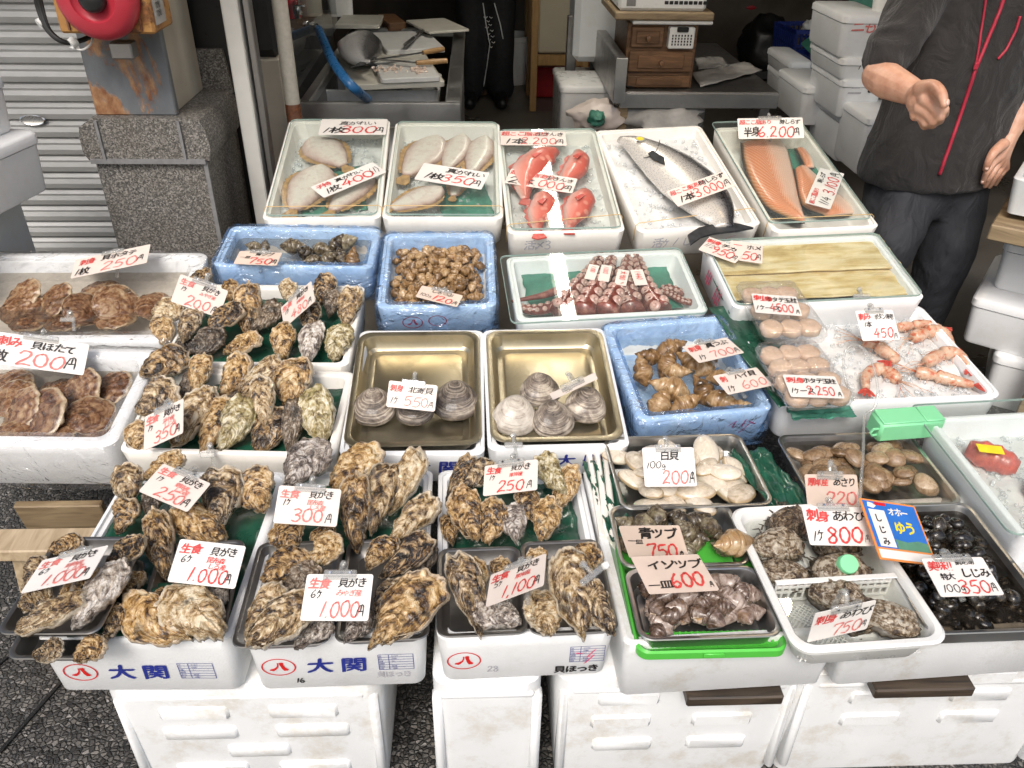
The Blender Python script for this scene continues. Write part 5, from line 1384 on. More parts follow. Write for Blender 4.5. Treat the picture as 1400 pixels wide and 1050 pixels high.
for i, r in enumerate([
 (915, 478, .082, 20, 15, 'ridged tan whelk at the back of the blue wrapped box, largest of the top row'),
 (888, 487, .06, 170, 5, 'whelk with a long spire pointing left, at the back of the blue wrapped box'),
 (878, 505, .07, 100, 30, 'whelk with white lip at the left of the blue wrapped box'),
 (912, 496, .07, 60, 35, 'round whelk in the centre of the upper group, blue wrapped box'),
 (944, 494, .07, 140, 10, 'whelk showing its opening beneath the 700 yen card'),
 (926, 508, .06, -20, 15, 'grooved whelk between the two groups of the blue wrapped box'),
 (966, 502, .06, 30, 20, 'whelk right of the clip of the 700 yen card'),
 (984, 515, .055, -10, 20, 'whelk left of the 600 yen card with dark lip'),
 (914, 530, .085, 170, 15, 'long ridged whelk at the left of the lower group, blue wrapped box'),
 (902, 552, .075, 60, 30, 'brown whelk at the lower left corner of the blue wrapped box'),
 (938, 552, .07, 20, 20, 'whelk in the middle of the lower row of the blue wrapped box'),
 (962, 534, .075, 120, 25, 'pink lipped whelk gaping left of the 600 yen card'),
 (985, 548, .08, -40, 10, 'whelk with pale flesh below the 600 yen card'),
 (1010, 556, .055, 0, 10, 'small whelk at the lower right corner of the blue wrapped box')]):
 snail(WK[i % 3], r[0], r[1], FB, -.016, r[2]*1.3, r[3], r[4], r[5], gw)
for i, (x, y, s, lab) in enumerate([(348, 337, .045, 'small dark whelk behind the 750 yen card in the wide blue wrapped box'), (362, 337, .04, 'second small dark whelk behind the 750 yen card, next to the film'),
 (402, 337, .065, 'brown whelk left of centre in the wide blue wrapped box'), (418, 346, .06, 'dark whelk below the brown one in the wide blue wrapped box'), (440, 340, .055, 'whelk with open mouth in the wide blue wrapped box'),
 (460, 334, .06, 'greenish whelk at the right of the wide blue wrapped box'), (474, 331, .065, 'whelk with its spire sticking out of the water'), (448, 354, .055, 'dark whelk at the front centre of the wide blue wrapped box'),
 (428, 356, .05, 'dark whelk at the front left of the group in the wide blue wrapped box'), (482, 354, .06, 'yellow green whelk at the front right of the wide blue wrapped box'), (466, 350, .05, 'dark whelk next to the yellow green one')]):
 rg = random.Random(i+50)
 snail(WD[i % 3] if i not in (9,) else WK[1], x, y, FC1, -.02, s*1.3, rg.uniform(0, 360), rg.uniform(0, 50), lab, 'dark whelks in the wide blue wrapped box')
k = pile('tiny_whelk', TINY, mC2, wC2-.075, dC2-.075, -.032, 108, .036, 'tiny brown whelk in the heap of the 120 yen card', 'whelk', 'tiny whelks of the 120 yen card', 9, 30, .004, snails=True, layers=2, dz=.017)
rg = random.Random(21)
pile('mossy_whelk', WD, mTK, wTK-.05, dTK-.045, -.014, 18, .063, 'mossy dark whelk in the small tray of the 750 yen card', 'whelk', 'mossy whelks of the 750 yen card', 12, 25, .004, snails=True, layers=2, dz=.02)
snail(WK[0], 1003, 742, FT, .025, .095, 200, 10, 'large yellow green whelk at the right of the mossy whelk tray', 'mossy whelks of the 750 yen card', 'mossy_whelk')
pile('grey_snail', WG, mTI, wTI-.05, dTI-.045, -.016, 34, .049, 'grey snail in the small tray of the 600 yen card', 'snail', 'grey snails of the 600 yen card', 15, 25, .004, snails=True, layers=2, dz=.02)
# ------------------------------------------------------------------ abalone
AB = [mesh_of('abalone_%d' % i, lambda i=i: shell_geo(110+i, 1, .7, .2, .12, egg=.2, umbo=.6, ridge=.03, nr=5, rough=.03, wob=.05, N=64, RT=18, RB=8, frill=.02, dome=.6), M['abalone']) for i in range(3)]
for i, (x1, y1, x2, y2, lab, off, fl) in enumerate([
 (1060, 722, 1100, 704, 'crusty abalone at the back of the tub behind the 800 yen card', -.02, 1),
 (1036, 748, 1092, 742, 'abalone overgrown with brown weed at the left wall of the tub', -.02, 1),
 (1052, 778, 1092, 790, 'barnacled abalone against the mesh divider at the left', -.02, 1),
 (1118, 786, 1180, 778, 'dark abalone in front of the mint weight, at the divider', -.025, 1),
 (1130, 742, 1158, 748, 'abalone peeping out below the 800 yen card', -.03, 1),
 (1112, 808, 1174, 818, 'dark upturned abalone behind the 750 yen abalone card', -.02, 1),
 (1186, 834, 1250, 856, 'black abalone at the front corner of the tub, silvery side up', -.012, 1),
 (1168, 850, 1192, 834, 'abalone half hidden by the 750 yen abalone card', -.026, 1)]):
 P = FT.hit((x1+x2)/2, (y1+y2)/2, off+.02); q = [FT.hit(x1, y1, off+.02), FT.hit(x2, y2, off+.02)]
 rgx = random.Random(i); n = Vector((rgx.uniform(-.3, .3), rgx.uniform(-.6, -.2), 1)).normalized()
 o = shellthing('abalone', AB[i % 3], P, q[1]-q[0], n, max(.09, min(.135, (q[1]-q[0]).length*1.25)), lab, 'abalone', 'abalone in the white tub', 1.0)
 # frilly dark foot round the shell
 mb = MB(); N = 40; rings = []
 for (s, z) in ((.80, -.02), (1.0, -.07), (1.06, -.1), (.9, -.13)):
  rings.append([Vector((math.sin(2*PI*k/N)*.36*s*(1+.07*math.sin(k*2.3+i)), -math.cos(2*PI*k/N)*.5*s*(1+.05*math.sin(k*3.1)), z+.012*math.sin(k*1.9))) for k in range(N)])
 mb.loft(rings, False, True); mb.build('foot', M['flesh_dark'], o, 180)
 if i in (0, 1, 3):
  mb = MB()
  for k in range(46):
   a = rgx.uniform(0, 2*PI); rr_ = rgx.uniform(.25, .55); p0 = Vector((math.sin(a)*.36*rr_*2, math.cos(a)*.5*rr_*2, rgx.uniform(-.08, .08)))
   dv = Vector((math.sin(a)*.13+rgx.uniform(-.08, .08), math.cos(a)*.13+rgx.uniform(-.08, .08), rgx.uniform(-.12, .02)))
   mb.tube([p0, p0+dv*.5+Vector((rgx.uniform(-.06, .06), rgx.uniform(-.06, .06), .03)), p0+dv], [.022, .016, .006], 5)
  mb.build('weed', M['flesh_dark'], o, 180)
mb = MB(); P = FT.hit(1150, 775, .0)
for k in range(7): mb.lathe([(.0, -.004), (.0165, -.004), (.018, 0), (.0165, .004), (0, .004)], (0, 0, k*.0055), 20)
o = mb.build('net_weight', M['mint_plastic'], None, 40, mw=frame_matrix(P, Vector((1, 0, 0)), Vector((0, .7, .5)))); tag(o, 'small mint green ribbed weight hanging in the abalone tub', 'weight')
# ------------------------------------------------------------------ fish
def loft_fish(mb, path, up, prof, seg=20):
 """path: centre points; prof: (half height, half thickness) per point; up: direction to the back; uv v = belly..back"""
 n = len(path); rings = []; uv = []
 for i, p in enumerate(path):
  t = (path[min(i+1, n-1)]-path[max(i-1, 0)]).normalized()
  nn = up.normalized(); side = nn.cross(t).normalized()          # towards the back
  q = []
  for k in range(seg):
   a = 2*PI*k/seg; h, w = prof[i]
   q.append(p+side*(h*math.cos(a))+nn*(w*math.sin(a)*(1-.25*abs(math.cos(a)))))
   uv.append((i/(n-1), .5+.5*math.cos(a)))
  rings.append(q)
 b = len(mb.v); mb.loft(rings)
 mb.uv = (mb.uv or [])+uv
 return rings
def fin(mb, pts, n, th=.0012, uvv=.9):
 """thin solid fin from a closed outline"""
 b = len(mb.v); m = len(pts); vs = [p+n*th for p in pts]+[p-n*th for p in pts]
 mb.add(vs, [tuple(range(m)), tuple(range(2*m-1, m-1, -1))]+[(i, i+m, (i+1) % m+m, (i+1) % m) for i in range(m)])
 if mb.uv is not None: mb.uv += [(.5, uvv)]*(2*m)
def eye(parent, p, n, r, ring='white_plastic'):
 mb = MB(); q = n.to_track_quat('Z', 'Y').to_matrix()
 mb.lathe([(0, -.2*r), (r*1.25, -.2*r), (r*1.15, .25*r), (r*.85, .4*r), (0, .4*r)], p, 16, 0, q); mb.build('eye_ring', M[ring], parent, 60)
 mb = MB(); mb.lathe([(0, .2*r), (r*.8, .35*r), (r*.6, .6*r), (0, .7*r)], p, 14, 0, q); mb.build('eye', M['eye_dark'], parent, 180)
# whole salmon
S = 0.0
cl = [(846, 190), (866, 196), (890, 210), (915, 228), (940, 250), (962, 272), (978, 292), (987, 304), (990, 311)]
path = smoothpath([FD.hit(x, y, .012) for x, y in cl], 4)
hw = [.016, .045, .072, .092, .1, .088, .062, .036, .026]
n = len(path); prof = []
for i in range(n):
 s = i/(n-1)*(len(hw)-1); a = int(min(s, len(hw)-2)); f = s-a; h = hw[a]*(1-f)+hw[a+1]*f
 prof.append((h, h*.48))
mb = MB(); mb.uv = []
upn = FD.n
# back must face right: side = t x n
loft_fish(mb, path, upn, prof, 24)
root = empty('salmon', path[0], 'whole silver salmon with a spotted dark back lying curved on ice', 'fish')
salm = mb.build('body', M['salmon_skin'], root, 180, mw=Matrix.Identity(4))
tp = path[-1]; t = (path[-1]-path[-3]).normalized(); sd = t.cross(upn).normalized()
mb = MB(); mb.uv = []
q = [FD.hit(x, y, .01) for x, y in ((984, 304), (994, 304), (1012, 307), (1030, 312), (1010, 316), (992, 318), (975, 320), (958, 325), (944, 335), (940, 322), (955, 312), (972, 308))]
fin(mb, q, upn, .003); mb.build('tail_fin', M['fin_dark'], root, 30, mw=Matrix.Identity(4))
mb = MB(); fin(mb, [FD.hit(x, y, .049) for x, y in ((886, 210), (892, 206), (908, 216), (909, 225), (902, 222), (894, 218))], upn, .002); mb.build('pectoral_fin', M['fin_dark'], root, 30, mw=Matrix.Identity(4))
mb = MB(); fin(mb, [FD.hit(x, y, .02) for x, y in ((958, 234), (966, 236), (978, 254), (974, 258))], upn, .0025); mb.build('dorsal_fin', M['fin_dark'], root, 30, mw=Matrix.Identity(4))
mb = MB(); mb.tube(smoothpath([FD.hit(x, y, .048-abs(y-203)*.0006) for x, y in ((902, 192), (899, 203), (890, 213), (880, 216))], 5), .0016, 6); mb.build('gill_edge', M['fin_dark'], root, 180, mw=Matrix.Identity(4))
eye(root, FD.hit(868, 188, .028), FD.n, .007)
mb = MB(); mm = frame_matrix(FD.hit(875, 190, .043), FD.x+FD.v*.5, FD.v); mb.lathe([(0, 0), (.016, 0), (.016, .001), (0, .001)], (0, 0, 0), 24)
o = mb.build('sticker', M['paper'], None, 30, mw=mm); tag(o, 'oval gold and white sticker on the salmon head', 'sticker')
mb = MB(); mb.lathe([(0, .0011), (.0115, .0011), (.0115, .0016), (0, .0016)], (0, 0, 0), 20); mb.build('gold_print', M['yellow_ink'], o, 30)
ice_bed('crushed ice beneath the silver salmon', mD4, wD4-.05, dD4-.05, -.03, 3, 240, .012)
# red rockfish
def redfish(pts, hw, lab, off=-.005):
 path = smoothpath([FD.hit(x, y, off) for x, y in pts], 6); n = len(path); prof = []
 for i in range(n):
  s = i/(n-1)*(len(hw)-1); a = int(min(s, len(hw)-2)); f = s-a; h = hw[a]*(1-f)+hw[a+1]*f; prof.append((h, h*.62))
 root = empty('red_rockfish', path[0], lab, 'fish', 'red rockfish under glass')
 mb = MB(); mb.uv = []; loft_fish(mb, path, FD.n, prof, 18); mb.build('body', M['red_fish'], root, 180, mw=Matrix.Identity(4))
 t = (path[-1]-path[-3]).normalized(); sd = t.cross(FD.n).normalized(); p = path[-1]
 mb = MB(); fin(mb, [p-t*.01+sd*.008, p+t*.025+sd*.022, p+t*.033+sd*.006, p+t*.03-sd*.008, p+t*.026-sd*.022, p-t*.01-sd*.008], FD.n, .002); mb.build('tail_fin', M['fin_red'], root, 30, mw=Matrix.Identity(4))
 k = n//2; t = (path[k+1]-path[k-1]).normalized(); sd = t.cross(FD.n).normalized(); mb = MB(); out = []
 for j in range(9):
  h = prof[min(n-1, k-6+j*2)][0]; c = path[min(n-1, k-6+j*2)]; out.append(c+sd*(h+(.012 if j % 2 else .004)))
 inn = [path[min(n-1, k-6+j*2)]+sd*(prof[min(n-1, k-6+j*2)][0]-.006) for j in range(8, -1, -1)]
 fin(mb, out+inn, FD.n, .0015); mb.build('dorsal_fin', M['fin_red'], root, 30, mw=Matrix.Identity(4))
 c = path[n//3]; mb = MB(); fin(mb, [c+FD.n*.03, c+FD.n*.034+t*.03+sd*.012, c+FD.n*.034+t*.04-sd*.004, c+FD.n*.03-sd*.012], FD.n, .0012); mb.build('pectoral_fin', M['fin_red'], root, 30, mw=Matrix.Identity(4))
 c = path[2]; eye(root, c+FD.n*prof[2][1]*.85+sd*prof[2][0]*.35, FD.n, .009)
redfish([(760, 206), (742, 214), (722, 234), (716, 252), (718, 272)], [.02, .05, .055, .035, .012], 'red rockfish at the back left of its box, above the 4.000 yen card')
redfish([(790, 206), (792, 216), (786, 232), (776, 244), (768, 256)], [.012, .034, .04, .03, .012], 'red rockfish at the back right of its box')
redfish([(742, 268), (744, 278), (738, 292), (734, 304), (736, 318)], [.03, .042, .04, .022, .010], 'red rockfish at the front left of its box with the tail hanging out')
redfish([(800, 262), (796, 272), (788, 288), (782, 300), (778, 312)], [.022, .042, .042, .026, .010], 'red rockfish at the front right of its box')
ice_bed('crushed ice beneath the red rockfish', mD3, wD3-.05, dD3-.05, -.045, 5, 200, .012)
# flounders
def flounder(hx, hy, tx, ty, wr, lab, fr=FD, off=-.03, group='flounders under glass', tail='fin_yellow'):
 a, b_ = fr.hit(hx, hy, off), fr.hit(tx, ty, off); d = b_-a; L = d.length
 m = oriented((a+b_)/2, d, fr.n, L, L, L)
 N = 72; vs, fs, uv = [], [], []
 def prof(u):       # half width along head (0) to tail root (1)
  return wr*.5*(math.sin(PI*min(1, u)**.8)**.75)*(1-.35*u)+.045*u**2*(1 if u > .8 else u)
 out = []
 for k in range(N//2+1):
  u = k/(N//2); out.append(Vector((max(.004, prof(u)), -.5+u*.86, 0)))
 pts = out+[Vector((-p.x, p.y, 0)) for p in reversed(out[1:-1])]
 rings = []; nr = 9
 for side in (1, -1):
  for i in range(nr):
   s = 1-(i/nr); q = []
   for p in pts:
    c = Vector((0, p.y*.9, 0)); pp = c.lerp(p, s)
    z = side*(.055*(1-s**2.2)**.6*(1-.5*max(0, p.y+.2))+(.002 if s == 1 else .002))
    q.append(Vector((pp.x, pp.y, z))); uv.append((0, s))
   rings.append((side, q))
 root = empty('flounder', (0, 0, 0), lab, 'fish', group, mw=Matrix.Translation(m.translation))
 mb = MB(); mb.uv = []
 tops = [q for sgn, q in rings if sgn > 0]; bots = [q for sgn, q in rings if sgn < 0]
 mb.loft([list(q) for q in (tops[::-1]+bots)], True, True)
 mb.v = [m @ Vector(v) for v in mb.v]; mb.uv = uv[:len(tops)*len(pts)];
 u2 = []
 for i in range(nr): u2 += [(0, (i+1)/nr)]*len(pts)
 for i in range(nr): u2 += [(0, 1-i/nr)]*len(pts)
 mb.uv = u2
 mb.build('body', M['flounder'], root, 180, mw=Matrix.Identity(4))
 mb = MB(); fin(mb, [m @ Vector(v) for v in ((-.03, .33, 0), (-.085, .47, .003), (-.06, .52, 0), (0, .535, .004), (.06, .52, 0), (.085, .47, .003), (.03, .33, 0))], fr.n, .0015); mb.build('tail_fin', M[tail], root, 30, mw=Matrix.Identity(4))
 mb = MB(); fr_ = []
 for k in range(N//2+1):
  p = out[k]; w2 = (.06+.012*math.sin(k*2.1))*math.sin(PI*k/(N//2))**.6; fr_.append((p, Vector((p.x+w2, p.y+.012, .0))))
 for sg in (1, -1):
  v = [m @ Vector((sg*a_.x*.97, a_.y, -.004)) for a_, _ in fr_[3:-2]]+[m @ Vector((sg*c.x, c.y, -.008+.004*(i % 2))) for i, (_, c) in enumerate(fr_[3:-2])]
  h = len(v)//2; mb.add(v, [(i, i+1, i+1+h, i+h) for i in range(h-1)])
 mb.build('fringe_fin', M['fin_yellow'], root, 180, mw=Matrix.Identity(4))
flounder(425, 190, 478, 234, .62, 'flounder belly up at the back of the box beside the door post')
flounder(442, 228, 394, 298, .56, 'flounder belly up with a yellow tail at the front left beside the door post')
flounder(505, 236, 445, 298, .42, 'flounder under the 400 yen card')
flounder(600, 188, 548, 250, .5, 'flounder at the back left of the second box, tail down')
flounder(634, 186, 606, 240, .42, 'flounder in the middle of the back row of the second box')
flounder(664, 188, 640, 246, .4, 'flounder at the back right of the second box')
flounder(606, 258, 522, 291, .5, 'flounder in front with its brown tail sticking out over the rim', off=-.012)
flounder(630, 236, 618, 274, .38, 'flounder half hidden under the 350 yen card of the second box', off=-.035)
ice_bed('crushed ice under the flounders beside the door post', mD1, wD1-.05, dD1-.05, -.058, 7, 220, .010)
ice_bed('crushed ice under the five flounders', mD2, wD2-.05, dD2-.05, -.058, 8, 220, .010)
# salmon fillets: outline on the tray, u along, v across (0 back edge, 1 belly edge)
def fillet(left, right, lab, off, th=.03, fr=FD, vflip=False):
 L = smoothpath([fr.hit(x, y, off) for x, y in left], 6); Rr = smoothpath([fr.hit(x, y, off) for x, y in right], 6)
 n = len(L); rings = []; uv = []; K = 14
 for i in range(n):
  top, bot = [], []
  for k in range(K+1):
   s = k/K; p = L[i].lerp(Rr[i], s)
   e = math.sin(PI*min(.999, max(.001, s)))**.5*math.sin(PI*(i+.35)/(n-.3))**.35
   cen = 1-.22*math.exp(-((s-.45)/.06)**2)
   top.append(p+fr.n*(th*e*cen)); uv.append((i/n, s if not vflip else 1-s))
  for k in range(K-1, 0, -1):
   bot.append(L[i].lerp(Rr[i], k/K)); uv.append((i/n, 1.0 if not vflip else 0))
  rings.append(top+bot)
 root = empty('salmon_fillet', L[0], lab, 'fish fillet', 'salmon fillets under glass')
 mb = MB(); mb.uv = uv; mb.loft(rings); mb.build('flesh', M['salmon_flesh'], root, 180, mw=Matrix.Identity(4))
 mb = MB(); sk = []
 for i in range(n): sk.append([L[i]-fr.n*.003+(L[i]-Rr[i]).normalized()*.005, L[i]+fr.n*.007+(L[i]-Rr[i]).normalized()*.006, L[i]+fr.n*.001, Rr[i]-fr.n*.004])
 mb.loft(sk); mb.build('dark_skin', M['fin_dark'], root, 60, mw=Matrix.Identity(4))
fillet([(1014, 196), (1016, 222), (1028, 256), (1048, 284), (1080, 300), (1096, 305)], [(1066, 190), (1078, 208), (1086, 240), (1092, 272), (1097, 292), (1101, 304)], 'half salmon fillet, orange with a pale belly flap, on the left', -.025)
fillet([(1086, 232), (1088, 250), (1092, 272), (1102, 286), (1128, 296)], [(1100, 226), (1114, 240), (1140, 262), (1158, 276), (1174, 292)], 'orange salmon quarter piece under the 3.100 yen card', -.028, .026)
fillet([(1088, 204), (1094, 216), (1102, 230)], [(1098, 203), (1108, 216), (1114, 230)], 'narrow salmon strip lying on the green paper', -.02, .018)
# kelp sheets
def kelp(lab, poly, off, seed):
 (bl, br, f_r, fl) = [mC4.inverted() @ FC.hit(x, y, .035+off) for x, y in poly]
 nx, ny = 40, 14; vs = []; so = Vector((seed*4, 0, 0))
 for i in range(nx+1):
  for j in range(ny+1):
   u, v = i/nx, j/ny
   p = (fl*(1-u)+f_r*u)*(1-v)+(bl*(1-u)+br*u)*v
   p.z += .003*noise.noise(so+Vector((u*3, v*4, 0)))+.002*noise.noise(so+Vector((u*2, v*14, 3)))+.0014*math.sin(v*30+u*3+noise.noise(so+Vector((u*4, v*3, 2)))*3); p.y += .004*noise.noise(so+Vector((u*7, v*1.5, 8)))
   vs.append(p)
 mb = MB(); mb.add(vs, [(i*(ny+1)+j, (i+1)*(ny+1)+j, (i+1)*(ny+1)+j+1, i*(ny+1)+j+1) for i in range(nx) for j in range(ny)])
 o = mb.build('kelp_sheet', M['kelp'], None, 180, mw=mC4); s = o.modifiers.new('thickness', 'SOLIDIFY'); s.thickness = .002
 tag(o, lab, 'kelp', 'kelp sheets under glass')
kelp('straw coloured kelp sheet, the back one with frayed right end', [(958, 336), (1202, 321), (1236, 366), (982, 376)], -.012, 1)
kelp('straw coloured kelp sheet, the front one next to the scallop packs', [(976, 368), (1222, 360), (1256, 402), (994, 411)], -.02, 2)
# octopus arms
def arm(pts, r0, r1, lab, off=-.02, suckers=True, sface=0.0):
 path = smoothpath([FC.hit(x, y, off+(z if (z := (q[2] if len(q) > 2 else 0)) else 0)) for q in pts for x, y in [q[:2]]], 8)
 n = len(path); rs = [r0+(r1-r0)*i/(n-1) for i in range(n)]
 root = empty('octopus_arm', path[0], lab, 'octopus arm', 'octopus arms under glass')
 mb = MB(); mb.tube(path, rs, 16); mb.build('arm', M['octopus'], root, 180, mw=Matrix.Identity(4))
 if suckers:
  mb = MB(); dist = 0; nxt = 0; side = 1
  for i in range(1, n-1):
   dist += (path[i]-path[i-1]).length
   if dist >= nxt:
    t = (path[i+1]-path[i-1]).normalized(); sd = t.cross(FC.n).normalized()
    for sg in (-1, 1):
     dirn = (FC.n*.85+sd*sg*.55-FC.v*.3).normalized(); r = rs[i]*.46
     c = path[i]+dirn*rs[i]*.93+t*(sg*r*.5)
     q = dirn.to_track_quat('Z', 'Y').to_matrix()
     mb.lathe([(r*.9, -.004), (r, .0), (r*.95, r*.3), (r*.7, r*.5), (r*.4, r*.5), (r*.3, r*.28), (.0, r*.22)], c, 14, 0, q)
    nxt = dist+rs[i]*1.15
  mb.build('suckers', M['sucker'], root, 60, mw=Matrix.Identity(4))
arm([(822, 350), (812, 366), (798, 384), (780, 404), (768, 426)], .015, .032, 'octopus arm on the left of the fan with the first small tag')
arm([(837, 350), (832, 366), (822, 386), (808, 406), (796, 430)], .015, .036, 'octopus arm with the second small tag')
arm([(858, 350), (856, 368), (848, 388), (838, 408), (828, 430)], .015, .036, 'octopus arm with the third small tag')
arm([(868, 350), (874, 368), (880, 388), (890, 408), (902, 426)], .015, .034, 'octopus arm with the fourth small tag, bending right')
arm([(848, 372), (856, 396), (864, 428)], .022, .036, 'thick octopus arm piece in the shadow between the fan arms', off=-.03)
arm([(712, 422), (735, 424), (762, 418), (785, 412)], .012, .02, 'reddish octopus arm lying along the front glass at the left', off=-.03)
arm([(700, 412), (722, 408), (742, 404), (760, 398)], .004, .012, 'thin dark octopus arm tip over the left rim', off=-.012, suckers=False)
arm([(956, 414), (935, 412), (915, 402), (905, 398), (912, 394), (926, 398), (930, 404)], .009, .012, 'curled dark octopus arm on the right', off=-.03)
# ------------------------------------------------------------------ shrimp
def shrimp(pts, size, lab, off=-.012, fr=FS):
 path = smoothpath([fr.hit(x, y, off) for x, y in pts], 7); n = len(path); rings = []
 root = empty('shrimp', path[0], lab, 'shrimp', 'shrimp on ice')
 rs = []
 for i in range(n):
  u = i/(n-1)
  r = size*(.55+.6*math.sin(PI*min(1, u*2.6+.12))**.6*(1 if u < .35 else 0)+(0 if u < .35 else .55*(1-(u-.35)/.65)+.05))
  if u > .35: r *= 1+.09*(1-((u-.35)/.65*6) % 1)
  rs.append(r)
 mb = MB(); mb.tube(path, rs, 14); mb.build('body', M['shrimp'], root, 180, mw=Matrix.Identity(4))
 t = (path[-1]-path[-3]).normalized(); sd = t.cross(fr.n).normalized(); p = path[-1]; mb = MB()
 for a in (-.55, -.2, .2, .55):
  dv = (t*math.cos(a)+sd*math.sin(a)); sv = dv.cross(fr.n)
  fin(mb, [p, p+dv*size*1.2+sv*size*.35, p+dv*size*2.4+sv*size*.15, p+dv*size*2.4-sv*size*.2, p+dv*size*1.2-sv*size*.35], fr.n, .0008)
 mb.build('tail_fan', M['fin_red'], root, 30, mw=Matrix.Identity(4))
 rg = random.Random(lab); mb = MB(); h = path[0]; t = (path[0]-path[3]).normalized(); sd = t.cross(fr.n).normalized()
 for k in range(5):
  dv = (t+sd*rg.uniform(-.8, .8)).normalized(); mb.tube(smoothpath([h, h+dv*size*2.5+fr.n*.004, h+dv*size*5+sd*rg.uniform(-.02, .02)-fr.n*.004], 4), .0007, 5)
 for k in range(9):
  c = path[2+k*n//14]; s2 = 1 if k % 2 else -1
  mb.tube([c-fr.n*size*.3, c+sd*s2*size*1.3+fr.n*.001, c+sd*s2*size*2.2+t*size*rg.uniform(-.6, .9)-fr.n*.008], [.0013, .001, .0006], 5)
 mb.tube([h, h+t*size*1.8+fr.n*.006, h+t*size*3.2+fr.n*.012], [.003, .002, .0005], 6)
 mb.build('legs_and_feelers', M['shrimp'], root, 180, mw=Matrix.Identity(4))
 tt = (path[1]-path[0]).normalized()
 eye(root, path[1]+fr.n*rs[1]*.7+sd*rs[1]*.4, fr.n, .0035)
shrimp([(1180, 466), (1196, 470), (1212, 482), (1224, 490), (1218, 494)], .0145, 'shrimp below the 450 yen card pointing back left')
shrimp([(1228, 520), (1212, 508), (1196, 505), (1184, 514), (1184, 530)], .0145, 'curled shrimp at the front left of the ice')
shrimp([(1226, 448), (1248, 445), (1268, 443), (1286, 448)], .012, 'shrimp behind the 450 yen card at the back wall')
shrimp([(1248, 462), (1262, 456), (1278, 452), (1292, 456), (1300, 470)], .0155, 'shrimp in the upper right of the ice, facing left')
shrimp([(1266, 496), (1284, 486), (1300, 482), (1314, 488), (1324, 502)], .0155, 'shrimp in the middle right with a red tail')
shrimp([(1252, 508), (1272, 512), (1296, 518), (1316, 523), (1330, 526)], .014, 'long shrimp along the front wall of the ice')
ice_bed('crushed ice under the shrimp', mB7, wB7-.05, dB7-.05, -.03, 9, 420, .012)
# ------------------------------------------------------------------ clear packs of scallop meat
def pack(lab, mw, w, d, h, n, rows, seed, group='clear packs of scallop meat'):
 root = empty('clear_pack', (0, 0, 0), lab, 'food pack', group, mw=mw)
 mb = MB(); tray_rings(mb, w, d, [(.006, 0, .012), (.003, h*.5, .014), (0, h*.55, .016), (.0025, h*.6, .015), (.005, h*.95, .012), (.011, h, .010)], 5)
 mb.build('shell', M['lid_clear'], root, 40)
 rg = random.Random(seed); cols = n//rows; k = 0
 for r in range(rows):
  for c in range(cols):
   x = (c+.5)/cols*(w-.02)-(w-.02)/2; y = (r+.5)/rows*(d-.02)-(d-.02)/2; rad = min((w-.012)/cols, (d-.012)/rows)*.56
   mb = MB(); mb.lathe([(0, .002), (rad*.85, .002), (rad, .006), (rad*1.02, h*.5), (rad*.98, h*.72), (rad*.86, h*.8), (rad*.5, h*.82), (0, h*.8)], (0, 0, 0), 20)
   mb.v = [(v[0]*(1+.14*noise.noise(Vector(v)*70+Vector((k, seed, 0)))), v[1]*(1+.14*noise.noise(Vector(v)*70+Vector((k, 9, seed)))), v[2]) for v in mb.v]
   o = mb.build('scallop_meat', M['scallop_meat'], None, 60, mw=mw @ Matrix.Translation((x+rg.uniform(-.002, .002), y+rg.uniform(-.002, .002), 0))); k += 1
   tag(o, 'round cream scallop meat inside the '+lab.split(',')[0], 'scallop meat', 'scallop meat in clear packs')
 return root
def packm(c, fr, off): return rect_fit(fr, c, off)
m, w_, d_ = packm([(1010, 398), (1088, 397), (1126, 470), (1036, 474)], FS, .045)
pk = pack('upper clear pack with a 4500 yen card, on the green sheet', m, w_, d_, .035, 9, 3, 1)
mb = MB(); mb.box((.0, -.025, .0358), (.035, .022, .0006), None, 0); mb.build('sticker', M['card_white'], pk, 0)
m, w_, d_ = packm([(1030, 482), (1112, 478), (1140, 520), (1052, 528)], FS, .035)
pack('middle clear pack without a card, between two others', m, w_, d_, .035, 6, 2, 2)
m, w_, d_ = packm([(1054, 520), (1142, 516), (1166, 558), (1072, 566)], FS, .035)
pack('lower clear pack with the 2.250 yen card, nearest the tan clams', m, w_, d_, .035, 6, 2, 3)
# ------------------------------------------------------------------ red meat packs in the corner box
def lump(name, lab, cat, fr, a, b_, rad, mat, off, seed=0, group=None):
 p0, p1 = fr.hit(a[0], a[1], off), fr.hit(b_[0], b_[1], off); mb = MB(); path = [p0.lerp(p1, i/14) for i in range(15)]
 mb.tube(path, [rad*(.25+.75*math.sin(PI*(i+.6)/15.2)**.5)*(1+.08*math.sin(i*1.7+seed)) for i in range(15)], 16)
 o = mb.build(name, M[mat], None, 180); return tag(o, lab, cat, group)
lump('roe_sac', 'red roe sac with an orange label in the corner box', 'roe', FR, (1322, 612), (1392, 640), .03, 'roe_pack', -.02, 1)
lump('roe_sac', 'red roe sac cut by the photo edge in the corner box', 'roe', FR, (1404, 662), (1470, 690), .03, 'roe_pack', -.02, 2)
mb = MB(); mb.box((0, 0, 0), (.05, .025, .001)); o = mb.build('label', M['yellow_ink'], None, 0, mw=frame_matrix(FR.hit(1354, 614, .015), FR.x+FR.v*-.2, FR.v)); tag(o, 'orange label lying on the red roe sac', 'label')
ice_bed('crushed ice in the corner box', mRB, wRB-.05, dRB-.05, -.045, 12, 260, .012)
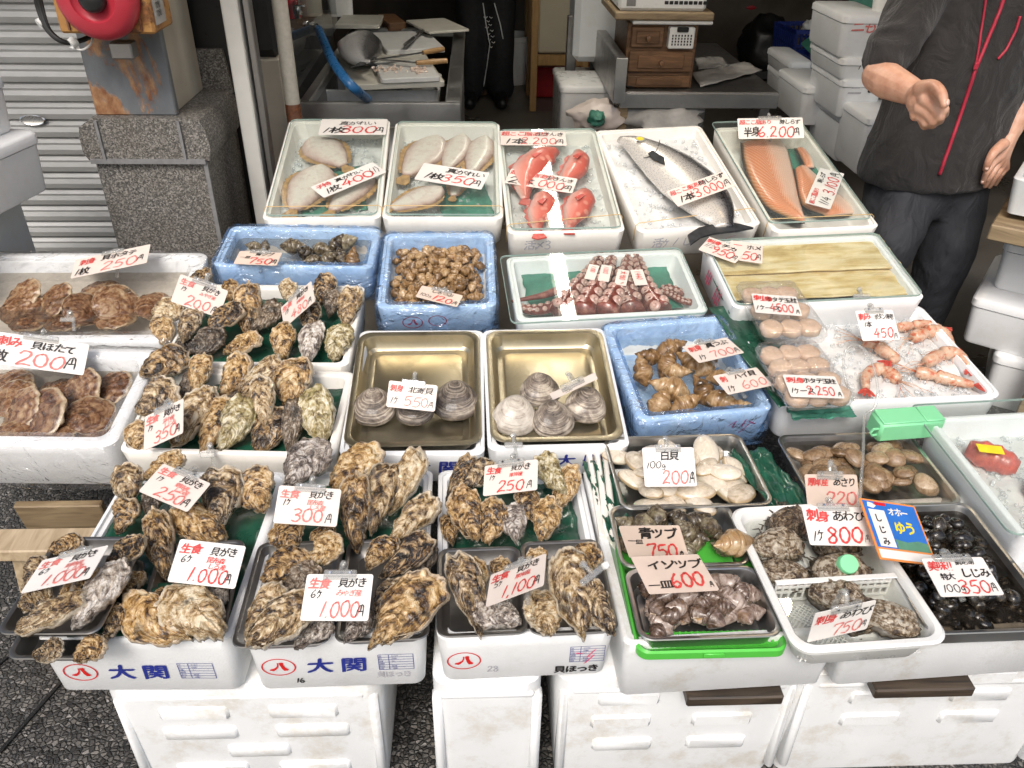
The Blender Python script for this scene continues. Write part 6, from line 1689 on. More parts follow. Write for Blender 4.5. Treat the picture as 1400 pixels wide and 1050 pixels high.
# ------------------------------------------------------------------ price cards
K, RD, PK = 'ink_black', 'ink_red', 'ink_pink'
def pc(label, tl, tr, bl, fr, off, items, **kw):
 c = ((tr[0]+bl[0])/2, (tr[1]+bl[1])/2)
 if kw.pop('flat', False): kw['normal'] = fr.n; kw['clip'] = False
 return price_card(label, tl, tr, bl, fr.hit(c[0], c[1], off), items, **kw)
def fishcard(pre, name, unit, price, wp=.13):
 return ([(pre, .05, .66, .2, RD, .1, .9)] if pre else [])+[(name, .4 if pre else .28, .66, .2, K, .07, 1.1), (unit, .06, .14, .34, K, .09), (price, .3, .12, .42, RD, .1, 1.1), ('円', .84, .14, .34, K, .08)]
pc('flat card reading 300 on the glass at the door post, at the back edge', (439, 163), (529, 163), (436, 184), FD, .0095, [('真がれい', .28, .6, .24, K, .05, 1.3), ('1枚', .04, .1, .36, K, .08, 1.5), ('300', .3, .1, .42, RD, .1, 1.9), ('円', .8, .1, .36, K, .08, 1.7)], flat=True, mat='card_white')
pc('flat card reading 400 lying askew on the glass over three flounders', (426, 255), (511, 221), (441, 271), FD, .0095, [('子持', .04, .62, .26, RD, .1, 1.3), ('真がれい', .33, .6, .25, K, .06, 1.4), ('1枚', .08, .1, .36, K, .09, 1.3), ('400', .34, .1, .44, RD, .11, 1.6), ('(1)', .82, .22, .4, K, .08, 1.3)], flat=True, mat='card_white')
pc('flat card reading 350 on the glass over five flounders', (579, 222.5), (668.6, 236), (567, 245), FD, .0095, [('真がれい', .38, .62, .26, K, .06, 1.3), ('1枚', .1, .14, .36, K, .09, 1.3), ('350', .36, .12, .42, RD, .1, 1.6), ('円', .8, .12, .36, K, .08, 1.4)], flat=True, mat='card_white')
pc('flat card reading 2.200 on the red fish glass, partly in glare', (683.5, 179), (772, 180), (685, 198), FD, .0095, [('超ここ脂あり', .02, .64, .28, RD, .1, 1.05), ('生きんき', .54, .64, .26, K, .06, 1.2), ('1本', .06, .08, .38, K, .09, 1.5), ('2.200', .3, .08, .46, RD, .1, 1.7), ('円', .82, .08, .36, K, .08, 1.4)], flat=True)
pc('flat card reading 4.000 lying across the glass of the red fish', (695, 230), (785.7, 244), (693.7, 250), FD, .0095, [('超ここ脂あり', .02, .64, .27, RD, .1, 1.05), ('生きんき', .54, .62, .26, K, .06, 1.2), ('2本', .04, .08, .38, K, .12, 1.4), ('4.000', .28, .08, .46, RD, .1, 1.7), ('円', .82, .08, .36, K, .08, 1.4)], flat=True)
pc('card reading 13.000 leaning on the whole silver salmon', (910.4, 262), (987.6, 234), (927, 282.4), FD, .075, [('超ここ脂あり', .03, .64, .26, RD, .1, .95), ('時しらず', .53, .64, .26, K, .1, 1.1), ('1本', .08, .1, .38, K, .12, 1.2), ('13.000', .28, .1, .46, RD, .11, 1.3), ('円', .85, .12, .38, K, .08, 1.0)], clip=False, aspect=2.3)
pc('card reading 6.200 clipped behind the salmon fillets', (1008, 162), (1097, 160.5), (1010, 190), FD, .05, [('超ここ脂あり', .03, .68, .22, RD, .1, 1.05), ('時しらず', .64, .68, .22, K, .1, 1.0), ('半身', .08, .1, .42, K, .1, .8), ('6.200', .3, .06, .5, RD, .11, 1.15), ('円', .82, .1, .4, K, .09, 1.0)], aspect=2.5, clip_w=.36, mat='card_white')
pc('card reading 3.100 turned upright on the glass over the salmon quarter', (1100, 279), (1121, 231), (1135.5, 284), FD, .0115, [('超ここ脂あり', .02, .66, .22, RD, .1, 1.0), ('時しらず', .6, .66, .22, K, .1, 1.0), ('1/4', .06, .12, .38, K, .09, 1.0), ('3.100', .34, .1, .46, RD, .11, 1.05), ('円', .84, .12, .38, K, .09, 1.0)], flat=True, mat='card_white')
pc('card reading 950 on the glass over the kelp sheets', (968, 323), (1018, 341), (957, 342), FC, .0485, [('刺身', .02, .64, .24, RD, .12, 1.1), ('チカ', .4, .62, .26, K, .09, 1.2), ('1/2', .04, .34, .24, K, .07, .9), ('950', .26, .12, .42, RD, .1, 1.2), ('円', .8, .1, .34, K, .07, 1.0)], flat=True)
pc('card reading 50 half covered by the 950 card over the kelp sheets', (996, 328), (1040, 334.5), (1000, 354), FC, .0455, [('一', .1, .66, .2, RD, .12, 1.2), ('ホメ', .5, .62, .26, K, .08, 1.2), ('50', .36, .1, .4, RD, .1, 1.3), ('円', .76, .1, .34, K, .07, 1.0)], flat=True)
for lab, a, b_, c, s in (('small tag on the glass over the left octopus arm', (818.7, 364.8), (811.7, 384.6), (807, 359.4), '1.100'), ('second small tag on the glass over the octopus arms', (837, 364), (832, 385.7), (822.8, 361.3), '1.000'), ('third small tag on the glass over the octopus arms, wider than the first two', (860.8, 369.4), (855.9, 390), (845, 368.3), '大 980'), ('small tag on the glass over the right octopus arm', (878.5, 368.3), (885.8, 389.2), (861.4, 368.9), '1.440')):
 pc(lab, a, b_, c, FC, .0095, [(s, .12, .3, .45, RD, .12, .8)], flat=True, name='price_tag', cat='price tag', group='small tags over the octopus arms', rad=.001)
pc('tan card reading 750 standing in the wide blue wrapped box', (328, 343), (386, 345.5), (319, 360.5), FC1, .02, [('青ツブ', .4, .66, .24, K, .09, 1.3), ('一皿', .08, .42, .2, K, .07, 1.3), ('750', .3, .06, .42, RD, .12, 1.7), ('円', .8, .08, .34, K, .09, 1.4)], aspect=2.1, mat='card_tan')
pc('tan card reading 120 stuck in the heap of tiny whelks', (577, 390), (633, 404), (568, 405.5), FC, .02, [('しろつぶ', .28, .62, .24, K, .08, 1.3), ('100g', .06, .2, .22, K, .09, 1.2), ('120', .36, .08, .42, RD, .12, 1.7), ('円', .84, .1, .3, K, .09, 1.3)], aspect=2.2, mat='card_tan')
oy = lambda n, a, b_, price, pink=PK, wt=.1: [('生食', .05, .68, .22, pink, .15, 1.1), ('貝がき', .5, .7, .2, K, .1, 1.05), (n, .1, .48, .17, K, .11, 1.0), (a, .48, .52, .13, pink, .07, 1.1)]+([(b_, .52, .38, .13, pink, .07, 1.1)] if b_ else [])+[(price, .26, .07, .33, pink, .11, 1.15), ('円', .8, .08, .26, K, .09, .9)]
pc('card reading 250 leaning behind the scallops of the pier box', (103.7, 355), (205.8, 333.7), (96, 381), FL, .03, [('刺身', .08, .6, .26, RD, .1, 1.0), ('貝ホタテ', .36, .62, .25, K, .1, 1.3), ('1枚', .04, .08, .34, K, .1, 1.0), ('250', .38, .1, .42, PK, .09, 1.8), ('円', .85, .2, .28, K, .09, 1.0)], aspect=2.5, clip_w=.3)
pc('big white card reading 200 standing on the trestle scallop box', (-12, 452), (122.6, 471), (-23, 495.5), FL, .05, [('刺み', .1, .6, .28, RD, .14, 1.05), ('貝ほたて', .42, .6, .25, K, .12, 1.25), ('1枚', .04, .12, .36, K, .13, .9), ('200', .3, .08, .42, PK, .1, 1.4), ('円', .78, .1, .38, K, .09, 1.1)], aspect=2.5, mat='card_white', clip_w=.36)
pc('card reading 200 clipped over the oyster heap by the pier box', (247, 374.6), (312.3, 397.6), (233, 412), FB, .075, oy('1ケ', 'みやぎ産', '', '200'), aspect=1.5)
pc('slanting card reading 480 over the second oyster heap', (384, 420.6), (425.4, 383.7), (388.4, 448.6), FB, .065, oy('1ケ', '釧路産', '', '480'), aspect=1.5)
pc('card reading 350 standing in the box left of the golden trays', (198.3, 569.7), (251, 544.6), (196, 616.6), FB, .065, oy('1ケ', '浜中産', 'しじみ', '350'), aspect=1.4)
pc('card reading 250 tilted over the oysters beside the stacked trays', (223.4, 633.7), (288.6, 661), (189, 671.4), FA, .105, oy('1ケ', '釧路産', 'しろ産', '250'), aspect=1.5)
pc('card reading 300 clipped upright over the middle oyster heap', (382, 663.4), (467, 669), (373, 715), FA, .10, oy('1ケ', '昆布森', 'しろ産', '300'), aspect=1.5)
pc('card reading 1.000 over the tilted oyster tray', (246.8, 736.7), (336.8, 746.8), (228, 795), FA, .09, oy('6ケ', '昆布森', 'しろ産', '1.000', RD), aspect=1.5, mat='card_white', clip=False)
pc('card reading 1.000 clipped between the two heaped trays', (420.3, 785), (511, 785), (409.6, 848.6), FA, .115, oy('6ケ', 'みやぎ産', '', '1.000', PK), aspect=1.45, mat='card_white')
pc('card reading 1.000 lying over the stacked trays', (58.3, 765.7), (149, 745), (27.4, 811.3), FA, .105, oy('6ケ', '釧路産', 'しろ産', '1.000', PK), aspect=1.55, mat='card_white')
pc('card reading 250 in bright red, clipped in the box stamped 28', (663, 637), (735.6, 627.6), (660, 678.4), FA, .09, oy('1ケ', '厚岸産', '', '250', RD), aspect=1.6)
pc('slanting card reading 1,100 over the two small oyster trays', (671, 786), (747, 756), (663.6, 830), FA, .105, oy('5ケ', '厚岸産', '', '1,100', RD), aspect=1.5)
pc('card reading 540 in the left golden tray', (532.3, 520), (598.6, 527), (527.7, 556), FB, .055, [('刺身', .04, .62, .26, RD, .13, 1.0), ('北寄貝', .42, .62, .24, K, .06, 1.3), ('1ケ', .06, .14, .26, K, .08, 1.0), ('550', .34, .1, .36, PK, .08, 1.3), ('円', .84, .1, .24, K, .08, 1.0)], aspect=1.8)
pc('narrow card seen edge on in the right golden tray', (751.4, 538.6), (813, 509.4), (756, 547), FB, .05, [('550', .3, .2, .4, K, .1, 1.2)], aspect=6, rad=.002)
pc('card reading 700 in the blue wrapped box of tan whelks', (932, 474), (993, 461), (956, 496), FB, .05, [('刺身', .05, .6, .27, RD, .13, 1.0), ('真つぶ', .42, .62, .25, K, .09, 1.3), ('1ケ', .08, .1, .26, K, .1, 1.0), ('700', .34, .08, .36, PK, .09, 1.5), ('円', .85, .1, .26, K, .09, 1.0)], aspect=1.9, clip_w=.4)
pc('card reading 600 at the right wall of the blue wrapped whelk box', (974, 514), (1034, 502), (996, 539.5), FB, .05, [('刺', .08, .6, .27, RD, .13, 1.0), ('ハイ貝', .38, .62, .25, K, .12, 1.3), ('1ケ', .06, .1, .28, K, .1, 1.0), ('600', .38, .1, .38, PK, .08, 1.5)], aspect=1.9, clip_w=.4)
pc('card reading 4500 on the upper clear pack', (1026.5, 401), (1088, 405.5), (1033.5, 427), FS, .083, [('刺身', .03, .62, .26, RD, .14, 1.0), ('ホタテ玉柱', .3, .62, .24, K, .12, 1.2), ('1ケース', .02, .14, .24, K, .1, .9), ('4500', .34, .1, .4, RD, .12, 1.4), ('円', .88, .06, .2, K, .1, .9)], flat=True, mat='card_white')
pc('card reading 2.250 on the lower clear pack', (1067.6, 512), (1139, 514.4), (1083.5, 542), FS, .073, [('刺身', .03, .62, .26, RD, .14, 1.0), ('ホタテ玉柱', .34, .62, .23, K, .12, 1.15), ('1ケース', .03, .14, .24, K, .1, .9), ('2.250', .34, .1, .38, RD, .12, 1.35), ('円', .89, .06, .2, K, .1, .9)], flat=True, mat='card_white')
pc('card reading 450 clipped in front of the kelp box over the shrimp', (1169, 425), (1220, 423.5), (1179.5, 466), FS, .06, [('刺み', .04, .68, .22, RD, .15, .95), ('ボタン海老', .46, .68, .18, K, .1, .8), ('1本', .14, .44, .18, K, .1, .9), ('450', .34, .08, .32, RD, .11, 1.25), ('円', .84, .04, .18, K, .08, .9)], aspect=1.2, mat='card_white')
pc('white card reading 200 clipped over the cream clams', (877.5, 612), (947.8, 611.4), (882, 665.6), FT, .07, [('白貝', .34, .68, .24, K, .13, 1.0), ('100g', .05, .46, .17, K, .1, 1.2), ('200', .34, .06, .33, PK, .12, 1.25), ('円', .86, .08, .28, K, .12, .8)], aspect=1.35, mat='card_white')
pc('tan card reading 750 with brushed writing over the mossy whelks', (845, 719.5), (928, 718.6), (861, 763), FT, .07, [('青ツブ', .3, .62, .3, K, .16, 1.15), ('一皿', .08, .46, .16, K, .1, 1.3), ('750', .34, .06, .38, RD, .13, 1.4), ('円', .86, .04, .2, K, .14, .8)], aspect=1.45, mat='card_tan', clip=False)
pc('tan card reading 600 with brushed writing over the grey snails', (862, 761.3), (954, 757.6), (888, 812), FT, .075, [('イソツブ', .16, .6, .24, K, .12, 1.4), ('一皿', .04, .1, .2, K, .12, 1.3), ('600', .36, .12, .36, RD, .14, 1.6), ('円', .9, .08, .16, K, .12, .9)], aspect=1.45, mat='card_tan', clip=False)
pc('tan card reading 220 half hidden behind the abalone tub', (1099.4, 648.4), (1171, 649), (1104.5, 694), FT, .06, [('厚岸産', .06, .66, .22, RD, .12, .9), ('あさり', .54, .66, .24, K, .1, 1.1), ('220', .36, .12, .36, PK, .12, 1.4)], aspect=1.5, mat='card_tan')
pc('white card reading 800 clipped at the back of the abalone tub', (1095.3, 692), (1181.6, 693.6), (1108, 745), FT, .07, [('刺身', .05, .6, .28, RD, .16, 1.0), ('あわび', .44, .62, .26, K, .07, 1.2), ('1ケ', .06, .1, .26, K, .09, .9), ('800', .28, .06, .4, RD, .12, 1.5), ('円', .86, .08, .2, K, .07, .8)], aspect=1.5, mat='card_white')
pc('white card reading 750 leaning in the front half of the abalone tub', (1115, 839), (1198.8, 820.4), (1103, 878.7), FT, .055, [('刺身', .05, .58, .28, RD, .12, 1.0), ('あわび', .44, .6, .28, K, .07, 1.2), ('750', .36, .08, .38, PK, .09, 1.4), ('円', .84, .14, .24, K, .08, .9)], aspect=1.6, mat='card_white')
pc('white card reading 350 over the black clams', (1258.8, 763.8), (1342.5, 761.4), (1287, 816), FT, .08, [('美味!!', .04, .66, .24, RD, .13, .95), ('網走湖', .5, .8, .14, K, .08, 1.1), ('特大', .16, .42, .17, K, .12, 1.0), ('しじみ', .5, .46, .24, K, .1, 1.15), ('100g', .08, .1, .2, K, .09, 1.1), ('350', .34, .06, .34, RD, .1, 1.45), ('円', .84, .08, .24, K, .08, .9)], aspect=1.5, mat='card_white', clip_w=.62)
# printed poster of the black clams
where = FT.hit(1228, 728, .075)
_, n, P = fit_plane((1178, 681), (1246, 691), (1207.6, 765), where, .95)
e1, e2 = P[1]-P[0], P[0]-P[2]; w, h = e1.length*1.12, e2.length
mwp = frame_matrix((P[1]+P[2])/2, e1, e2)
mb = MB(); mb.loft([rring(w, h, .003, -.0012, 3), rring(w, h, .003, 0, 3)]); po = mb.build('poster', M['orange_print'], None, 0, mw=mwp)
tag(po, 'orange rimmed blue poster with yellow writing behind the 350 card', 'poster')
def rect(m, x0, y0, x1, y1, z): m.add([(x0*w, y0*h, z), (x1*w, y0*h, z), (x1*w, y1*h, z), (x0*w, y1*h, z)], [(0, 1, 2, 3)])
mb = MB(); rect(mb, -.46, -.30, .47, .47, .0003); mb.build('blue_print', M['blueprint'], po, 0)
mb = MB(); rect(mb, -.46, -.47, .47, -.33, .0003); rect(mb, -.40, -.28, -.12, .33, .0006); mb.build('white_panel', M['card_white'], po, 0)
mb = MB(); mb.add([(-.1*w, -.30*h, .0006), (.47*w, -.30*h, .0006), (.47*w, -.16*h, .0006), (.3*w, -.13*h, .0006), (.1*w, -.17*h, .0006), (-.1*w, -.14*h, .0006)], [(0, 1, 2, 3, 4, 5)]); mb.build('hill_print', M['hill_print'], po, 0)
rg = random.Random(2)
mb = MB();
for i, c in enumerate('しじみ'): write(mb, c, -.33*w, (.12-.19*i)*h, .12*h, rg, .14, 0, .02, .0009)
mb.build('black_lettering', M['ink_black'], po, 0)
mb = MB(); write(mb, 'ゆう', -.04*w, -.04*h, .2*h, rg, .16, .08, .02, .0009); mb.build('yellow_lettering', M['yellow_ink'], po, 0)
mb = MB(); write(mb, 'オホー', -.06*w, .26*h, .13*h, rg, .16, .08, .02, .0009); mb.build('white_lettering', M['card_white'], po, 0)
mb = MB(); mb.add([(-.4*w, .37*h, .0007), (-.3*w, .35*h, .0007), (-.24*w, .40*h, .0007), (-.3*w, .44*h, .0007), (-.38*w, .45*h, .0007)], [(0, 1, 2, 3, 4)]); mb.build('island_emblem', M['card_white'], po, 0)
mb = MB(); rect(mb, -.26, .41, -.06, .46, .0009); mb.build('red_mark', M['ink_red_print'], po, 0)
# lone clear card holders and the clear air hose
def holder(lab, x, y, fr, off, lean=0, s=1.0):
 mb = MB(); mb.box((0, 0, 0), (.045*s, .012, .006), None, .002); mb.tube([(0, .004, 0), (0, .014, -.002), (0, .02, -.006)], .004, 8); mb.lathe([(0, -.006), (.006, -.0045), (.0075, 0), (.006, .0045), (0, .006)], (0, .022, -.007), 12)
 mb.tube([(0, .022, -.007), (.004, .012, -.02), (.006, -.02, -.03)], .005, 8)
 o = mb.build('card_holder', M['clip'], None, 40, mw=fr and frame_matrix(fr.hit(x, y, off), fr.x+fr.v*lean, fr.v+fr.n*.6)); tag(o, lab, 'card holder', 'clear plastic card holders')
 return o
o = holder('clear card holder with a white knob on the ruffled oysters', 810, 786, FA, .09, .9, 1.3)
mb = MB(); mb.box((.03, .0, .004), (.012, .012, .01), None, .002); mb.build('white_knob', M['white_plastic'], o, 40)
holder('clear card holder on the front rim of the kelp box', 1178, 405, FC, .045)
holder('clear card holder on the front rim of the pier scallop box', 92, 437, FL, .01, 0, .8)
holder('clear card holder under the 350 yen oyster box, on its front rim', 284, 622, FB, .02, 0, .7)
holder('clear card holder on the front rim below the four clams', 702, 608, FB, .02, 0, .9)
mb = MB(); c0 = FS.hit(1176, 500, .09)
loop = [FS.hit(x, y, z) for x, y, z in ((1166, 548, .02), (1154, 510, .06), (1156, 480, .09), (1172, 472, .11), (1190, 490, .10), (1200, 530, .07), (1196, 556, .04), (1184, 566, .03))]+[FT.hit(x, y, z) for x, y, z in ((1181, 580, .09), (1180, 620, .09), (1177, 660, .085), (1174, 694, .07), (1160, 740, .02))]
mb.tube(smoothpath(loop, 6), .0032, 8); o = mb.build('air_hose', M['clip'], None, 180); tag(o, 'looped clear air hose hanging from the shrimp box to the abalone tub', 'hose')
# ------------------------------------------------------------------ setting
def struct(o, label): return tag(o, label, None, None, 'structure')
mb = MB(); mb.add([(-60, -60, 0), (60, -60, 0), (60, 2.55, 0), (-60, 2.55, 0)], [(0, 1, 2, 3)])
struct(mb.build('pavement', M['pebble'], None, 0), 'pavement of exposed pebbles')
mb = MB(); mb.add([(-60, 2.5, -.004), (60, 2.5, -.004), (60, 60, -.004), (-60, 60, -.004)], [(0, 1, 2, 3)])
struct(mb.build('floor', M['concrete'], None, 0), 'wet grey concrete shop floor')
mb = MB()
for (a, b_) in (((0, 1030), (140, 870)), ((-60, 960), (10, 900))):
 p, q = at_height(*a, 0), at_height(*b_, 0); mb.beam(Vector((p.x, p.y, .0)), Vector((q.x, q.y, .0)), .008, .012)
o = mb.build('paving_joint', M['black_plastic'], None, 0); struct(o, 'dark joint between paving slabs')
# shop interior shell
XL = -.78
def thing_box(name, label, cat, c, size, mat, bev=.004, group=None, kind=None):
 mb = MB(); mb.box((0, 0, size[2]/2), size, None, bev); o = mb.build(name, M[mat] if isinstance(mat, str) else mat, None, 30, loc=(c[0], c[1], c[2])); return tag(o, label, cat, group, kind)
thing_box('back_wall', 'dim board wall at the back of the shop', 'wall', (1.5, 8.2, 0), (8, .1, 3), 'wall_dark')
thing_box('shop_side_wall', 'dim side wall of the shop behind the sink bench', 'wall', (-1.55, 5.7, 0), (.1, 5.0, 3), 'wall_dark')
thing_box('shop_side_wall', 'dim side wall of the shop beyond the foam boxes', 'wall', (5.2, 5.4, 0), (.1, 5.6, 3), 'wall_dark')
thing_box('shop_ceiling', 'dim board ceiling over the shop', 'ceiling', (1.8, 5.4, 2.75), (7, 5.6, .08), 'ceiling')
thing_box('shade_awning', 'unseen awning added over the stall front to shade the shop', 'awning', (1.2, 2.05, 2.66), (8, 1.1, .03), 'ceiling')  # unseen awning, added to keep daylight off the shop interior
thing_box('shop_lintel', 'dark beam over the shop opening', 'beam', (1.8, 2.62, 2.55), (7, .2, .5), 'ceiling')
# steel shutter on the left
Ysh = 3.05
zt = 2.6; mb = MB(); prof = []; z = 0.0; k = 0
while z < zt:
 prof += [(0.0, z), (-.010, z+.005), (-.016, z+.024), (-.011, z+.04), (-.014, z+.048), (-.005, z+.058), (0.004, z+.061)]; z += .064
vs = [];
for dy, zz in prof: vs += [(-5.0, Ysh+dy, zz), (-.95, Ysh+dy, zz)]
mb.add(vs, [(2*i, 2*i+1, 2*i+3, 2*i+2) for i in range(len(prof)-1)])
so_sh = mb.build('roller_shutter', M['shutter'], None, 25); tag(so_sh, 'grey slatted roller shutter pulled down at the left', 'shutter')
p = at_depth(45, 164, Ysh-.02); mb = MB(); mb.lathe([(0, 0), (.034, 0), (.038, .003), (.034, .006), (.028, .004), (0, .004)], (0, 0, 0), 28, 0, Matrix.Rotation(R(90), 3, 'X') @ Matrix.Diagonal((1.2, .5, 1)).to_3x3())
mb.v = [(v[0]+p.x, v[1]+p.y, v[2]+p.z) for v in mb.v]; mb.build('oval_badge', M['chrome'], so_sh, 40)
# granite pier
def P3(x, y, yy): return at_depth(x, y, yy)
Yp = 2.55
a = P3(128, 222, Yp); b_ = P3(283, 217, Yp)                # joint under the curved cap, front face
pw = b_.x-a.x; pcx = (a.x+b_.x)/2; zj = (a.z+b_.z)/2; dep = .42
root = empty('granite_pier', (pcx, Yp, 0), 'speckled grey granite pier with curved shoulders carrying the rusty post', 'pier')
mb = MB(); mb.box((0, dep/2, zj/2), (pw*.985, dep, zj), None, .008); mb.build('granite_base', M['granite'], root, 30)
zc = P3(230, 160, Yp).z
mb = MB(); prof = [(pw/2+.012, zj+.003), (pw/2+.03, zj+.03), (pw/2+.03, zj+.09), (pw/2+.012, zj+.15), (pw/2-.04, zj+.195), (pw/2-.062, zj+.25), (pw/2-.066, zj+.34)]
Lp = [(-x, z) for x, z in prof]; Rp = [(x, z) for x, z in prof]; Rp = [(pw/2+.012, zj+.003), (pw/2+.02, zj+.1), (pw/2+.01, zj+.26), (pw/2+.0, zj+.5)]
def side_loft(pl, y0, y1):
 m = MB(); m.loft([[Vector((x, y0, z)) for x, z in pl], [Vector((x, y1, z)) for x, z in pl]]); return m
hc = P3(190, 158, Yp+.02).z-zj
outl = [(-pw/2-.006, zj+.004), (-pw/2-.018, zj+hc*.2), (-pw/2-.018, zj+hc*.55), (-pw/2-.01, zj+hc*.8), (-pw/2+.02, zj+hc*.94), (-pw/2+.03, zj+hc), (pw/2-.04, zj+hc), (pw/2-.0, zj+hc*.95), (pw/2+.015, zj+hc*.7), (pw/2+.02, zj+hc*.3), (pw/2+.012, zj+.004)]
side_loft(outl[::-1], -.012, dep).build('curved_cap', M['granite'], root, 50)
zu = P3(285, 60, Yp+.45).z
outl2 = [(pw/2-.24, zj+hc*.9), (pw/2+.012, zj+hc*.9), (pw/2-.0, zj+hc+.1), (pw/2-.004, zu), (pw/2-.24, zu)]
side_loft(outl2[::-1], .36, dep+.16).build('rear_upstand', M['granite'], root, 50)
mb = MB(); mb.box((0, -.0135, zj+.002), (pw*1.0, .012, .014)); mb.box((-pw/2+.045, -.0145, zj+hc*.5), (.008, .012, hc*.9)); mb.box((pw/2-.06, -.0145, zj+hc*.5), (.008, .012, hc*.9)); mb.box((pw/2-.004, -.008, zj/2), (.012, .01, zj)); mb.build('mortar_joint', M['grout'], root, 0)
# rusty post on the pier
xl, xr = P3(137, 155, Yp+.05).x-pcx, P3(247, 158, Yp+.05).x-pcx
zpl = P3(190, 158, Yp+.02).z
root = empty('rusty_post', (pcx, Yp, zpl), 'square steel post of flaking grey paint and rust on the granite pier', 'post')
mb = MB(); mb.box(((xl+xr)/2, .035, .75), (xr-xl, .03, 1.5), None, .004); mb.build('front_plate', M['rust_post'], root, 30)
mb = MB(); mb.box(((xl+xr)/2-.004, .20, .75), (xr-xl-.016, .30, 1.5), None, .003); mb.build('beige_side', M['beige_panel'], root, 30)
# fire alarm box
f0, f1 = P3(83, 46, Yp-.13), P3(212, 44, Yp-.13); bw = f1.x-f0.x; bz = f0.z; bc = (f0.x+f1.x)/2
root = empty('alarm_box', (bc, Yp-.05, bz), 'rust stained orange alarm box with a round red bell on the post', 'alarm box')
mb = MB(); mb.box((0, .0, .26), (bw, .16, .52), None, .006); mb.build('casing', M['rust_box'], root, 30)
mb = MB()
for x in (-bw*.39, bw*.37): mb.box((x, -.083, .26), (.006, .006, .5), None, .001)
mb.build('door_seam', M['rust_dark'], root, 0)
bp = P3(134, -4, Yp-.14); bp = bp-root.matrix_world.translation; rb = .105
q = Matrix.Rotation(R(90), 3, 'X')
mb = MB(); mb.lathe([(0, .0), (rb, .0), (rb*1.02, .012), (rb*.97, .03), (rb*.8, .045), (rb*.55, .05), (rb*.5, .04), (0, .035)], (bp.x, -.082, bp.z), 48, 0, q); mb.build('red_bell', M['red_bell'], root, 60)
mb = MB(); mb.lathe([(0, .036), (rb*.32, .036), (rb*.3, .06), (rb*.2, .07), (0, .07)], (bp.x, -.082, bp.z), 32, 0, q); mb.build('bell_hub', M['black_plastic'], root, 60)
mb = MB(); mb.box((bw/2+.001, -.02, .08), (.004, .08, .12)); ol = mb.build('white_notice', M['paper'], root, 0)
mb = MB(); rg = random.Random(4)
for i in range(5):
 m2 = MB(); write(m2, '7090', 0, 0, .014, rg, .12)
 mb.add([(bw/2+.0042, -.05+v[0], .12-.02*i+v[1]) for v in m2.v], m2.f)
mb.build('notice_lettering', M['ink_black'], root, 0)
mb = MB(); mb.box((0.02, 0, -.03), (.06, .05, .045), None, .004); o = mb.build('junction_box', M['steel_dark'], None, 30, loc=P3(156, 52, Yp-.06)); tag(o, 'small grey junction box below the alarm box', 'junction box')
mb = MB()
for k, (r, off) in enumerate(((.007, 0), (.007, .012), (.004, .022))):
 mb.tube(smoothpath([P3(45+off*400, -20, Yp-.08), P3(52+off*300, 10, Yp-.08), P3(64+off*200, 40, Yp-.09), P3(85+off*150, 57, Yp-.09), P3(108+off*60, 56, Yp-.06), P3(128, 48, Yp-.02)], 6), r, 8)
o = mb.build('cable_bundle', M['black_plastic'], None, 180); tag(o, 'black cables sagging from the alarm box', 'cable')
mb = MB()
for (x, y) in ((57, 31), (100, 58)):
 c = P3(x, y, Yp-.08); mb.tube([c+Vector((-.006, -.006, -.004)), c+Vector((.006, .006, .004))], .014, 10)
mb.build('cable_tie', M['white_plastic'], o, 40)
mb = MB(); mb.tube(smoothpath([P3(127, 48, Yp-.03), P3(124, 60, Yp-.07), P3(112, 68, Yp-.08), P3(95, 64, Yp-.08)], 6), .003, 8); o = mb.build('white_wire', M['white_plastic'], None, 180); tag(o, 'thin white wire curling below the alarm box', 'wire')
# blue board, white door frame
a, b_ = P3(250, 56, 3.12), P3(296, 56, 3.12); thing_box('blue_board', 'blue painted board between the pier and the doorway', 'board', ((a.x+b_.x)/2, 3.12, 0), (b_.x-a.x+.1, .03, 2.6), 'blue_wall')
root = empty('door_frame', (0, 2.78, 0), 'white aluminium door frame at the left of the shop opening', 'door frame')
a, b_ = P3(330, 130, 2.78), P3(352, 130, 2.78); wv = b_.x-a.x; zb = P3(360, 250, 2.78).z
mb = MB(); mb.box(((a.x+b_.x)/2-.012, 0, 1.3), (wv, .06, 2.6), None, .004); mb.build('post', M['alu_white'], root, 30)
mb = MB(); mb.box(((a.x+b_.x)/2+wv/2+.006, .02, 1.3), (.02, .05, 2.6), None, .003); mb.build('rubber_seal', M['steel_dark'], root, 30)
thing_box('dark_gap_sheet', 'black sheet in place of the dark gap beside the white door frame', 'dark gap', (a.x-.135, 2.95, 0), (.2, .04, 2.6), 'black_plastic')  # black sheet put where there is only a shaded gap
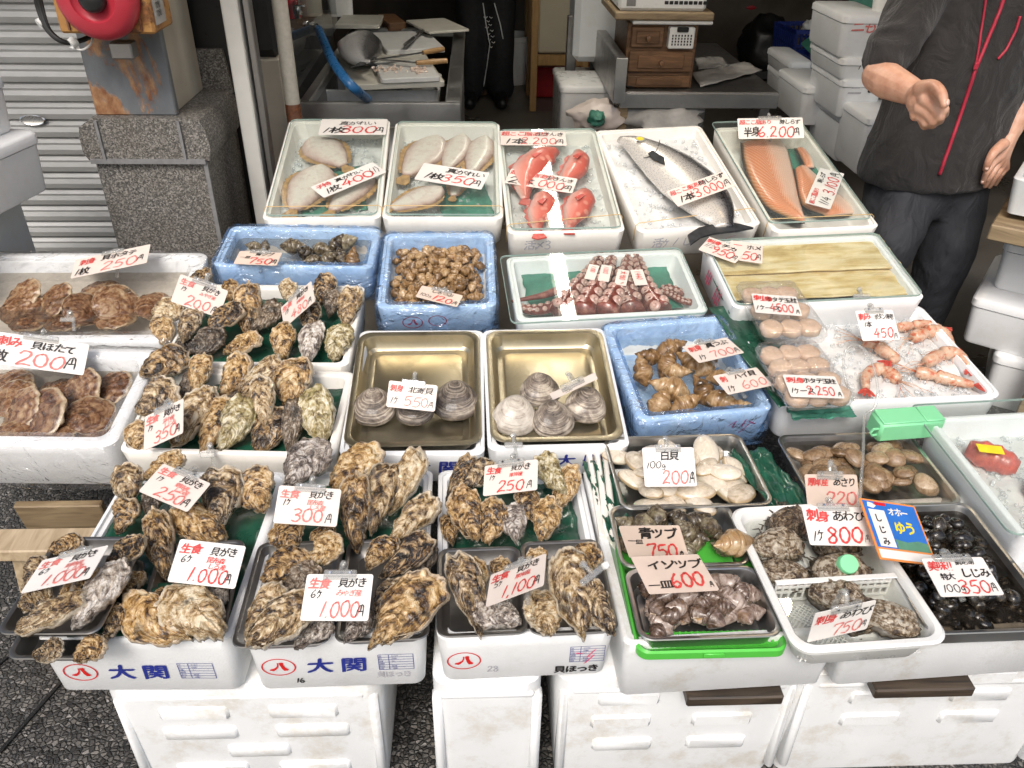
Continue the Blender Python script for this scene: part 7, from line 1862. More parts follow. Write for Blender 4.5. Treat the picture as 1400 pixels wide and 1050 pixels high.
# left foam stack
def closed_foam(label, c, size, rotz=0, mat='foam', name='closed_foam_box', lid=.035, marks=None, group='closed foam boxes in the background', side='front'):
 w_, d_, h_ = size
 root = empty(name, (0, 0, 0), label, 'box', group, mw=Matrix.Translation(Vector(c)) @ Matrix.Rotation(R(rotz), 4, 'Z'))
 mb = MB(); mb.loft([rring(w_-.03, d_-.03, .02, 0, 5), rring(w_-.02, d_-.02, .025, .01, 5), rring(w_-.004, d_-.004, .03, h_-lid, 5)]); mb.build('body', M[mat], root, 50)
 mb = MB(); mb.loft([rring(w_-.004, d_-.004, .03, h_-lid+.002, 5), rring(w_+.004, d_+.004, .03, h_-lid+.004, 5), rring(w_+.004, d_+.004, .03, h_-.008, 5), rring(w_-.012, d_-.012, .03, h_, 5)]); mb.build('lid', M[mat], root, 50)
 if marks:
  groups = {}
  for (s, x, z, hh, ink, wt) in marks:
   m2 = MB(); write(m2, s, x, z, hh, random.Random(s), wt)
   g = groups.setdefault(ink, MB())
   if side == 'front': g.add([(v[0], -d_/2-.0005-v[2]*.5, v[1]) for v in m2.v], m2.f)
   else: g.add([(-w_/2-.0005-v[2]*.5, -v[0], v[1]) for v in m2.v], m2.f)
  for ink, g in groups.items(): g.build('lettering', M[ink], root, 0)
 return root
p = P3(20, 250, 2.0)
r_ = closed_foam('closed foam box marked 4.5 at the far left beside the shutter', (P3(8, 290, 2.0).x-.335, 2.2, P3(25, 330, 2.0).z), (.44, .5, .17), -12, 'foam', marks=None)
mb = MB(); m2 = MB(); write(m2, '4.5', 0, 0, .045, random.Random(2), .1); mb.add([(.44/2-.004+v[2]*.3, v[0]+.06-.22, v[1]+.05) for v in m2.v], m2.f); mb.build('lettering', M['ink_black'], r_, 0)
closed_foam('closed foam box lying on the one marked 4.5', (P3(8, 290, 2.0).x-.36, 2.22, P3(25, 330, 2.0).z+.172), (.40, .46, .15), -12, 'foam')
thing_box('low_table', 'low table under the foam boxes by the shutter', 'table', (P3(8, 290, 2.0).x-.42, 2.25, 0), (.36, .5, P3(25, 330, 2.0).z-.002), 'foam_grey')
# trestle under the scallop boxes
zt_ = (mL2 @ Vector((0, 0, -.14))).z-.045
root = empty('wood_trestle', (0, 0, 0), 'rough pale wood trestle under the scallop boxes', 'trestle')
ya = 1.30
mb = MB(); mb.beam((-1.6, ya, zt_), (at_depth(142, 712, ya).x, ya, zt_), .07, .03, (0, 0, 1), .003); mb.build('front_rail', M['wood_pale'], root, 30)
mb = MB(); xx = at_depth(45, 760, ya).x; mb.beam((at_depth(22, 716, ya).x, ya+.004, zt_-.03), (at_depth(36, 830, ya).x, ya+.02, 0.0), .06, .04, (0, 1, 0), .003); mb.build('leg', M['wood_pale'], root, 30)
mb = MB(); mb.beam((at_depth(92, 716, ya).x, ya+.02, zt_-.03), (at_depth(128, 800, ya).x, ya+.3, 0.0), .06, .04, (0, 1, 0), .003); mb.build('leg', M['wood_pale'], root, 30)
mb = MB(); mb.box((at_depth(60, 735, ya+.1).x, ya+.2, zt_-.11), (.2, .02, .12), Matrix.Rotation(R(10), 3, 'X'), .003); mb.build('brace_board', M['wood_board'], root, 30)
mb = MB(); mb.box((-1.2, ya+.42, zt_), (1.3, .03, .07), None, .003); mb.build('rear_rail', M['wood_pale'], root, 30)
# ------------------------------------------------------------------ sink bench
zb = .80; Yb = 3.18
x0, x1 = at_height(403, 146, zb).x, at_height(630, 141, zb).x; Ye = 4.75
root = empty('sink_bench', ((x0+x1)/2, Yb, 0), 'stainless steel sink bench with a deep dark basin', 'sink bench')
bw = x1-x0; L = Ye-Yb
mb = MB(); mb.box((0, .014, zb-.045), (bw, .028, .09), None, .004); mb.box((bw/2-.03, L/2, zb-.02), (.06, L-.06, .04), None, .004); mb.box((-bw/2+.02, L/2, zb-.02), (.04, L-.06, .04), None, .004); mb.box((0, L-.01, zb-.02), (bw, .04, .04), None, .004); mb.build('rim', M['steel'], root, 30)
mb = MB(); mb.box((0, L/2, zb-.30), (bw-.04, L-.06, .01)); mb.box((-bw/2+.03, L/2, zb-.16), (.006, L-.06, .27)); mb.box((bw/2-.03, L/2, zb-.17), (.006, L-.06, .27)); mb.build('basin', M['steel_dark'], root, 0)
for sx in (-1, 1):
 for yy in (.04, L-.06):
  mb = MB(); mb.box((sx*(bw/2-.03), yy, (zb-.09)/2), (.04, .04, zb-.09)); mb.build('leg', M['steel_dark'], root, 0)
thing_box('white_sheet', 'white board standing under the sink bench', 'board', ((x0+x1)/2-.02, Yb+.12, 0), (bw*.9, .02, .68), 'white_plastic')
# tub and boards in the sink
def slab(name, label, cat, pts, z, th, mat, group=None):
 q = [at_height(x, y, z) for x, y in pts]; c = sum(q, Vector())/4; ex = ((q[1]-q[0])+(q[2]-q[3])); ey = (q[0]-q[3])+(q[1]-q[2])
 mw = frame_matrix(c, ex, ey); w_ = ex.length/2; d_ = ey.dot(mw.to_3x3() @ Vector((0, 1, 0)))/2
 mb = MB(); mb.loft([rring(w_, d_, .015, -th, 4), rring(w_, d_, .015, -.003, 4), rring(w_-.006, d_-.006, .013, 0, 4)]); o = mb.build(name, M[mat], None, 35, mw=mw); return tag(o, label, cat, group), mw, w_, d_
GB = 'cutting boards on the sink bench'
mb = MB(); q = [at_height(x, y, .74) for x, y in ((438, 100), (598, 95), (596, 132), (436, 134))]; c = sum(q, Vector())/4
tray_rings(mb, (q[1]-q[0]).length, .34, [(.02, -.2, .03), (.0, 0, .03), (.004, .003, .03), (.012, 0, .03), (.03, -.19, .03)]); o = mb.build('dish_tub', M['white_plastic'], None, 40, mw=Matrix.Translation(c+Vector((0, .04, .0)))); tag(o, 'white plastic tub in the sink below the cutting boards', 'tub')
slab('cutting_board', 'large yellowed cutting board laid across the sink tub', 'cutting board', [(478, 68), (596, 64), (584, 112), (449, 117)], .80, .022, 'cut_board', GB)
slab('cutting_board', 'small white cutting board nearest on the yellowed one', 'cutting board', [(520, 84), (593, 81), (593, 105), (510, 108)], .822, .018, 'cut_board_w', GB)
slab('cutting_board', 'white cutting board under the long knife handles', 'cutting board', [(523, 44), (597, 41), (594, 66), (513, 69)], .82, .02, 'cut_board_w', GB)
slab('cutting_board', 'thin cutting board jutting out over the right bench edge', 'cutting board', [(553, 28), (602, 24), (648, 40), (587, 43)], .85, .01, 'cut_board', GB)
slab('cutting_board', 'yellowish cutting board at the back of the bench', 'cutting board', [(465, 20), (523, 20), (520, 34), (461, 33)], .84, .02, 'cut_board', GB)
slab('wood_tray', 'dark wooden block at the back of the bench', 'block', [(524, 19), (548, 18), (547, 31), (522, 32)], .83, .04, 'wood_brown', None)
mb = MB(); p = at_height(465, 24, .83); mb.loft([rring(.13, .05, .03, -.0, 5), rring(.14, .055, .03, .17, 5), rring(.13, .05, .028, .172, 5)]); o = mb.build('white_canister', M['white_plastic'], None, 40, loc=p+Vector((0, .05, 0))); tag(o, 'white plastic canister standing at the back of the bench', 'canister')
def knife(lab, hx0, hy0, hx1, hy1, tx, ty, z, handle='wood_orange', hr=.011):
 a, b_, c = at_height(hx0, hy0, z), at_height(hx1, hy1, z), at_height(tx, ty, z); root = empty('knife', b_, lab, 'knife', 'knives on the sink bench')
 mb = MB(); mb.tube([a, a.lerp(b_, .5), b_], [hr, hr*1.1, hr*.85], 10); mb.build('handle', M[handle], root, 40, mw=Matrix.Identity(4))
 d = (c-b_); s = Vector((-d.y, d.x, 0)).normalized(); mb = MB(); fin(mb, [b_+s*.008, b_-s*.012, b_+d*.7-s*.022, c, b_+d*.6+s*.008], Vector((0, 0, 1)), .0012); mb.build('blade', M['steel'], root, 0, mw=Matrix.Identity(4))
knife('knife with beech handle, the farther of the two long ones', 606, 67, 578, 72, 505, 84, .845)
knife('knife with beech handle, the nearer of the two long ones', 611, 83, 569, 86, 500, 80, .84)
knife('short dark handled knife on the white board', 578, 41, 568, 50, 553, 65, .845, 'steel_dark', .006)
rg = random.Random(3); mb = MB()
for k in range(60):
 p = at_height(rg.choice([rg.gauss(516, 5), rg.gauss(540, 6), rg.gauss(570, 6)]), rg.gauss(94, 2.5), .826); s = rg.uniform(.004, .01); mb.box(p, (s*1.6, s, s*.8), Matrix.Rotation(rg.uniform(0, 6), 3, 'Z') @ Matrix.Rotation(rg.uniform(0, 1), 3, 'X'))
tag(mb.build('food_scraps', M['card_tan'], None, 0), 'pale fish scraps on the small cutting board', 'scraps', None, 'stuff')
# round fish in the sink
zf = .86; cl = [at_height(x, y, zf) for x, y in ((508, 46), (500, 54), (492, 66), (490, 78), (498, 84), (506, 85))]; path = smoothpath(cl, 5); n = len(path); hw = [.012, .075, .10, .07, .02, .014]; prof = []
for i in range(n):
 s = i/(n-1)*(len(hw)-1); a_ = int(min(s, len(hw)-2)); f = s-a_; h = hw[a_]*(1-f)+hw[a_+1]*f; prof.append((h, h*.7))
root = empty('round_fish', path[0], 'round silver fish with a dark back lying on the cutting board', 'fish')
mb = MB(); mb.uv = []; loft_fish(mb, path, Vector((.15, -.5, .85)), prof, 20); mb.build('body', M['grey_fish'], root, 180, mw=Matrix.Identity(4))
mb = MB(); fin(mb, [at_height(x, y, zf) for x, y in ((498, 82), (480, 92), (490, 90), (500, 88), (516, 90), (506, 84))], Vector((0, 0, 1)), .002); mb.build('tail_fin', M['fin_dark'], root, 30, mw=Matrix.Identity(4))
eye(root, path[3]+Vector((0, -.02, .055)), Vector((.1, -.5, .8)), .009)
# tap, hose, pipe
mb = MB(); P_ = lambda x, y, z: at_height(x, y, z)
mb.tube(smoothpath([P_(407, -6, .98), P_(406, 14, .98), P_(408, 28, .97), P_(416, 32, .97), P_(424, 30, .97), P_(430, 33, .96), P_(436, 42, .95)], 5), .012, 10); mb.lathe([(0, -.02), (.02, -.018), (.022, 0), (.02, .018), (0, .02)], P_(407, 14, .98), 12); mb.box(P_(409, 8, 1.0), (.05, .01, .01), None, .003)
tag(mb.build('water_tap', M['chrome'], None, 40), 'chrome water tap feeding the blue hose', 'tap')
mb = MB(); mb.tube(smoothpath([P_(435, 40, .955), P_(443, 58, .96), P_(455, 84, .95), P_(472, 108, .92), P_(488, 124, .88), P_(503, 136, .80)], 6), .017, 12); tag(mb.build('blue_hose', M['hose'], None, 180), 'blue rubber hose curving from the tap into the sink', 'hose')
Yq = 2.98; pt, pb = P3(383, 0, Yq), P3(402, 165, Yq); xq = (pt.x+pb.x)/2; rq = (P3(405, 80, Yq).x-P3(383, 80, Yq).x)/2
root = empty('drain_pipe', (xq, Yq, 0), 'cream painted pipe with a rusty foot in front of the sink bench', 'pipe')
mb = MB(); mb.tube([(0, 0, pb.z+.06), (0, 0, 2.6)], rq*.95, 18); mb.build('pipe', M['pipe'], root, 60)
mb = MB(); mb.tube([(0, 0, 0), (0, 0, pb.z+.06)], rq*.97, 18); mb.build('rusty_foot', M['rust_dark'], root, 60)
a = P3(372, 110, 3.15); thing_box('brown_post', 'stubby brown wooden post behind the cream pipe', 'post', (a.x, 3.15, 0), (.09, .09, P3(372, 78, 3.15).z), 'beige_panel')
thing_box('machine_rest', 'dark machine casing on the brown post', 'machine', (a.x-.01, 3.2, P3(372, 78, 3.15).z+.001), (.13, .16, .3), 'black_plastic', .03)
mb = MB(); q = [P3(x, y, yy) for x, y, yy in ((404, 128, 3.25), (404, 110, 3.25), (462, 36, 4.4), (470, 30, 4.4))]; mb.add([q[0], q[0]+Vector((0, 0, .3)), q[2]+Vector((0, 0, .25)), q[2]], [(0, 1, 2, 3)]); tag(mb.build('splash_pane', M['glass'], None, 0), 'clear splash pane along the left of the sink bench', 'pane')
for lab, x, y, c, mt in (('red capped jar behind the tap', 400, 14, .045, 'red_plastic'), ('blue bottle behind the cream pipe', 372, 14, .04, 'blue_wall'), ('pale bowl on the shelf behind the tap', 425, 10, .06, 'beige_panel')):
 mb = MB(); mb.lathe([(0, 0), (c, 0), (c, .1), (c*.6, .13), (c*.6, .15), (0, .15)], (0, 0, 0), 18); o = mb.build('jar', M[mt], None, 40, loc=at_height(x, y+10, .9)); tag(o, lab, 'jar')
thing_box('tap_shelf', 'dark shelf holding jars behind the tap', 'shelf', (at_height(400, 22, .89).x, at_height(400, 22, .89).y+.03, 0), (.34, .26, .895), 'steel_dark')
# ------------------------------------------------------------------ chair, stool, bucket behind
zc_ = .0
f = at_height(728, 152, 0); Yc = f.y
def up(x, y): return P3(x, y, Yc)
root = empty('chair', (f.x, Yc, 0), 'beech chair with cream back seen from behind', 'chair')
lx, rx = f.x, at_height(778, 150, 0).x
w_ = (P3(800, 80, Yc).x-f.x)
mb = MB(); mb.beam((0, 0, 0), (-.0, -.0, 1.15), .05, .035, (0, 1, 0), .005); mb.build('leg', M['wood_orange'], root, 30)
mb = MB(); mb.beam((w_, 0, 0), (w_, 0, 1.15), .05, .035, (0, 1, 0), .005); mb.build('leg', M['wood_orange'], root, 30)
for x in (0.02, w_-.02):
 mb = MB(); mb.beam((x, .42, 0), (x, .42, .44), .045, .035, (0, 1, 0), .005); mb.build('leg', M['wood_orange'], root, 30)
zr = up(750, 82).z
mb = MB(); mb.box((w_/2, 0, zr), (w_-.05, .03, .075), None, .005); mb.build('rail', M['wood_orange'], root, 30)
mb = MB(); mb.box((w_/2, .02, zr+.42), (w_-.05, .05, .75), None, .012); mb.build('backrest', M['cream_vinyl'], root, 30)
mb = MB(); mb.box((w_/2, .22, .46), (w_, .44, .06), None, .02); mb.build('seat', M['cream_vinyl'], root, 30)
f2 = at_height(716, 128, 0); thing = empty('wooden_table', (f2.x, f2.y, 0), 'small beech side table next to the chair', 'table')
mb = MB(); mb.box((-.13, .15, .72), (.5, .5, .05), None, .005); mb.build('table_top', M['wood_orange'], thing, 30)
for x, y in ((.04, -.04), (.04, .34), (-.32, -.04), (-.32, .34)):
 mb = MB(); mb.box((x, y, .347), (.05, .05, .694), None, .004); mb.build('leg', M['wood_orange'], thing, 30)
f3 = at_height(702, 112, 0); mb = MB(); mb.lathe([(0, 0), (.13, 0), (.155, .33), (.165, .335), (.165, .37), (.155, .372), (.15, .36), (.14, .02), (0, .02)], (0, 0, 0), 28); o = mb.build('bucket', M['white_plastic'], None, 40, loc=f3); tag(o, 'white plastic bucket beneath the small beech table', 'bucket')
thing_box('red_crate', 'dark red crate in the shade under the chair', 'crate', (f.x+.25, Yc+.55, 0), (.5, .3, .22), 'red_plastic', .01)
# ------------------------------------------------------------------ steel table with cabinet and scale
ztb = .70
a, b_ = at_height(850, 128, ztb), at_height(1062, 124, ztb); Yt = (a.y+b_.y)/2; tw = b_.x-a.x; Lt = 1.15; tcx = (a.x+b_.x)/2
root = empty('steel_table', (tcx, Yt, 0), 'stained sheet steel work table with an upright side panel', 'table')
mb = MB(); mb.box((0, Lt/2, ztb-.006), (tw, Lt, .012), None, .003); mb.build('table_top', M['steel_table'], root, 30)
mb = MB(); mb.box((0, .0, ztb-.038), (tw, .02, .064), None, .003); mb.build('front_apron', M['steel'], root, 30)
e0, e1 = P3(838, 135, Yt), P3(842, 75, Yt); ph = e1.z-e0.z
mb = MB(); mb.box((-tw/2-.018, Lt/2-.02, e0.z+ph/2), (.05, Lt+.1, ph), None, .004); mb.build('side_panel', M['steel_table'], root, 30)
mb = MB(); mb.box((-tw/2-.018, -.074, e0.z+ph/2), (.053, .008, ph+.004), None, .002); mb.build('panel_end', M['steel'], root, 30)
for x, y, mt in ((-tw/2+.02, .03, 'wood_board'), (tw/2-.05, .03, 'steel_dark'), (-tw/2+.02, Lt-.04, 'steel_dark'), (tw/2-.05, Lt-.04, 'steel_dark')):
 mb = MB(); mb.box((x, y, (ztb-.07)/2), (.045, .045, ztb-.07), None, .003); mb.build('leg', M[mt], root, 30)
mb = MB(); g = at_height(778, 158, 0); mb.box((P3(778, 120, Yt+.75).x-tcx, .75, .45), (.05, .05, .9), None, .003); mb.build('panel_post', M['steel_dark'], root, 30)
# cabinet
c0, c1 = at_height(852, 121, ztb), at_height(940, 116, ztb); cw = c1.x-c0.x; Yk = c0.y+.0
root = empty('drawer_cabinet', ((c0.x+c1.x)/2, Yk, ztb), 'old brown wooden drawer cabinet on the steel table', 'cabinet')
zt2 = at_depth(900, 32, Yk).z-ztb
mb = MB(); mb.box((0, .19, zt2/2), (cw, .36, zt2), None, .004); mb.build('carcass', M['wood_brown'], root, 30)
hz = zt2/3.05
for k, (xx, ww, zz, hh) in enumerate(((-cw*.22, cw*.46, zt2*.80, hz*.95), (0, cw*.92, zt2*.43, hz*.98), (0, cw*.92, zt2*.12, hz*.55))):
 mb = MB(); mb.box((xx, -.001, zz), (ww, .022, hh), None, .004); mb.box((xx, -.0145, zz), (ww*.72, .008, hh*.62), None, .003); d_ = mb.build('drawer', M['wood_brown'], root, 30)
 if k < 2:
  mb = MB(); mb.lathe([(0, 0), (.008, 0), (.006, .012), (.013, .02), (.011, .028), (0, .03)], (xx, -.018, zz), 16, 0, Matrix.Rotation(R(90), 3, 'X')); mb.build('knob', M['wood_brown'], d_, 60)
mb = MB(); bx = cw*.25; mb.box((0, .05, 0), (cw*.36, .1, hz*.98), None, .004); o = mb.build('white_basket', M['white_plastic'], None, 30, loc=((c0.x+c1.x)/2+bx, Yk-.03, ztb+zt2*.80)); tag(o, 'small white holed basket fitted into the cabinet', 'basket')
mb = MB()
for i in range(7):
 for j in range(4): mb.box((-cw*.13+cw*.26*i/6, -.0008, -hz*.28+hz*.4*j/3), (.006, .002, .008))
mb.build('hole_pattern', M['black_plastic'], o, 0); mb = MB(); mb.box((0, -.004, hz*.4), (cw*.16, .012, .02), None, .003); mb.build('dark_handle', M['black_plastic'], o, 30)
p0, p1 = at_depth(845, 30, Yk-.02), at_depth(980, 27, Yk-.02); zc2 = ztb+zt2+.001
thing_box('white_slab', 'white plastic slab on top of the cabinet', 'slab', ((c0.x+c1.x)/2+.03, Yk+.16, zc2), (cw*1.12, .4, .016), 'white_plastic')
thing_box('wood_board', 'old plank with worn edge under the weighing scale', 'plank', ((p0.x+p1.x)/2-.02, Yk+.18, zc2+.017), (p1.x-p0.x, .46, .035), 'wood_board', .006)
s0, s1 = at_depth(845, 12, Yk-.02), at_depth(965, 11, Yk-.02); sw = s1.x-s0.x
root = empty('weighing_scale', ((s0.x+s1.x)/2, Yk-.02, zc2+.053), 'white electronic weighing scale on the plank', 'scale')
mb = MB(); mb.box((0, .17, .06), (sw, .36, .12), None, .012); mb.build('body', M['white_plastic'], root, 30)
mb = MB(); mb.box((0, .2, .16), (sw*1.05, .34, .012), None, .005); mb.build('weighing_pan', M['chrome'], root, 30)
mb = MB()
for i in range(9): mb.box((sw*.04+i*.021, -.0105, .034), (.017, .004, .014), None, .002)
mb.build('key', M['black_plastic'], root, 30)
mb = MB(); mb.box((-sw*.36, -.0105, .034), (.04, .004, .03), None, .004); mb.build('display', M['steel_dark'], root, 30)
thing_box('white_machine', 'pale grey machine behind the steel side panel', 'machine', (at_depth(818, 20, Yt+.7).x, Yt+.75, ztb), (.26, .3, .36), 'foam_grey', .03)
for lab, pts, z, mt in (('white newspaper sheets on the right of the steel table', [(945, 100), (1018, 84), (1042, 97), (958, 119)], ztb+.01, 'paper'), ('grey newspaper folded behind the white sheets', [(950, 80), (985, 77), (996, 90), (955, 95)], ztb+.014, 'steel_dark')):
 q = [at_height(x, y, z) for x, y in pts]; mb = MB(); nx = 16; vs = []
 for i in range(nx+1):
  for j in range(nx+1):
   u, v = i/nx, j/nx; p = (q[3]*(1-u)+q[2]*u)*(1-v)+(q[0]*(1-u)+q[1]*u)*v; p.z += .012*abs(noise.noise(Vector((u*3.5, v*3, z*9)))); vs.append(p)
 mb.add(vs, [(i*(nx+1)+j, (i+1)*(nx+1)+j, (i+1)*(nx+1)+j+1, i*(nx+1)+j+1) for i in range(nx) for j in range(nx)]); o = mb.build('newspaper', M['paper'], None, 180); so2 = o.modifiers.new('t', 'SOLIDIFY'); so2.thickness = .003; tag(o, lab, 'newspaper', 'papers on the steel table')
mb = MB(); mb.beam(at_height(856, 118, ztb+.012), at_height(930, 116, ztb+.012), .012, .008, (0, 0, 1), .002); mb.beam(at_height(858, 114, ztb+.016), at_height(925, 113, ztb+.016), .008, .006, (0, 0, 1), .002); tag(mb.build('tongs', M['black_plastic'], None, 30), 'black tongs lying before the cabinet', 'tongs')
# boxes below the table
g = at_height(800, 190, 0)
closed_foam('lidded white box with blue scrawl under the side panel', (at_depth(808, 140, Yt+.25).x, Yt+.42, .0), (.3, .34, at_depth(808, 118, Yt+.25).z), 0, 'white_plastic', marks=[('し', -.02, .30, .07, 'ink_blue', .1), ('カ', .06, .28, .06, 'ink_blue', .1)])
closed_foam('white box with blue mark under the steel table top', (at_depth(895, 150, Yt+.3).x, Yt+.46, .0), (.42, .34, at_depth(900, 138, Yt+.3).z), 0, 'white_plastic', marks=[('七', .1, .34, .06, 'ink_blue', .1)])
closed_foam('open white box with an orange rag behind the lidded box', (at_depth(808, 118, Yt+.8).x, Yt+1.0, 0), (.36, .34, at_depth(808, 112, Yt+.8).z), 0, 'white_plastic')
lump2 = MB(); c = at_depth(818, 112, Yt+.8)
for k in range(14):
 lump2.lathe([(0, -.02), (.03, -.012), (.035, .0), (.02, .016), (0, .02)], c+Vector((rnd.uniform(-.07, .07), rnd.uniform(-.04, .04), rnd.uniform(0, .02))), 8, 0, Matrix.Rotation(rnd.uniform(0, 3), 3, 'X'))
tag(lump2.build('orange_rag', M['orange_print'], None, 180), 'crumpled orange rag on the box behind the table', 'rag')
def crumple(name, lab, cat, c, rx, ry, rz, mat, seed, amp=.35):
 mb = MB(); so = Vector((seed*3.3, 1, seed)); rings = []
 for i in range(1, 14):
  t_ = PI*i/14; q = []
  for k in range(28):
   a = 2*PI*k/28; d = Vector((math.sin(t_)*math.cos(a), math.sin(t_)*math.sin(a), math.cos(t_))); f = 1+amp*(noise.noise(so+d*2)+abs(noise.noise(so+d*5))*.7-.3); q.append(Vector((d.x*rx*f, d.y*ry*f, -d.z*rz*f))+Vector(c))
  rings.append(q)
 mb.loft(rings); return tag(mb.build(name, M[mat], None, 60), lab, cat)
crumple('crumpled_paper', 'crumpled grey newspaper under the front edge of the table', 'newspaper', at_depth(905, 160, Yt+.05), .2, .12, .07, 'paper', 4)
crumple('crumpled_bag', 'crumpled printed plastic bag under the side panel', 'bag', at_depth(818, 158, Yt+.05), .13, .1, .07, 'card', 5)
crumple('green_rag', 'dark green rag under the side panel', 'rag', at_depth(815, 162, Yt-.05), .04, .05, .035, 'leaf_light', 6)
# stool, black bag, grille, baskets
f = at_height(1010, 72, 0)
zs = at_depth(1010, 10, f.y).z
root = empty('red_stool', (f.x, f.y, 0), 'round red stool with steel legs behind the scale', 'stool')
mb = MB(); mb.lathe([(0, zs), (.17, zs), (.18, zs+.02), (.17, zs+.05), (.1, zs+.06), (0, zs+.06)], (0, 0, 0), 28); mb.build('seat', M['red_plastic'], root, 40)
for k in range(4):
 a = R(45+90*k); mb = MB(); mb.tube([(math.cos(a)*.12, math.sin(a)*.12, zs), (math.cos(a)*.19, math.sin(a)*.19, 0)], .012, 8); mb.build('leg', M['steel_dark'], root, 40)
g = at_height(1045, 110, 0); crumple('black_bag', 'full black refuse bag on the floor behind the table', 'bag', (g.x, g.y+.15, .24), .22, .2, .26, 'black_plastic', 2, .25)
thing_box('refuse_tub', 'low black tub beneath the refuse bag', 'tub', (g.x, g.y+.15, 0), (.5, .36, .1), 'black_plastic', .02)
f = at_height(1075, 50, .3); mb = MB()
for k in range(15): mb.beam((f.x-.2+k*.035, f.y+.3, .55), (f.x-.1+k*.035, f.y+.36, 1.15), .006, .006)
for z in (.62, .85, 1.1): mb.beam((f.x-.22+(z-.55)*.16, f.y+.297+(z-.55)*.1, z), (f.x+.32+(z-.55)*.16, f.y+.297+(z-.55)*.1, z), .007, .007)
tag(mb.build('wire_grille', M['chrome'], None, 0), 'leaning steel wire grille behind the blue baskets', 'grille')
def basket(lab, c, w_, d_, h_, rotz=0):
 mb = MB(); bars = 11; mw = Matrix.Translation(Vector(c)) @ Matrix.Rotation(R(rotz), 4, 'Z')
 mb.box((0, 0, .006), (w_*.9, d_*.9, .012))
 for zz, th in ((h_-.015, .03), (h_*.62, .012), (h_*.3, .012), (.02, .04)):
  k = .9+.1*zz/h_
  for s in (-1, 1): mb.box((0, s*d_/2*k, zz), (w_*k+.01, .012, th), None, .003); mb.box((s*w_/2*k, 0, zz), (.012, d_*k, th), None, .003)
 for i in range(bars+1):
  x = (i/bars-.5)*w_; y = (i/bars-.5)*d_
  for s in (-1, 1): mb.beam((x*.9, s*d_/2*.9, 0), (x, s*d_/2, h_), .016, .007, (1, 0, 0)); mb.beam((s*w_/2*.9, y*.9, 0), (s*w_/2, y, h_), .007, .016, (1, 0, 0))
 o = mb.build('blue_basket', M['blue_plastic'], None, 30, mw=mw); return tag(o, lab, 'basket', 'blue plastic baskets behind the shopkeeper')
cB = at_height(1104, 92, .3); basket('blue basket farther back, filled with cloths', (cB.x, cB.y+.05, cB.z), .42, .34, .28, 8)
cB2 = at_height(1120, 150, .28); basket('blue basket nearer the foam stack, with green cardboard sticking out', (cB2.x+.03, cB2.y+.12, cB2.z), .3, .34, .30, 10)
mb = MB(); q = cB2+Vector((.05, .15, .33)); mb.box((0, 0, 0), (.3, .012, .2), Matrix.Rotation(R(38), 3, 'Y') @ Matrix.Rotation(R(25), 3, 'X')); tag(mb.build('green_cardboard', M['leaf_light'], None, 0, loc=q), 'green cardboard sheet sticking out of the blue basket', 'cardboard')
mb = MB(); mb.box((0, 0, 0), (.32, .01, .08), Matrix.Rotation(R(42), 3, 'Y') @ Matrix.Rotation(R(35), 3, 'X')); tag(mb.build('yellow_cardboard', M['card_tan'], None, 0, loc=q+Vector((.08, -.05, -.02))), 'yellowish cardboard strip leaning from the blue basket', 'cardboard')
crumple('white_cloth', 'white cloth lying in the farther blue basket', 'cloth', (cB.x-.05, cB.y, cB.z+.27), .05, .05, .05, 'white_plastic', 9)
# foam box stacks behind the man
def stack(px_l, px_r, ytop_list, Y, dd, labels, marks, rot=0, matl='foam_grey'):
 zb = None
 for (yt, yb_), lab, mk in zip(ytop_list, labels, marks):
  l, r_ = P3(px_l, yb_, Y), P3(px_r, yb_, Y); z0 = max(0, l.z); z1 = P3(px_l, yt, Y).z
  if z1-z0 < .05: continue
  closed_foam(lab, ((l.x+r_.x)/2, Y+dd/2, z0), (r_.x-l.x, dd, z1-z0-.002), rot, matl, marks=mk, lid=.03)
Ys = 3.35
def fb(x0, yt, yb, x1, Y, dd, lab, mk=None, rot=0):
 l, r_ = P3(x0, yb, Y), P3(x1, yb, Y); z0 = max(.001, l.z); z1 = P3(x0, yt, Y).z
 return closed_foam(lab, ((l.x+r_.x)/2, Y+dd/2, z0), (r_.x-l.x, dd, z1-z0-.002), rot, 'foam', marks=mk)
fb(1140, 160, 222, 1200, 3.6, .4, 'lowest closed foam box of the tall stack behind the man', [('25', .02, .07, .05, 'ink_pale', .1)])
fb(1141, 108, 161, 1200, 3.6, .4, 'second foam box from the floor in the tall stack, with black scribble', [('め', .02, .1, .06, 'ink_black', .12), ('三', -.06, .1, .06, 'ink_pale', .1)])
fb(1145, 78, 109, 1204, 3.6, .4, 'shallow foam box marked 16 in the tall stack', [('16', -.02, .04, .06, 'ink_black', .08)])
fb(1143, 20, 79, 1206, 3.6, .4, 'topmost open foam box of the tall stack, with pink writing', [('三も', -.06, .1, .055, 'ink_pink', .08)])
fb(1168, 160, 240, 1240, 3.35, .3, 'foam box standing closest beside the tall stack')
fb(1090, 118, 172, 1142, 3.9, .4, 'foam box below the nearer blue basket')
fb(1074, 108, 140, 1108, 4.4, .4, 'lower foam box under the farther blue basket')
fb(1076, 84, 109, 1108, 4.4, .4, 'upper foam box under the farther blue basket')
thing_box('green_board', 'green board hanging behind the foam stack', 'board', (P3(1190, 10, 4.2).x, 4.2, P3(1190, 18, 4.2).z), (.22, .02, .5), 'leaf_light')
mb = MB(); mb.lathe([(0, 0), (.05, 0), (.06, .12), (.065, .14), (0, .14)], (0, 0, 0), 20); tag(mb.build('white_cup', M['white_plastic'], None, 40, loc=P3(1208, 18, 3.75)), 'white plastic pot on the tall foam stack', 'pot')
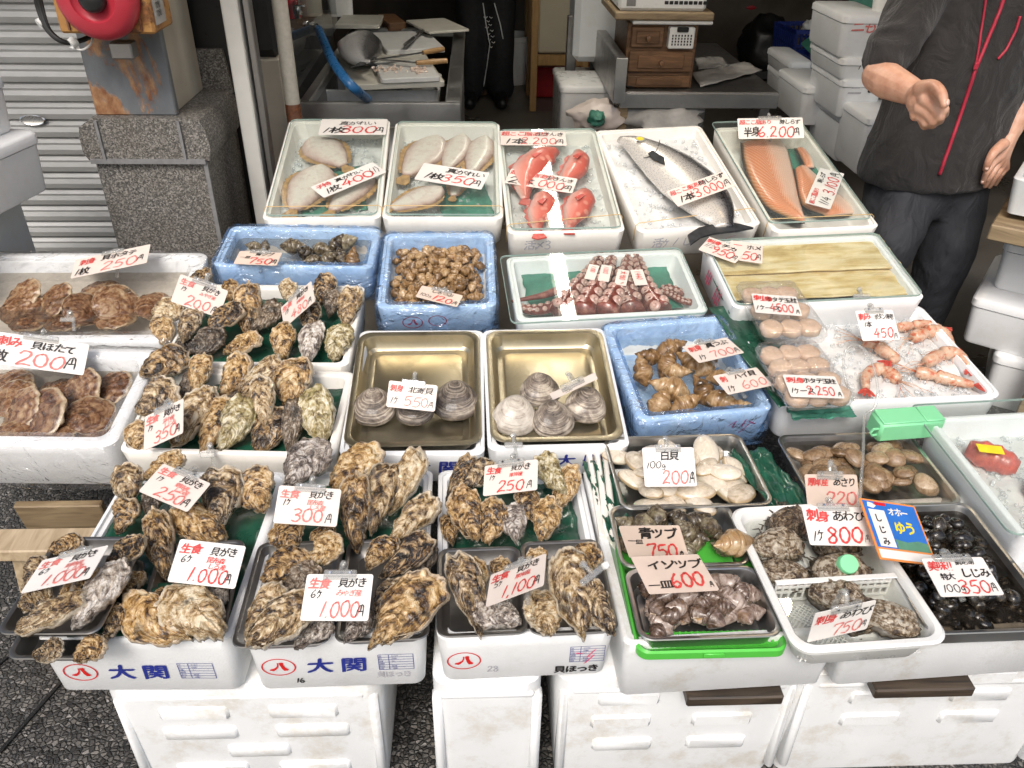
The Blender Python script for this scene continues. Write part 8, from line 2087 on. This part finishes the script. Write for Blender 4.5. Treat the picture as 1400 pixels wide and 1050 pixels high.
# right edge: side table with foam tray, boxes on floor
Yr = 2.25
a = P3(1372, 250, Yr)
def quadbox(name, lab, cat, c, size, mat, rotz=0, roty=0, group=None):
 mb = MB(); mb.box((0, 0, 0), size, None, .012); o = mb.build(name, M[mat], None, 40, mw=Matrix.Translation(Vector(c)) @ Matrix.Rotation(R(rotz), 4, 'Z') @ Matrix.Rotation(R(roty), 4, 'Y')); return tag(o, lab, cat, group)
c = P3(1392, 262, 2.3)+Vector((.05, 0, .03))
mR = Matrix.Translation(c+Vector((.30, .15, .0))) @ Matrix.Rotation(R(-38), 4, 'Z')
mb = MB(); tray_rings(mb, .42, .62, [(.012, -.11, .02), (0, -.004, .025), (.004, 0, .025), (.02, 0, .02), (.03, -.07, .02)]); o = mb.build('foam_box', M['foam_grey'], None, 45, mw=mR); tag(o, 'foam box with green paper at the right edge beside the hanging hand', 'box')
leaf_sheet('green paper in the foam box at the right edge', mR, .42, .62, 0, 0, -.06, .33, .52, 0, .02, 21, 'leaf_light')
mR2 = mR @ Matrix.Translation((0, 0, -.155)); mb = MB(); mb.box((0, 0, 0), (.44, .74, .05), None, .004); root = mb.build('side_table', M['wood_board'], None, 30, mw=mR2); tag(root, 'weathered plank side table at the right edge', 'table')
zleg = mR2.translation.z-.032
for sx in (-1, 1):
 for sy in (-1, 1):
  mb = MB(); mb.box((.13+sx*.07, sy*.3, -.03-zleg/2), (.05, .05, zleg), None, .004); mb.build('leg', M['wood_board'], root, 30)
for lab, px, Y, z0, size, rz in (('foam box on the floor at the right edge, bottom one', (1392, 500), 2.3, 0, (.34, .42, .2), -32), ('foam box in the middle of the stack at the right edge', (1385, 430), 2.36, .202, (.4, .46, .17), -38), ('foam box on top of the stack at the right edge', (1410, 370), 2.42, .374, (.36, .4, .17), -36)):
 c = P3(px[0], px[1], Y); closed_foam(lab, (c.x+.17, Y+.1, z0), size, rz, 'foam', group='foam boxes at the right edge')
# ------------------------------------------------------------------ tube lamps over the stall
M['tube_light'] = bpy.data.materials.new('lit_tube'); M['tube_light'].use_nodes = True
bs = M['tube_light'].node_tree.nodes['Principled BSDF']; bs.inputs['Emission Color'].default_value = (1, .93, .82, 1); bs.inputs['Emission Strength'].default_value = TUBE = 28
bs.inputs['Base Color'].default_value = (1, 1, 1, 1)
root = empty('tube_lamp', (.42, 3.75, 2.2), 'lit white fluorescent tube lamp hanging inside the shop over the octopus box', 'lamp')
ta, tb = Vector((.052, -.68, 0)), Vector((-.07, .68, 0))
mb = MB(); mb.beam(ta+Vector((0, 0, .045)), tb+Vector((0, 0, .045)), .11, .05, (0, 0, 1), .006); mb.build('housing', M['alu_white'], root, 30)
for s in (-.018, .018):
 mb = MB(); mb.tube([ta+Vector((s, .02, 0)), tb+Vector((s, -.02, 0))], .018, 14); mb.build('tube', M['tube_light'], root, 60)
for q in (ta*.8, tb*.8):
 mb = MB(); mb.tube([q+Vector((0, 0, .07)), q+Vector((0, 0, .52))], .004, 6); mb.build('hanger', M['steel_dark'], root, 60)
M['bulb_light'] = bpy.data.materials.new('lit_bulb'); M['bulb_light'].use_nodes = True
b2 = M['bulb_light'].node_tree.nodes['Principled BSDF']; b2.inputs['Emission Color'].default_value = (1, .76, .5, 1); b2.inputs['Emission Strength'].default_value = BULB = 90
root = empty('bulb_lamp', (1.3, 2.42, 2.15), 'lit warm bulb lamp hanging over the seafood stall', 'lamp')
mb = MB(); mb.lathe([(0, -.06), (.03, -.052), (.045, -.03), (.05, 0), (.045, .025), (.028, .05), (.02, .06), (0, .06)], (0, 0, 0), 20); mb.build('bulb', M['bulb_light'], root, 180)
mb = MB(); mb.lathe([(.016, .055), (.022, .055), (.022, .1), (.06, .13), (.0, .13)], (0, 0, 0), 20); mb.tube([(0, 0, .12), (0, 0, .5)], .004, 6); mb.build('socket', M['black_plastic'], root, 40)
# ------------------------------------------------------------------ people
def bake(mb, name, mat, parent, voxel, smooth_it=6, fac=.5):
 o = mb.build(name, M[mat], None, 180)
 rm = o.modifiers.new('r', 'REMESH'); rm.mode = 'VOXEL'; rm.voxel_size = voxel; rm.use_smooth_shade = True
 if smooth_it:
  sm = o.modifiers.new('s', 'SMOOTH'); sm.factor = fac; sm.iterations = smooth_it
 dg = bpy.context.evaluated_depsgraph_get()
 me = bpy.data.meshes.new_from_object(o.evaluated_get(dg)); me.name = name
 me.materials.clear(); me.materials.append(M[mat])
 me.polygons.foreach_set('use_smooth', [True]*len(me.polygons))
 bpy.data.objects.remove(o)
 r = bpy.data.objects.new(name, me); COL.objects.link(r)
 r.parent = parent; r.matrix_parent_inverse = parent.matrix_world.inverted()
 return r
def ball(mb, c, r, sq=(1, 1, 1), seg=16):
 rings = []
 for i in range(1, 10):
  t_ = PI*i/10; rings.append([Vector(c)+Vector((math.sin(t_)*math.cos(2*PI*k/seg)*sq[0], math.sin(t_)*math.sin(2*PI*k/seg)*sq[1], -math.cos(t_)*sq[2]))*r for k in range(seg)])
 mb.loft(rings)
def limb(mb, pts, rs, seg=14):
 path = smoothpath(pts, 6); m = len(path); out = []
 for i in range(m):
  s = i/(m-1)*(len(rs)-1); a = int(min(s, len(rs)-2)); f = s-a; out.append(rs[a]*(1-f)+rs[a+1]*f)
 mb.tube(path, out, seg); ball(mb, path[0], out[0]*.98, seg=12); ball(mb, path[-1], out[-1]*.98, seg=12)
Ym = 2.62
hem = at_depth(1272, 240, Ym); X0 = hem.x; ZH = hem.z
man = empty('person', (X0, Ym, 0), 'person in a charcoal fleece jacket with red zip and dark trousers, one fist raised', 'person')
fa = R(6)                                     # turned a little towards his left
fw = Vector((math.sin(fa), -math.cos(fa), 0)); sd_ = Vector((math.cos(fa), math.sin(fa), 0))   # forward, towards image right
zsh = 1.40
neck = Vector((X0+.02, Ym+.0, zsh+.05))
shR = at_depth(1246, -6, Ym-.0); shR.z = zsh-.08
shR = Vector((X0, Ym, 0))-sd_*.185+Vector((0, 0, zsh-.06)); shL = Vector((X0, Ym, 0))+sd_*.19+Vector((0, 0, zsh-.05))
elR, wrR, haR = at_depth(1199, 104, 2.46), at_depth(1257, 130, 2.27), at_depth(1273, 144, 2.20)
elL, wrL = at_depth(1412, 100, 2.60), at_depth(1383, 180, 2.52)
hip = Vector((X0, Ym, ZH+.03))
knR, anR = at_depth(1212, 340, 2.50), None
knL = at_depth(1296, 340, 2.58)
anR = Vector((knR.x-.06, knR.y+.16, .07)); anL = Vector((knL.x+.02, knL.y+.08, .07))
body = MB()
limb(body, [hip+Vector((0, 0, .02)), hip+Vector((0, 0, .28)), neck-Vector((0, 0, .14))], [.11, .10, .10])
limb(body, [shR, shL], [.06, .06]); limb(body, [neck-Vector((0, 0, .12)), neck+Vector((0, -.01, .04)), neck+Vector((0, -.015, .10))], [.062, .055, .055])
hd = neck+Vector((0, -.025, .185))
ball(body, hd+Vector((0, .012, .03)), .1, (.80, .96, 1.0), 22); ball(body, hd+Vector((0, -.025, -.035)), .075, (.84, .9, 1.1), 20)
limb(body, [hd+Vector((0, -.088, .022)), hd+Vector((0, -.112, -.012)), hd+Vector((0, -.098, -.02))], [.009, .015, .012])       # nose
for s in (-1, 1):
 ball(body, hd+Vector((s*.081, .012, .0)), .026, (.4, .7, 1.1), 12); ball(body, hd+Vector((s*.017, -.092, -.018)), .010, seg=10)
limb(body, [hd+Vector((-.024, -.088, -.055)), hd+Vector((0, -.098, -.053)), hd+Vector((.024, -.088, -.055))], [.006, .008, .006]); limb(body, [hd+Vector((-.02, -.087, -.066)), hd+Vector((0, -.095, -.067)), hd+Vector((.02, -.087, -.066))], [.005, .009, .005])
limb(body, [hd+Vector((-.05, -.078, .035)), hd+Vector((0, -.092, .033)), hd+Vector((.05, -.078, .035))], [.009, .009, .009])   # brow
limb(body, [shR, shR.lerp(elR, .5), elR], [.052, .046, .042]); limb(body, [elR, elR.lerp(wrR, .28), elR.lerp(wrR, .7), wrR], [.044, .050, .040, .031])
limb(body, [shL, shL.lerp(elL, .5), elL], [.052, .046, .042]); limb(body, [elL, elL.lerp(wrL, .3), elL.lerp(wrL, .7), wrL], [.042, .047, .038, .029])
for h_, k_, a_, s in ((hip-sd_*.09, knR, anR, -1), (hip+sd_*.09, knL, anL, 1)):
 limb(body, [h_, h_.lerp(k_, .5), k_], [.085, .075, .055]); limb(body, [k_, k_.lerp(a_, .35), a_], [.052, .055, .036]); limb(body, [a_-Vector((0, 0, .02)), a_+Vector((0, -.1, -.045)), a_+Vector((0, -.17, -.05))], [.04, .035, .028])
nails = []
# raised fist (his right hand): knuckles at the left, middle joints at the lower right, thumb over the index finger
def px3(x, y, yy): return at_depth(x, y, yy)
kn = [px3(1273, 124, 2.15), px3(1264, 137, 2.15), px3(1257, 148, 2.16), px3(1252, 158, 2.175)]
pip = [px3(1291, 150, 2.10), px3(1285, 160, 2.10), px3(1276, 166, 2.11), px3(1266, 169, 2.13)]
dip = [px3(1290, 156, 2.145), px3(1283, 165, 2.145), px3(1274, 171, 2.155), px3(1264, 173, 2.165)]
tip = [px3(1275, 148, 2.18), px3(1270, 155, 2.18), px3(1264, 161, 2.18), px3(1258, 164, 2.19)]
limb(body, [wrR, px3(1262, 136, 2.21), px3(1268, 146, 2.18)], [.034, .044, .040], 14)
ball(body, px3(1278, 143, 2.15), .030)
for i, k_ in enumerate(kn): limb(body, [wrR.lerp(k_, .2), wrR.lerp(k_, .6), k_], [.026, .022, .0155], 12)
for i in range(4):
 r = (.0118, .0122, .0114, .0102)[i]
 limb(body, [kn[i], kn[i].lerp(pip[i], .5)+Vector((.0, -.006, .003)), pip[i]], [r*1.22, r*1.05, r*1.1], 10); limb(body, [pip[i], dip[i], tip[i]], [r*1.05, r*.95, r*.85], 10)
th = [px3(1259, 121, 2.19), px3(1276, 118, 2.14), px3(1287, 128, 2.09), px3(1291, 143, 2.065)]
limb(body, th, [.022, .0165, .0138, .011], 12)
nails.append((th[3].lerp(th[2], .15)+Vector((.004, -.0105, .004)), Vector((.3, -.85, .4)), (th[3]-th[2]).normalized(), .0085))
# hanging hand (his left): palm turned back, thumb forward, fingers loosely bent
pl = px3(1371, 205, 2.50)
k2 = [px3(1358, 222, 2.47), px3(1363, 227, 2.485), px3(1369, 230, 2.50), px3(1375, 230, 2.515)]
for k_ in k2: limb(body, [wrL.lerp(pl, .1), pl.lerp(k_, .3), k_], [.026, .021, .0125], 12)
m2_ = [px3(1349, 236, 2.455), px3(1354, 241, 2.475), px3(1360, 243, 2.495), px3(1367, 241, 2.515)]
t2_ = [px3(1344, 249, 2.47), px3(1347, 254, 2.49), px3(1353, 255, 2.51), px3(1361, 252, 2.53)]
for i in range(4):
 r = (.0108, .011, .0105, .0092)[i]; limb(body, [k2[i].lerp(pl, .1), k2[i].lerp(m2_[i], .5)+Vector((-.003, -.004, 0)), m2_[i]], [r*1.2, r*1.08, r], 10); limb(body, [m2_[i], m2_[i].lerp(t2_[i], .5), t2_[i]], [r, r*.95, r*.82], 10)
t3 = [px3(1372, 197, 2.47), px3(1359, 208, 2.44), px3(1352, 220, 2.43), px3(1348, 231, 2.435)]
limb(body, t3, [.018, .0145, .012, .0102], 12)
nails.append((t3[3].lerp(t3[2], .2)+Vector((-.004, -.009, .002)), Vector((-.4, -.9, .15)), (t3[3]-t3[2]).normalized(), .0085))
nails.append((t2_[0].lerp(m2_[0], .15)+Vector((-.007, -.006, .0)), Vector((-.7, -.7, .1)), (t2_[0]-m2_[0]).normalized(), .007))
bake(body, 'body', 'skin', man, .0038, 3)
mb = MB()
for c, n, d, r in nails:
 n.normalize(); ex = d.cross(n).normalized(); ey = n.cross(ex); m = Matrix((ex, ey, n)).transposed()
 mb.lathe([(0, -.001), (r*.8, -.001), (r*.75, .0012), (0, .0018)], c, 14, 0, m @ Matrix.Diagonal((.85, 1.25, 1)).to_3x3())
mb.build('fingernail', M['nail'], man, 180, mw=Matrix.Identity(4))
# face details and hair
for s in (-1, 1):
 eye(man, hd+Vector((s*.032, -.083, .013)), Vector((s*.15, -1, 0)), .0085)
mb = MB(); ball(mb, hd+Vector((0, .02, .045)), .107, (.82, .94, .95), 24)
hair = bake(mb, 'hair', 'hair', man, .012, 2)
for v in hair.data.vertices:
 pass
# jacket
jk = MB(); rings = []
for (z, rx, ry, dx, dy) in ((ZH-.012, .215, .140, -.015, 0), (ZH+.01, .228, .152, -.012, 0), (ZH+.10, .225, .15, -.006, -.005), (ZH+.24, .215, .142, 0, -.004), (ZH+.36, .222, .145, .004, 0), (ZH+.46, .228, .138, .008, .005), (zsh-.07, .225, .118, .01, .01), (zsh-.01, .17, .095, .012, .01), (zsh+.04, .085, .075, .014, .0), (zsh+.10, .072, .07, .016, -.01)):
 q = []
 for k in range(36):
  a = 2*PI*k/36; ca, sa = math.cos(a), math.sin(a); e = .82
  u = math.copysign(abs(ca)**e, ca)*rx; v = math.copysign(abs(sa)**e, sa)*ry
  q.append(Vector((X0+dx, Ym+dy, z))+sd_*u-fw*v)
 rings.append(q)
jk.loft(rings)
def sleeve(s0, e0, r):
 pts = [s0+Vector((0, 0, .0)), s0.lerp(e0, .35)+Vector((0, 0, .012)), s0.lerp(e0, .7), e0]
 limb(jk, pts, r, 18)
cR = shR.lerp(elR, .86); cL = shL.lerp(elL, .80)
sleeve(shR+sd_*.02, cR, [.082, .080, .074, .066]); sleeve(shL-sd_*.02, cL, [.082, .08, .074, .066])
for c_, s_, e_ in ((cR, shR, elR), (cL, shL, elL)):           # pushed-up bunches
 d = (e_-s_).normalized()
 for k, rr_ in ((0, .069), (-.028, .076), (-.06, .079)):
  a = d.cross(Vector((0, 0, 1))).normalized(); b2_ = d.cross(a); pts = [c_+d*k+(a*math.cos(t)+b2_*math.sin(t))*(rr_-.014)+d*(.012*math.sin(t*2+k*60)) for t in [2*PI*i/16 for i in range(17)]]
  jk.tube(pts, .015, 8)
for (x, y, x2, y2, r) in ((1225, 235, 1345, 232, .007),):
 pass
pts = []
for k in range(33):
 a = 2*PI*k/32; pts.append(Vector((X0-.014, Ym, ZH+.004))+sd_*math.cos(a)*.216-fw*math.sin(a)*.145)
jk.tube(pts, .014, 8)
jk.tube([Vector((X0+.015, Ym-.005, zsh+.075))+sd_*math.cos(2*PI*k/20)*.075-fw*math.sin(2*PI*k/20)*.072 for k in range(21)], .016, 8)
jac = bake(jk, 'jacket', 'jacket', man, .009, 7)
# folds: displace gently along the normals
for v in jac.data.vertices:
 p = v.co; f = noise.noise(Vector((p.x*9, p.y*9, p.z*5)))*.009+(1-abs(noise.noise(Vector((p.x*12+3, p.y*12, p.z*9-p.x*8)))))**3*.008-.004; v.co = p+v.normal*f
def front_at(px, py, out=.004):               # point of the jacket front seen at a pixel
 o_, d_ = CAM, ray(px, py).normalized()
 return o_, d_
bv = __import__('mathutils.bvhtree', fromlist=['BVHTree']).BVHTree.FromPolygons([v.co.copy() for v in jac.data.vertices], [tuple(p.vertices) for p in jac.data.polygons])
def on_jacket(px, py, out=.003):
 h = bv.ray_cast(CAM, ray(px, py).normalized()); return None if h[0] is None else h[0]+h[1]*out
def strip(name, pix, r, mat, parent, n=10):
 pts = []
 for i in range(len(pix)-1):
  for k in range(n):
   t = k/n; q = on_jacket(pix[i][0]+(pix[i+1][0]-pix[i][0])*t, pix[i][1]+(pix[i+1][1]-pix[i][1])*t)
   if q: pts.append(q)
 if len(pts) > 3:
  sm = [pts[0]]+[(pts[i-1]+pts[i]*2+pts[i+1])/4 for i in range(1, len(pts)-1)]+[pts[-1]]
  mb = MB(); mb.tube(sm, r, 8); return mb.build(name, M[mat], parent, 180, mw=Matrix.Identity(4))
strip('zip', [(1284, 238), (1296, 205), (1315, 150), (1333, 95), (1352, 48), (1366, 15), (1378, -25)], .0055, 'zip', man)
strip('zip_flap_edge', [(1333, 92), (1338, 60), (1343, 28), (1350, -20)], .0035, 'zip', man)
strip('pocket_zip', [(1394, 22), (1388, 42), (1375, 68), (1362, 82)], .004, 'zip', man)
q = on_jacket(1333, 90, .01)
if q: mb = MB(); mb.box(q, (.014, .008, .022), None, .003); mb.build('zip_pull', M['zip'], man, 30, mw=Matrix.Identity(4))
# trousers and shoes
tr_ = MB(); rings = []
for z, rx, ry in ((ZH+.10, .17, .12), (ZH+.02, .19, .135), (ZH-.06, .19, .135), (ZH-.12, .17, .12)):
 rings.append([Vector((X0-.01, Ym+.01, z))+sd_*math.cos(2*PI*k/24)*rx-fw*math.sin(2*PI*k/24)*ry for k in range(24)])
tr_.loft(rings)
for h_, k_, a_ in ((hip-sd_*.088-Vector((0, 0, .06)), knR, anR), (hip+sd_*.085-Vector((0, 0, .06)), knL, anL)):
 limb(tr_, [h_, h_.lerp(k_, .5), k_, k_.lerp(a_, .5), a_+Vector((0, 0, .0))], [.118, .108, .092, .088, .082], 18)
trm = bake(tr_, 'trousers', 'trousers', man, .011, 6)
for v in trm.data.vertices:
 p = v.co; v.co = p+v.normal*(noise.noise(Vector((p.x*11, p.y*11, p.z*5)))*.010+noise.noise(Vector((p.x*22, p.y*22, p.z*16)))*.005)
for a_ in (anR, anL):
 mb = MB(); limb(mb, [a_+Vector((0, .04, -.035)), a_+Vector((0, -.06, -.03)), a_+Vector((0, -.18, -.04))], [.045, .05, .04]); bake(mb, 'shoe', 'black_plastic', man, .01, 3)
# second person at the back: only trousered legs and shoes in the photo
f = at_height(664, 140, 0); Y2 = f.y
p2 = empty('person', (f.x, Y2, 0), 'person at the back in black trousers with white piping, seen from the waist down', 'person')
Xp = f.x; bd = MB()
for s in (-1, 1): limb(bd, [Vector((Xp+s*.085, Y2, .82)), Vector((Xp+s*.09, Y2-.01, .46)), Vector((Xp+s*.1, Y2+.02, .08))], [.08, .055, .04])
limb(bd, [Vector((Xp, Y2, .84)), Vector((Xp, Y2, 1.1)), Vector((Xp, Y2, 1.4))], [.13, .12, .14]); limb(bd, [Vector((Xp, Y2, 1.4)), Vector((Xp, Y2-.02, 1.52))], [.055, .055]); ball(bd, Vector((Xp, Y2-.02, 1.62)), .105, (.8, .95, 1.1), 20)
limb(bd, [Vector((Xp, Y2-.12, 1.64)), Vector((Xp, Y2-.138, 1.605))], [.01, .014])
for s in (-1, 1):
 limb(bd, [Vector((Xp+s*.18, Y2, 1.38)), Vector((Xp+s*.24, Y2+.02, 1.12)), Vector((Xp+s*.22, Y2-.1, .9))], [.05, .042, .03])
 for k in range(4): limb(bd, [Vector((Xp+s*.22, Y2-.1, .9)), Vector((Xp+s*(.2+.013*k), Y2-.13, .83)), Vector((Xp+s*(.2+.012*k), Y2-.12, .78-.006*(1.5-abs(k-1.5)))),], [.022, .01, .008], 8)
 limb(bd, [Vector((Xp+s*.21, Y2-.11, .88)), Vector((Xp+s*.19, Y2-.15, .84)), Vector((Xp+s*.185, Y2-.16, .81))], [.015, .011, .009], 8)
bake(bd, 'body', 'skin', p2, .010, 4)
t2 = MB()
for s in (-1, 1): limb(t2, [Vector((Xp+s*.095, Y2, .86)), Vector((Xp+s*.10, Y2, .62)), Vector((Xp+s*.105, Y2-.01, .38)), Vector((Xp+s*.11, Y2+.02, .10))], [.125, .115, .105, .10], 18)
rings = [[Vector((Xp+math.cos(2*PI*k/24)*rx, Y2+math.sin(2*PI*k/24)*.14, z)) for k in range(24)] for z, rx in ((.74, .2), (.9, .21), (1.02, .19))]; t2.loft(rings)
t2m = bake(t2, 'trousers', 'black_cloth', p2, .014, 5)
for v in t2m.data.vertices:
 p = v.co; v.co = p+v.normal*(noise.noise(Vector((p.x*12, p.y*12, p.z*6)))*.012)
j2 = MB(); rings = [[Vector((Xp+math.cos(2*PI*k/24)*rx, Y2+math.sin(2*PI*k/24)*ry, z)) for k in range(24)] for z, rx, ry in ((.93, .225, .16), (1.15, .215, .155), (1.36, .23, .14), (1.44, .13, .1))]; j2.loft(rings)
for s in (-1, 1): limb(j2, [Vector((Xp+s*.17, Y2, 1.38)), Vector((Xp+s*.25, Y2+.02, 1.12)), Vector((Xp+s*.225, Y2-.09, .93))], [.085, .07, .05], 16)
bake(j2, 'jacket', 'jacket', p2, .014, 4)
mb = MB(); ball(mb, Vector((Xp, Y2+.005, 1.66)), .11, (.83, .93, .95), 20); bake(mb, 'hair', 'hair', p2, .014, 2)
for s in (-1, 1): eye(p2, Vector((Xp+s*.03, Y2-.112, 1.635)), Vector((0, -1, 0)), .008)
bv2 = __import__('mathutils.bvhtree', fromlist=['BVHTree']).BVHTree.FromPolygons([v.co.copy() for v in t2m.data.vertices], [tuple(p.vertices) for p in t2m.data.polygons])
def on2(px, py):
 h = bv2.ray_cast(CAM, ray(px, py).normalized()); return None if h[0] is None else h[0]+h[1]*.003
for pix in ([(660, 4), (664, 30), (670, 60), (666, 90), (660, 122)], [(676, 4), (684, 34), (688, 56)]):
 pts = [q for i in range(len(pix)-1) for k in range(8) for q in [on2(pix[i][0]+(pix[i+1][0]-pix[i][0])*k/8, pix[i][1]+(pix[i+1][1]-pix[i][1])*k/8)] if q]
 if len(pts) > 3: mb = MB(); mb.tube(pts, .004, 6); mb.build('white_piping', M['white_plastic'], p2, 180, mw=Matrix.Identity(4))
mb = MB(); ok = True
for k, (x, y) in enumerate([(664, 24), (672, 24), (668, 29), (671, 34), (666, 38), (673, 42), (669, 46), (674, 50), (670, 54), (675, 58), (672, 64)]):
 q = on2(x, y)
 if q: mb.tube([q+Vector((-.014, 0, .006)), q+Vector((.0, -.002, -.004)), q+Vector((.014, 0, .008))], .003, 5)
if mb.v: mb.build('white_lettering', M['white_plastic'], p2, 180, mw=Matrix.Identity(4))
for s in (-1, 1):
 mb = MB(); limb(mb, [Vector((Xp+s*.11, Y2+.06, .045)), Vector((Xp+s*.115, Y2-.06, .05)), Vector((Xp+s*.12, Y2-.2, .04))], [.05, .055, .042]); bake(mb, 'shoe', 'black_plastic', p2, .012, 3)
# ------------------------------------------------------------------ light and render settings
w = bpy.data.worlds.new('World'); scene.world = w; w.use_nodes = True
nt = w.node_tree; bg = nt.nodes['Background']
sky = nt.nodes.new('ShaderNodeTexSky'); sky.sky_type = 'NISHITA'; sky.sun_disc = False
SUN_E, SUN_A = R(50), R(195)
sky.sun_elevation = SUN_E; sky.sun_rotation = SUN_A; sky.air_density = 1.2; sky.dust_density = 4.0; sky.ozone_density = .6
nt.links.new(sky.outputs[0], bg.inputs[0]); bg.inputs[1].default_value = .13
sl = bpy.data.lights.new('overcast_sun', 'SUN'); sl.energy = 1.5; sl.angle = R(22); sl.color = (1, .985, .97)
so_ = bpy.data.objects.new('overcast_sun', sl); COL.objects.link(so_)
sd = Vector((math.sin(SUN_A)*math.cos(SUN_E), math.cos(SUN_A)*math.cos(SUN_E), math.sin(SUN_E)))
so_.rotation_euler = sd.to_track_quat('Z', 'Y').to_euler()
vs_ = scene.view_settings; vs_.view_transform = 'Standard'; vs_.look = 'None'; vs_.exposure = .52; vs_.gamma = 1
cy = scene.cycles; cy.max_bounces = 8; cy.transparent_max_bounces = 24; cy.diffuse_bounces = 4; cy.glossy_bounces = 4; cy.transmission_bounces = 6
cy.caustics_reflective = False; cy.caustics_refractive = False; cy.sample_clamp_indirect = 6
cy.use_denoising = True
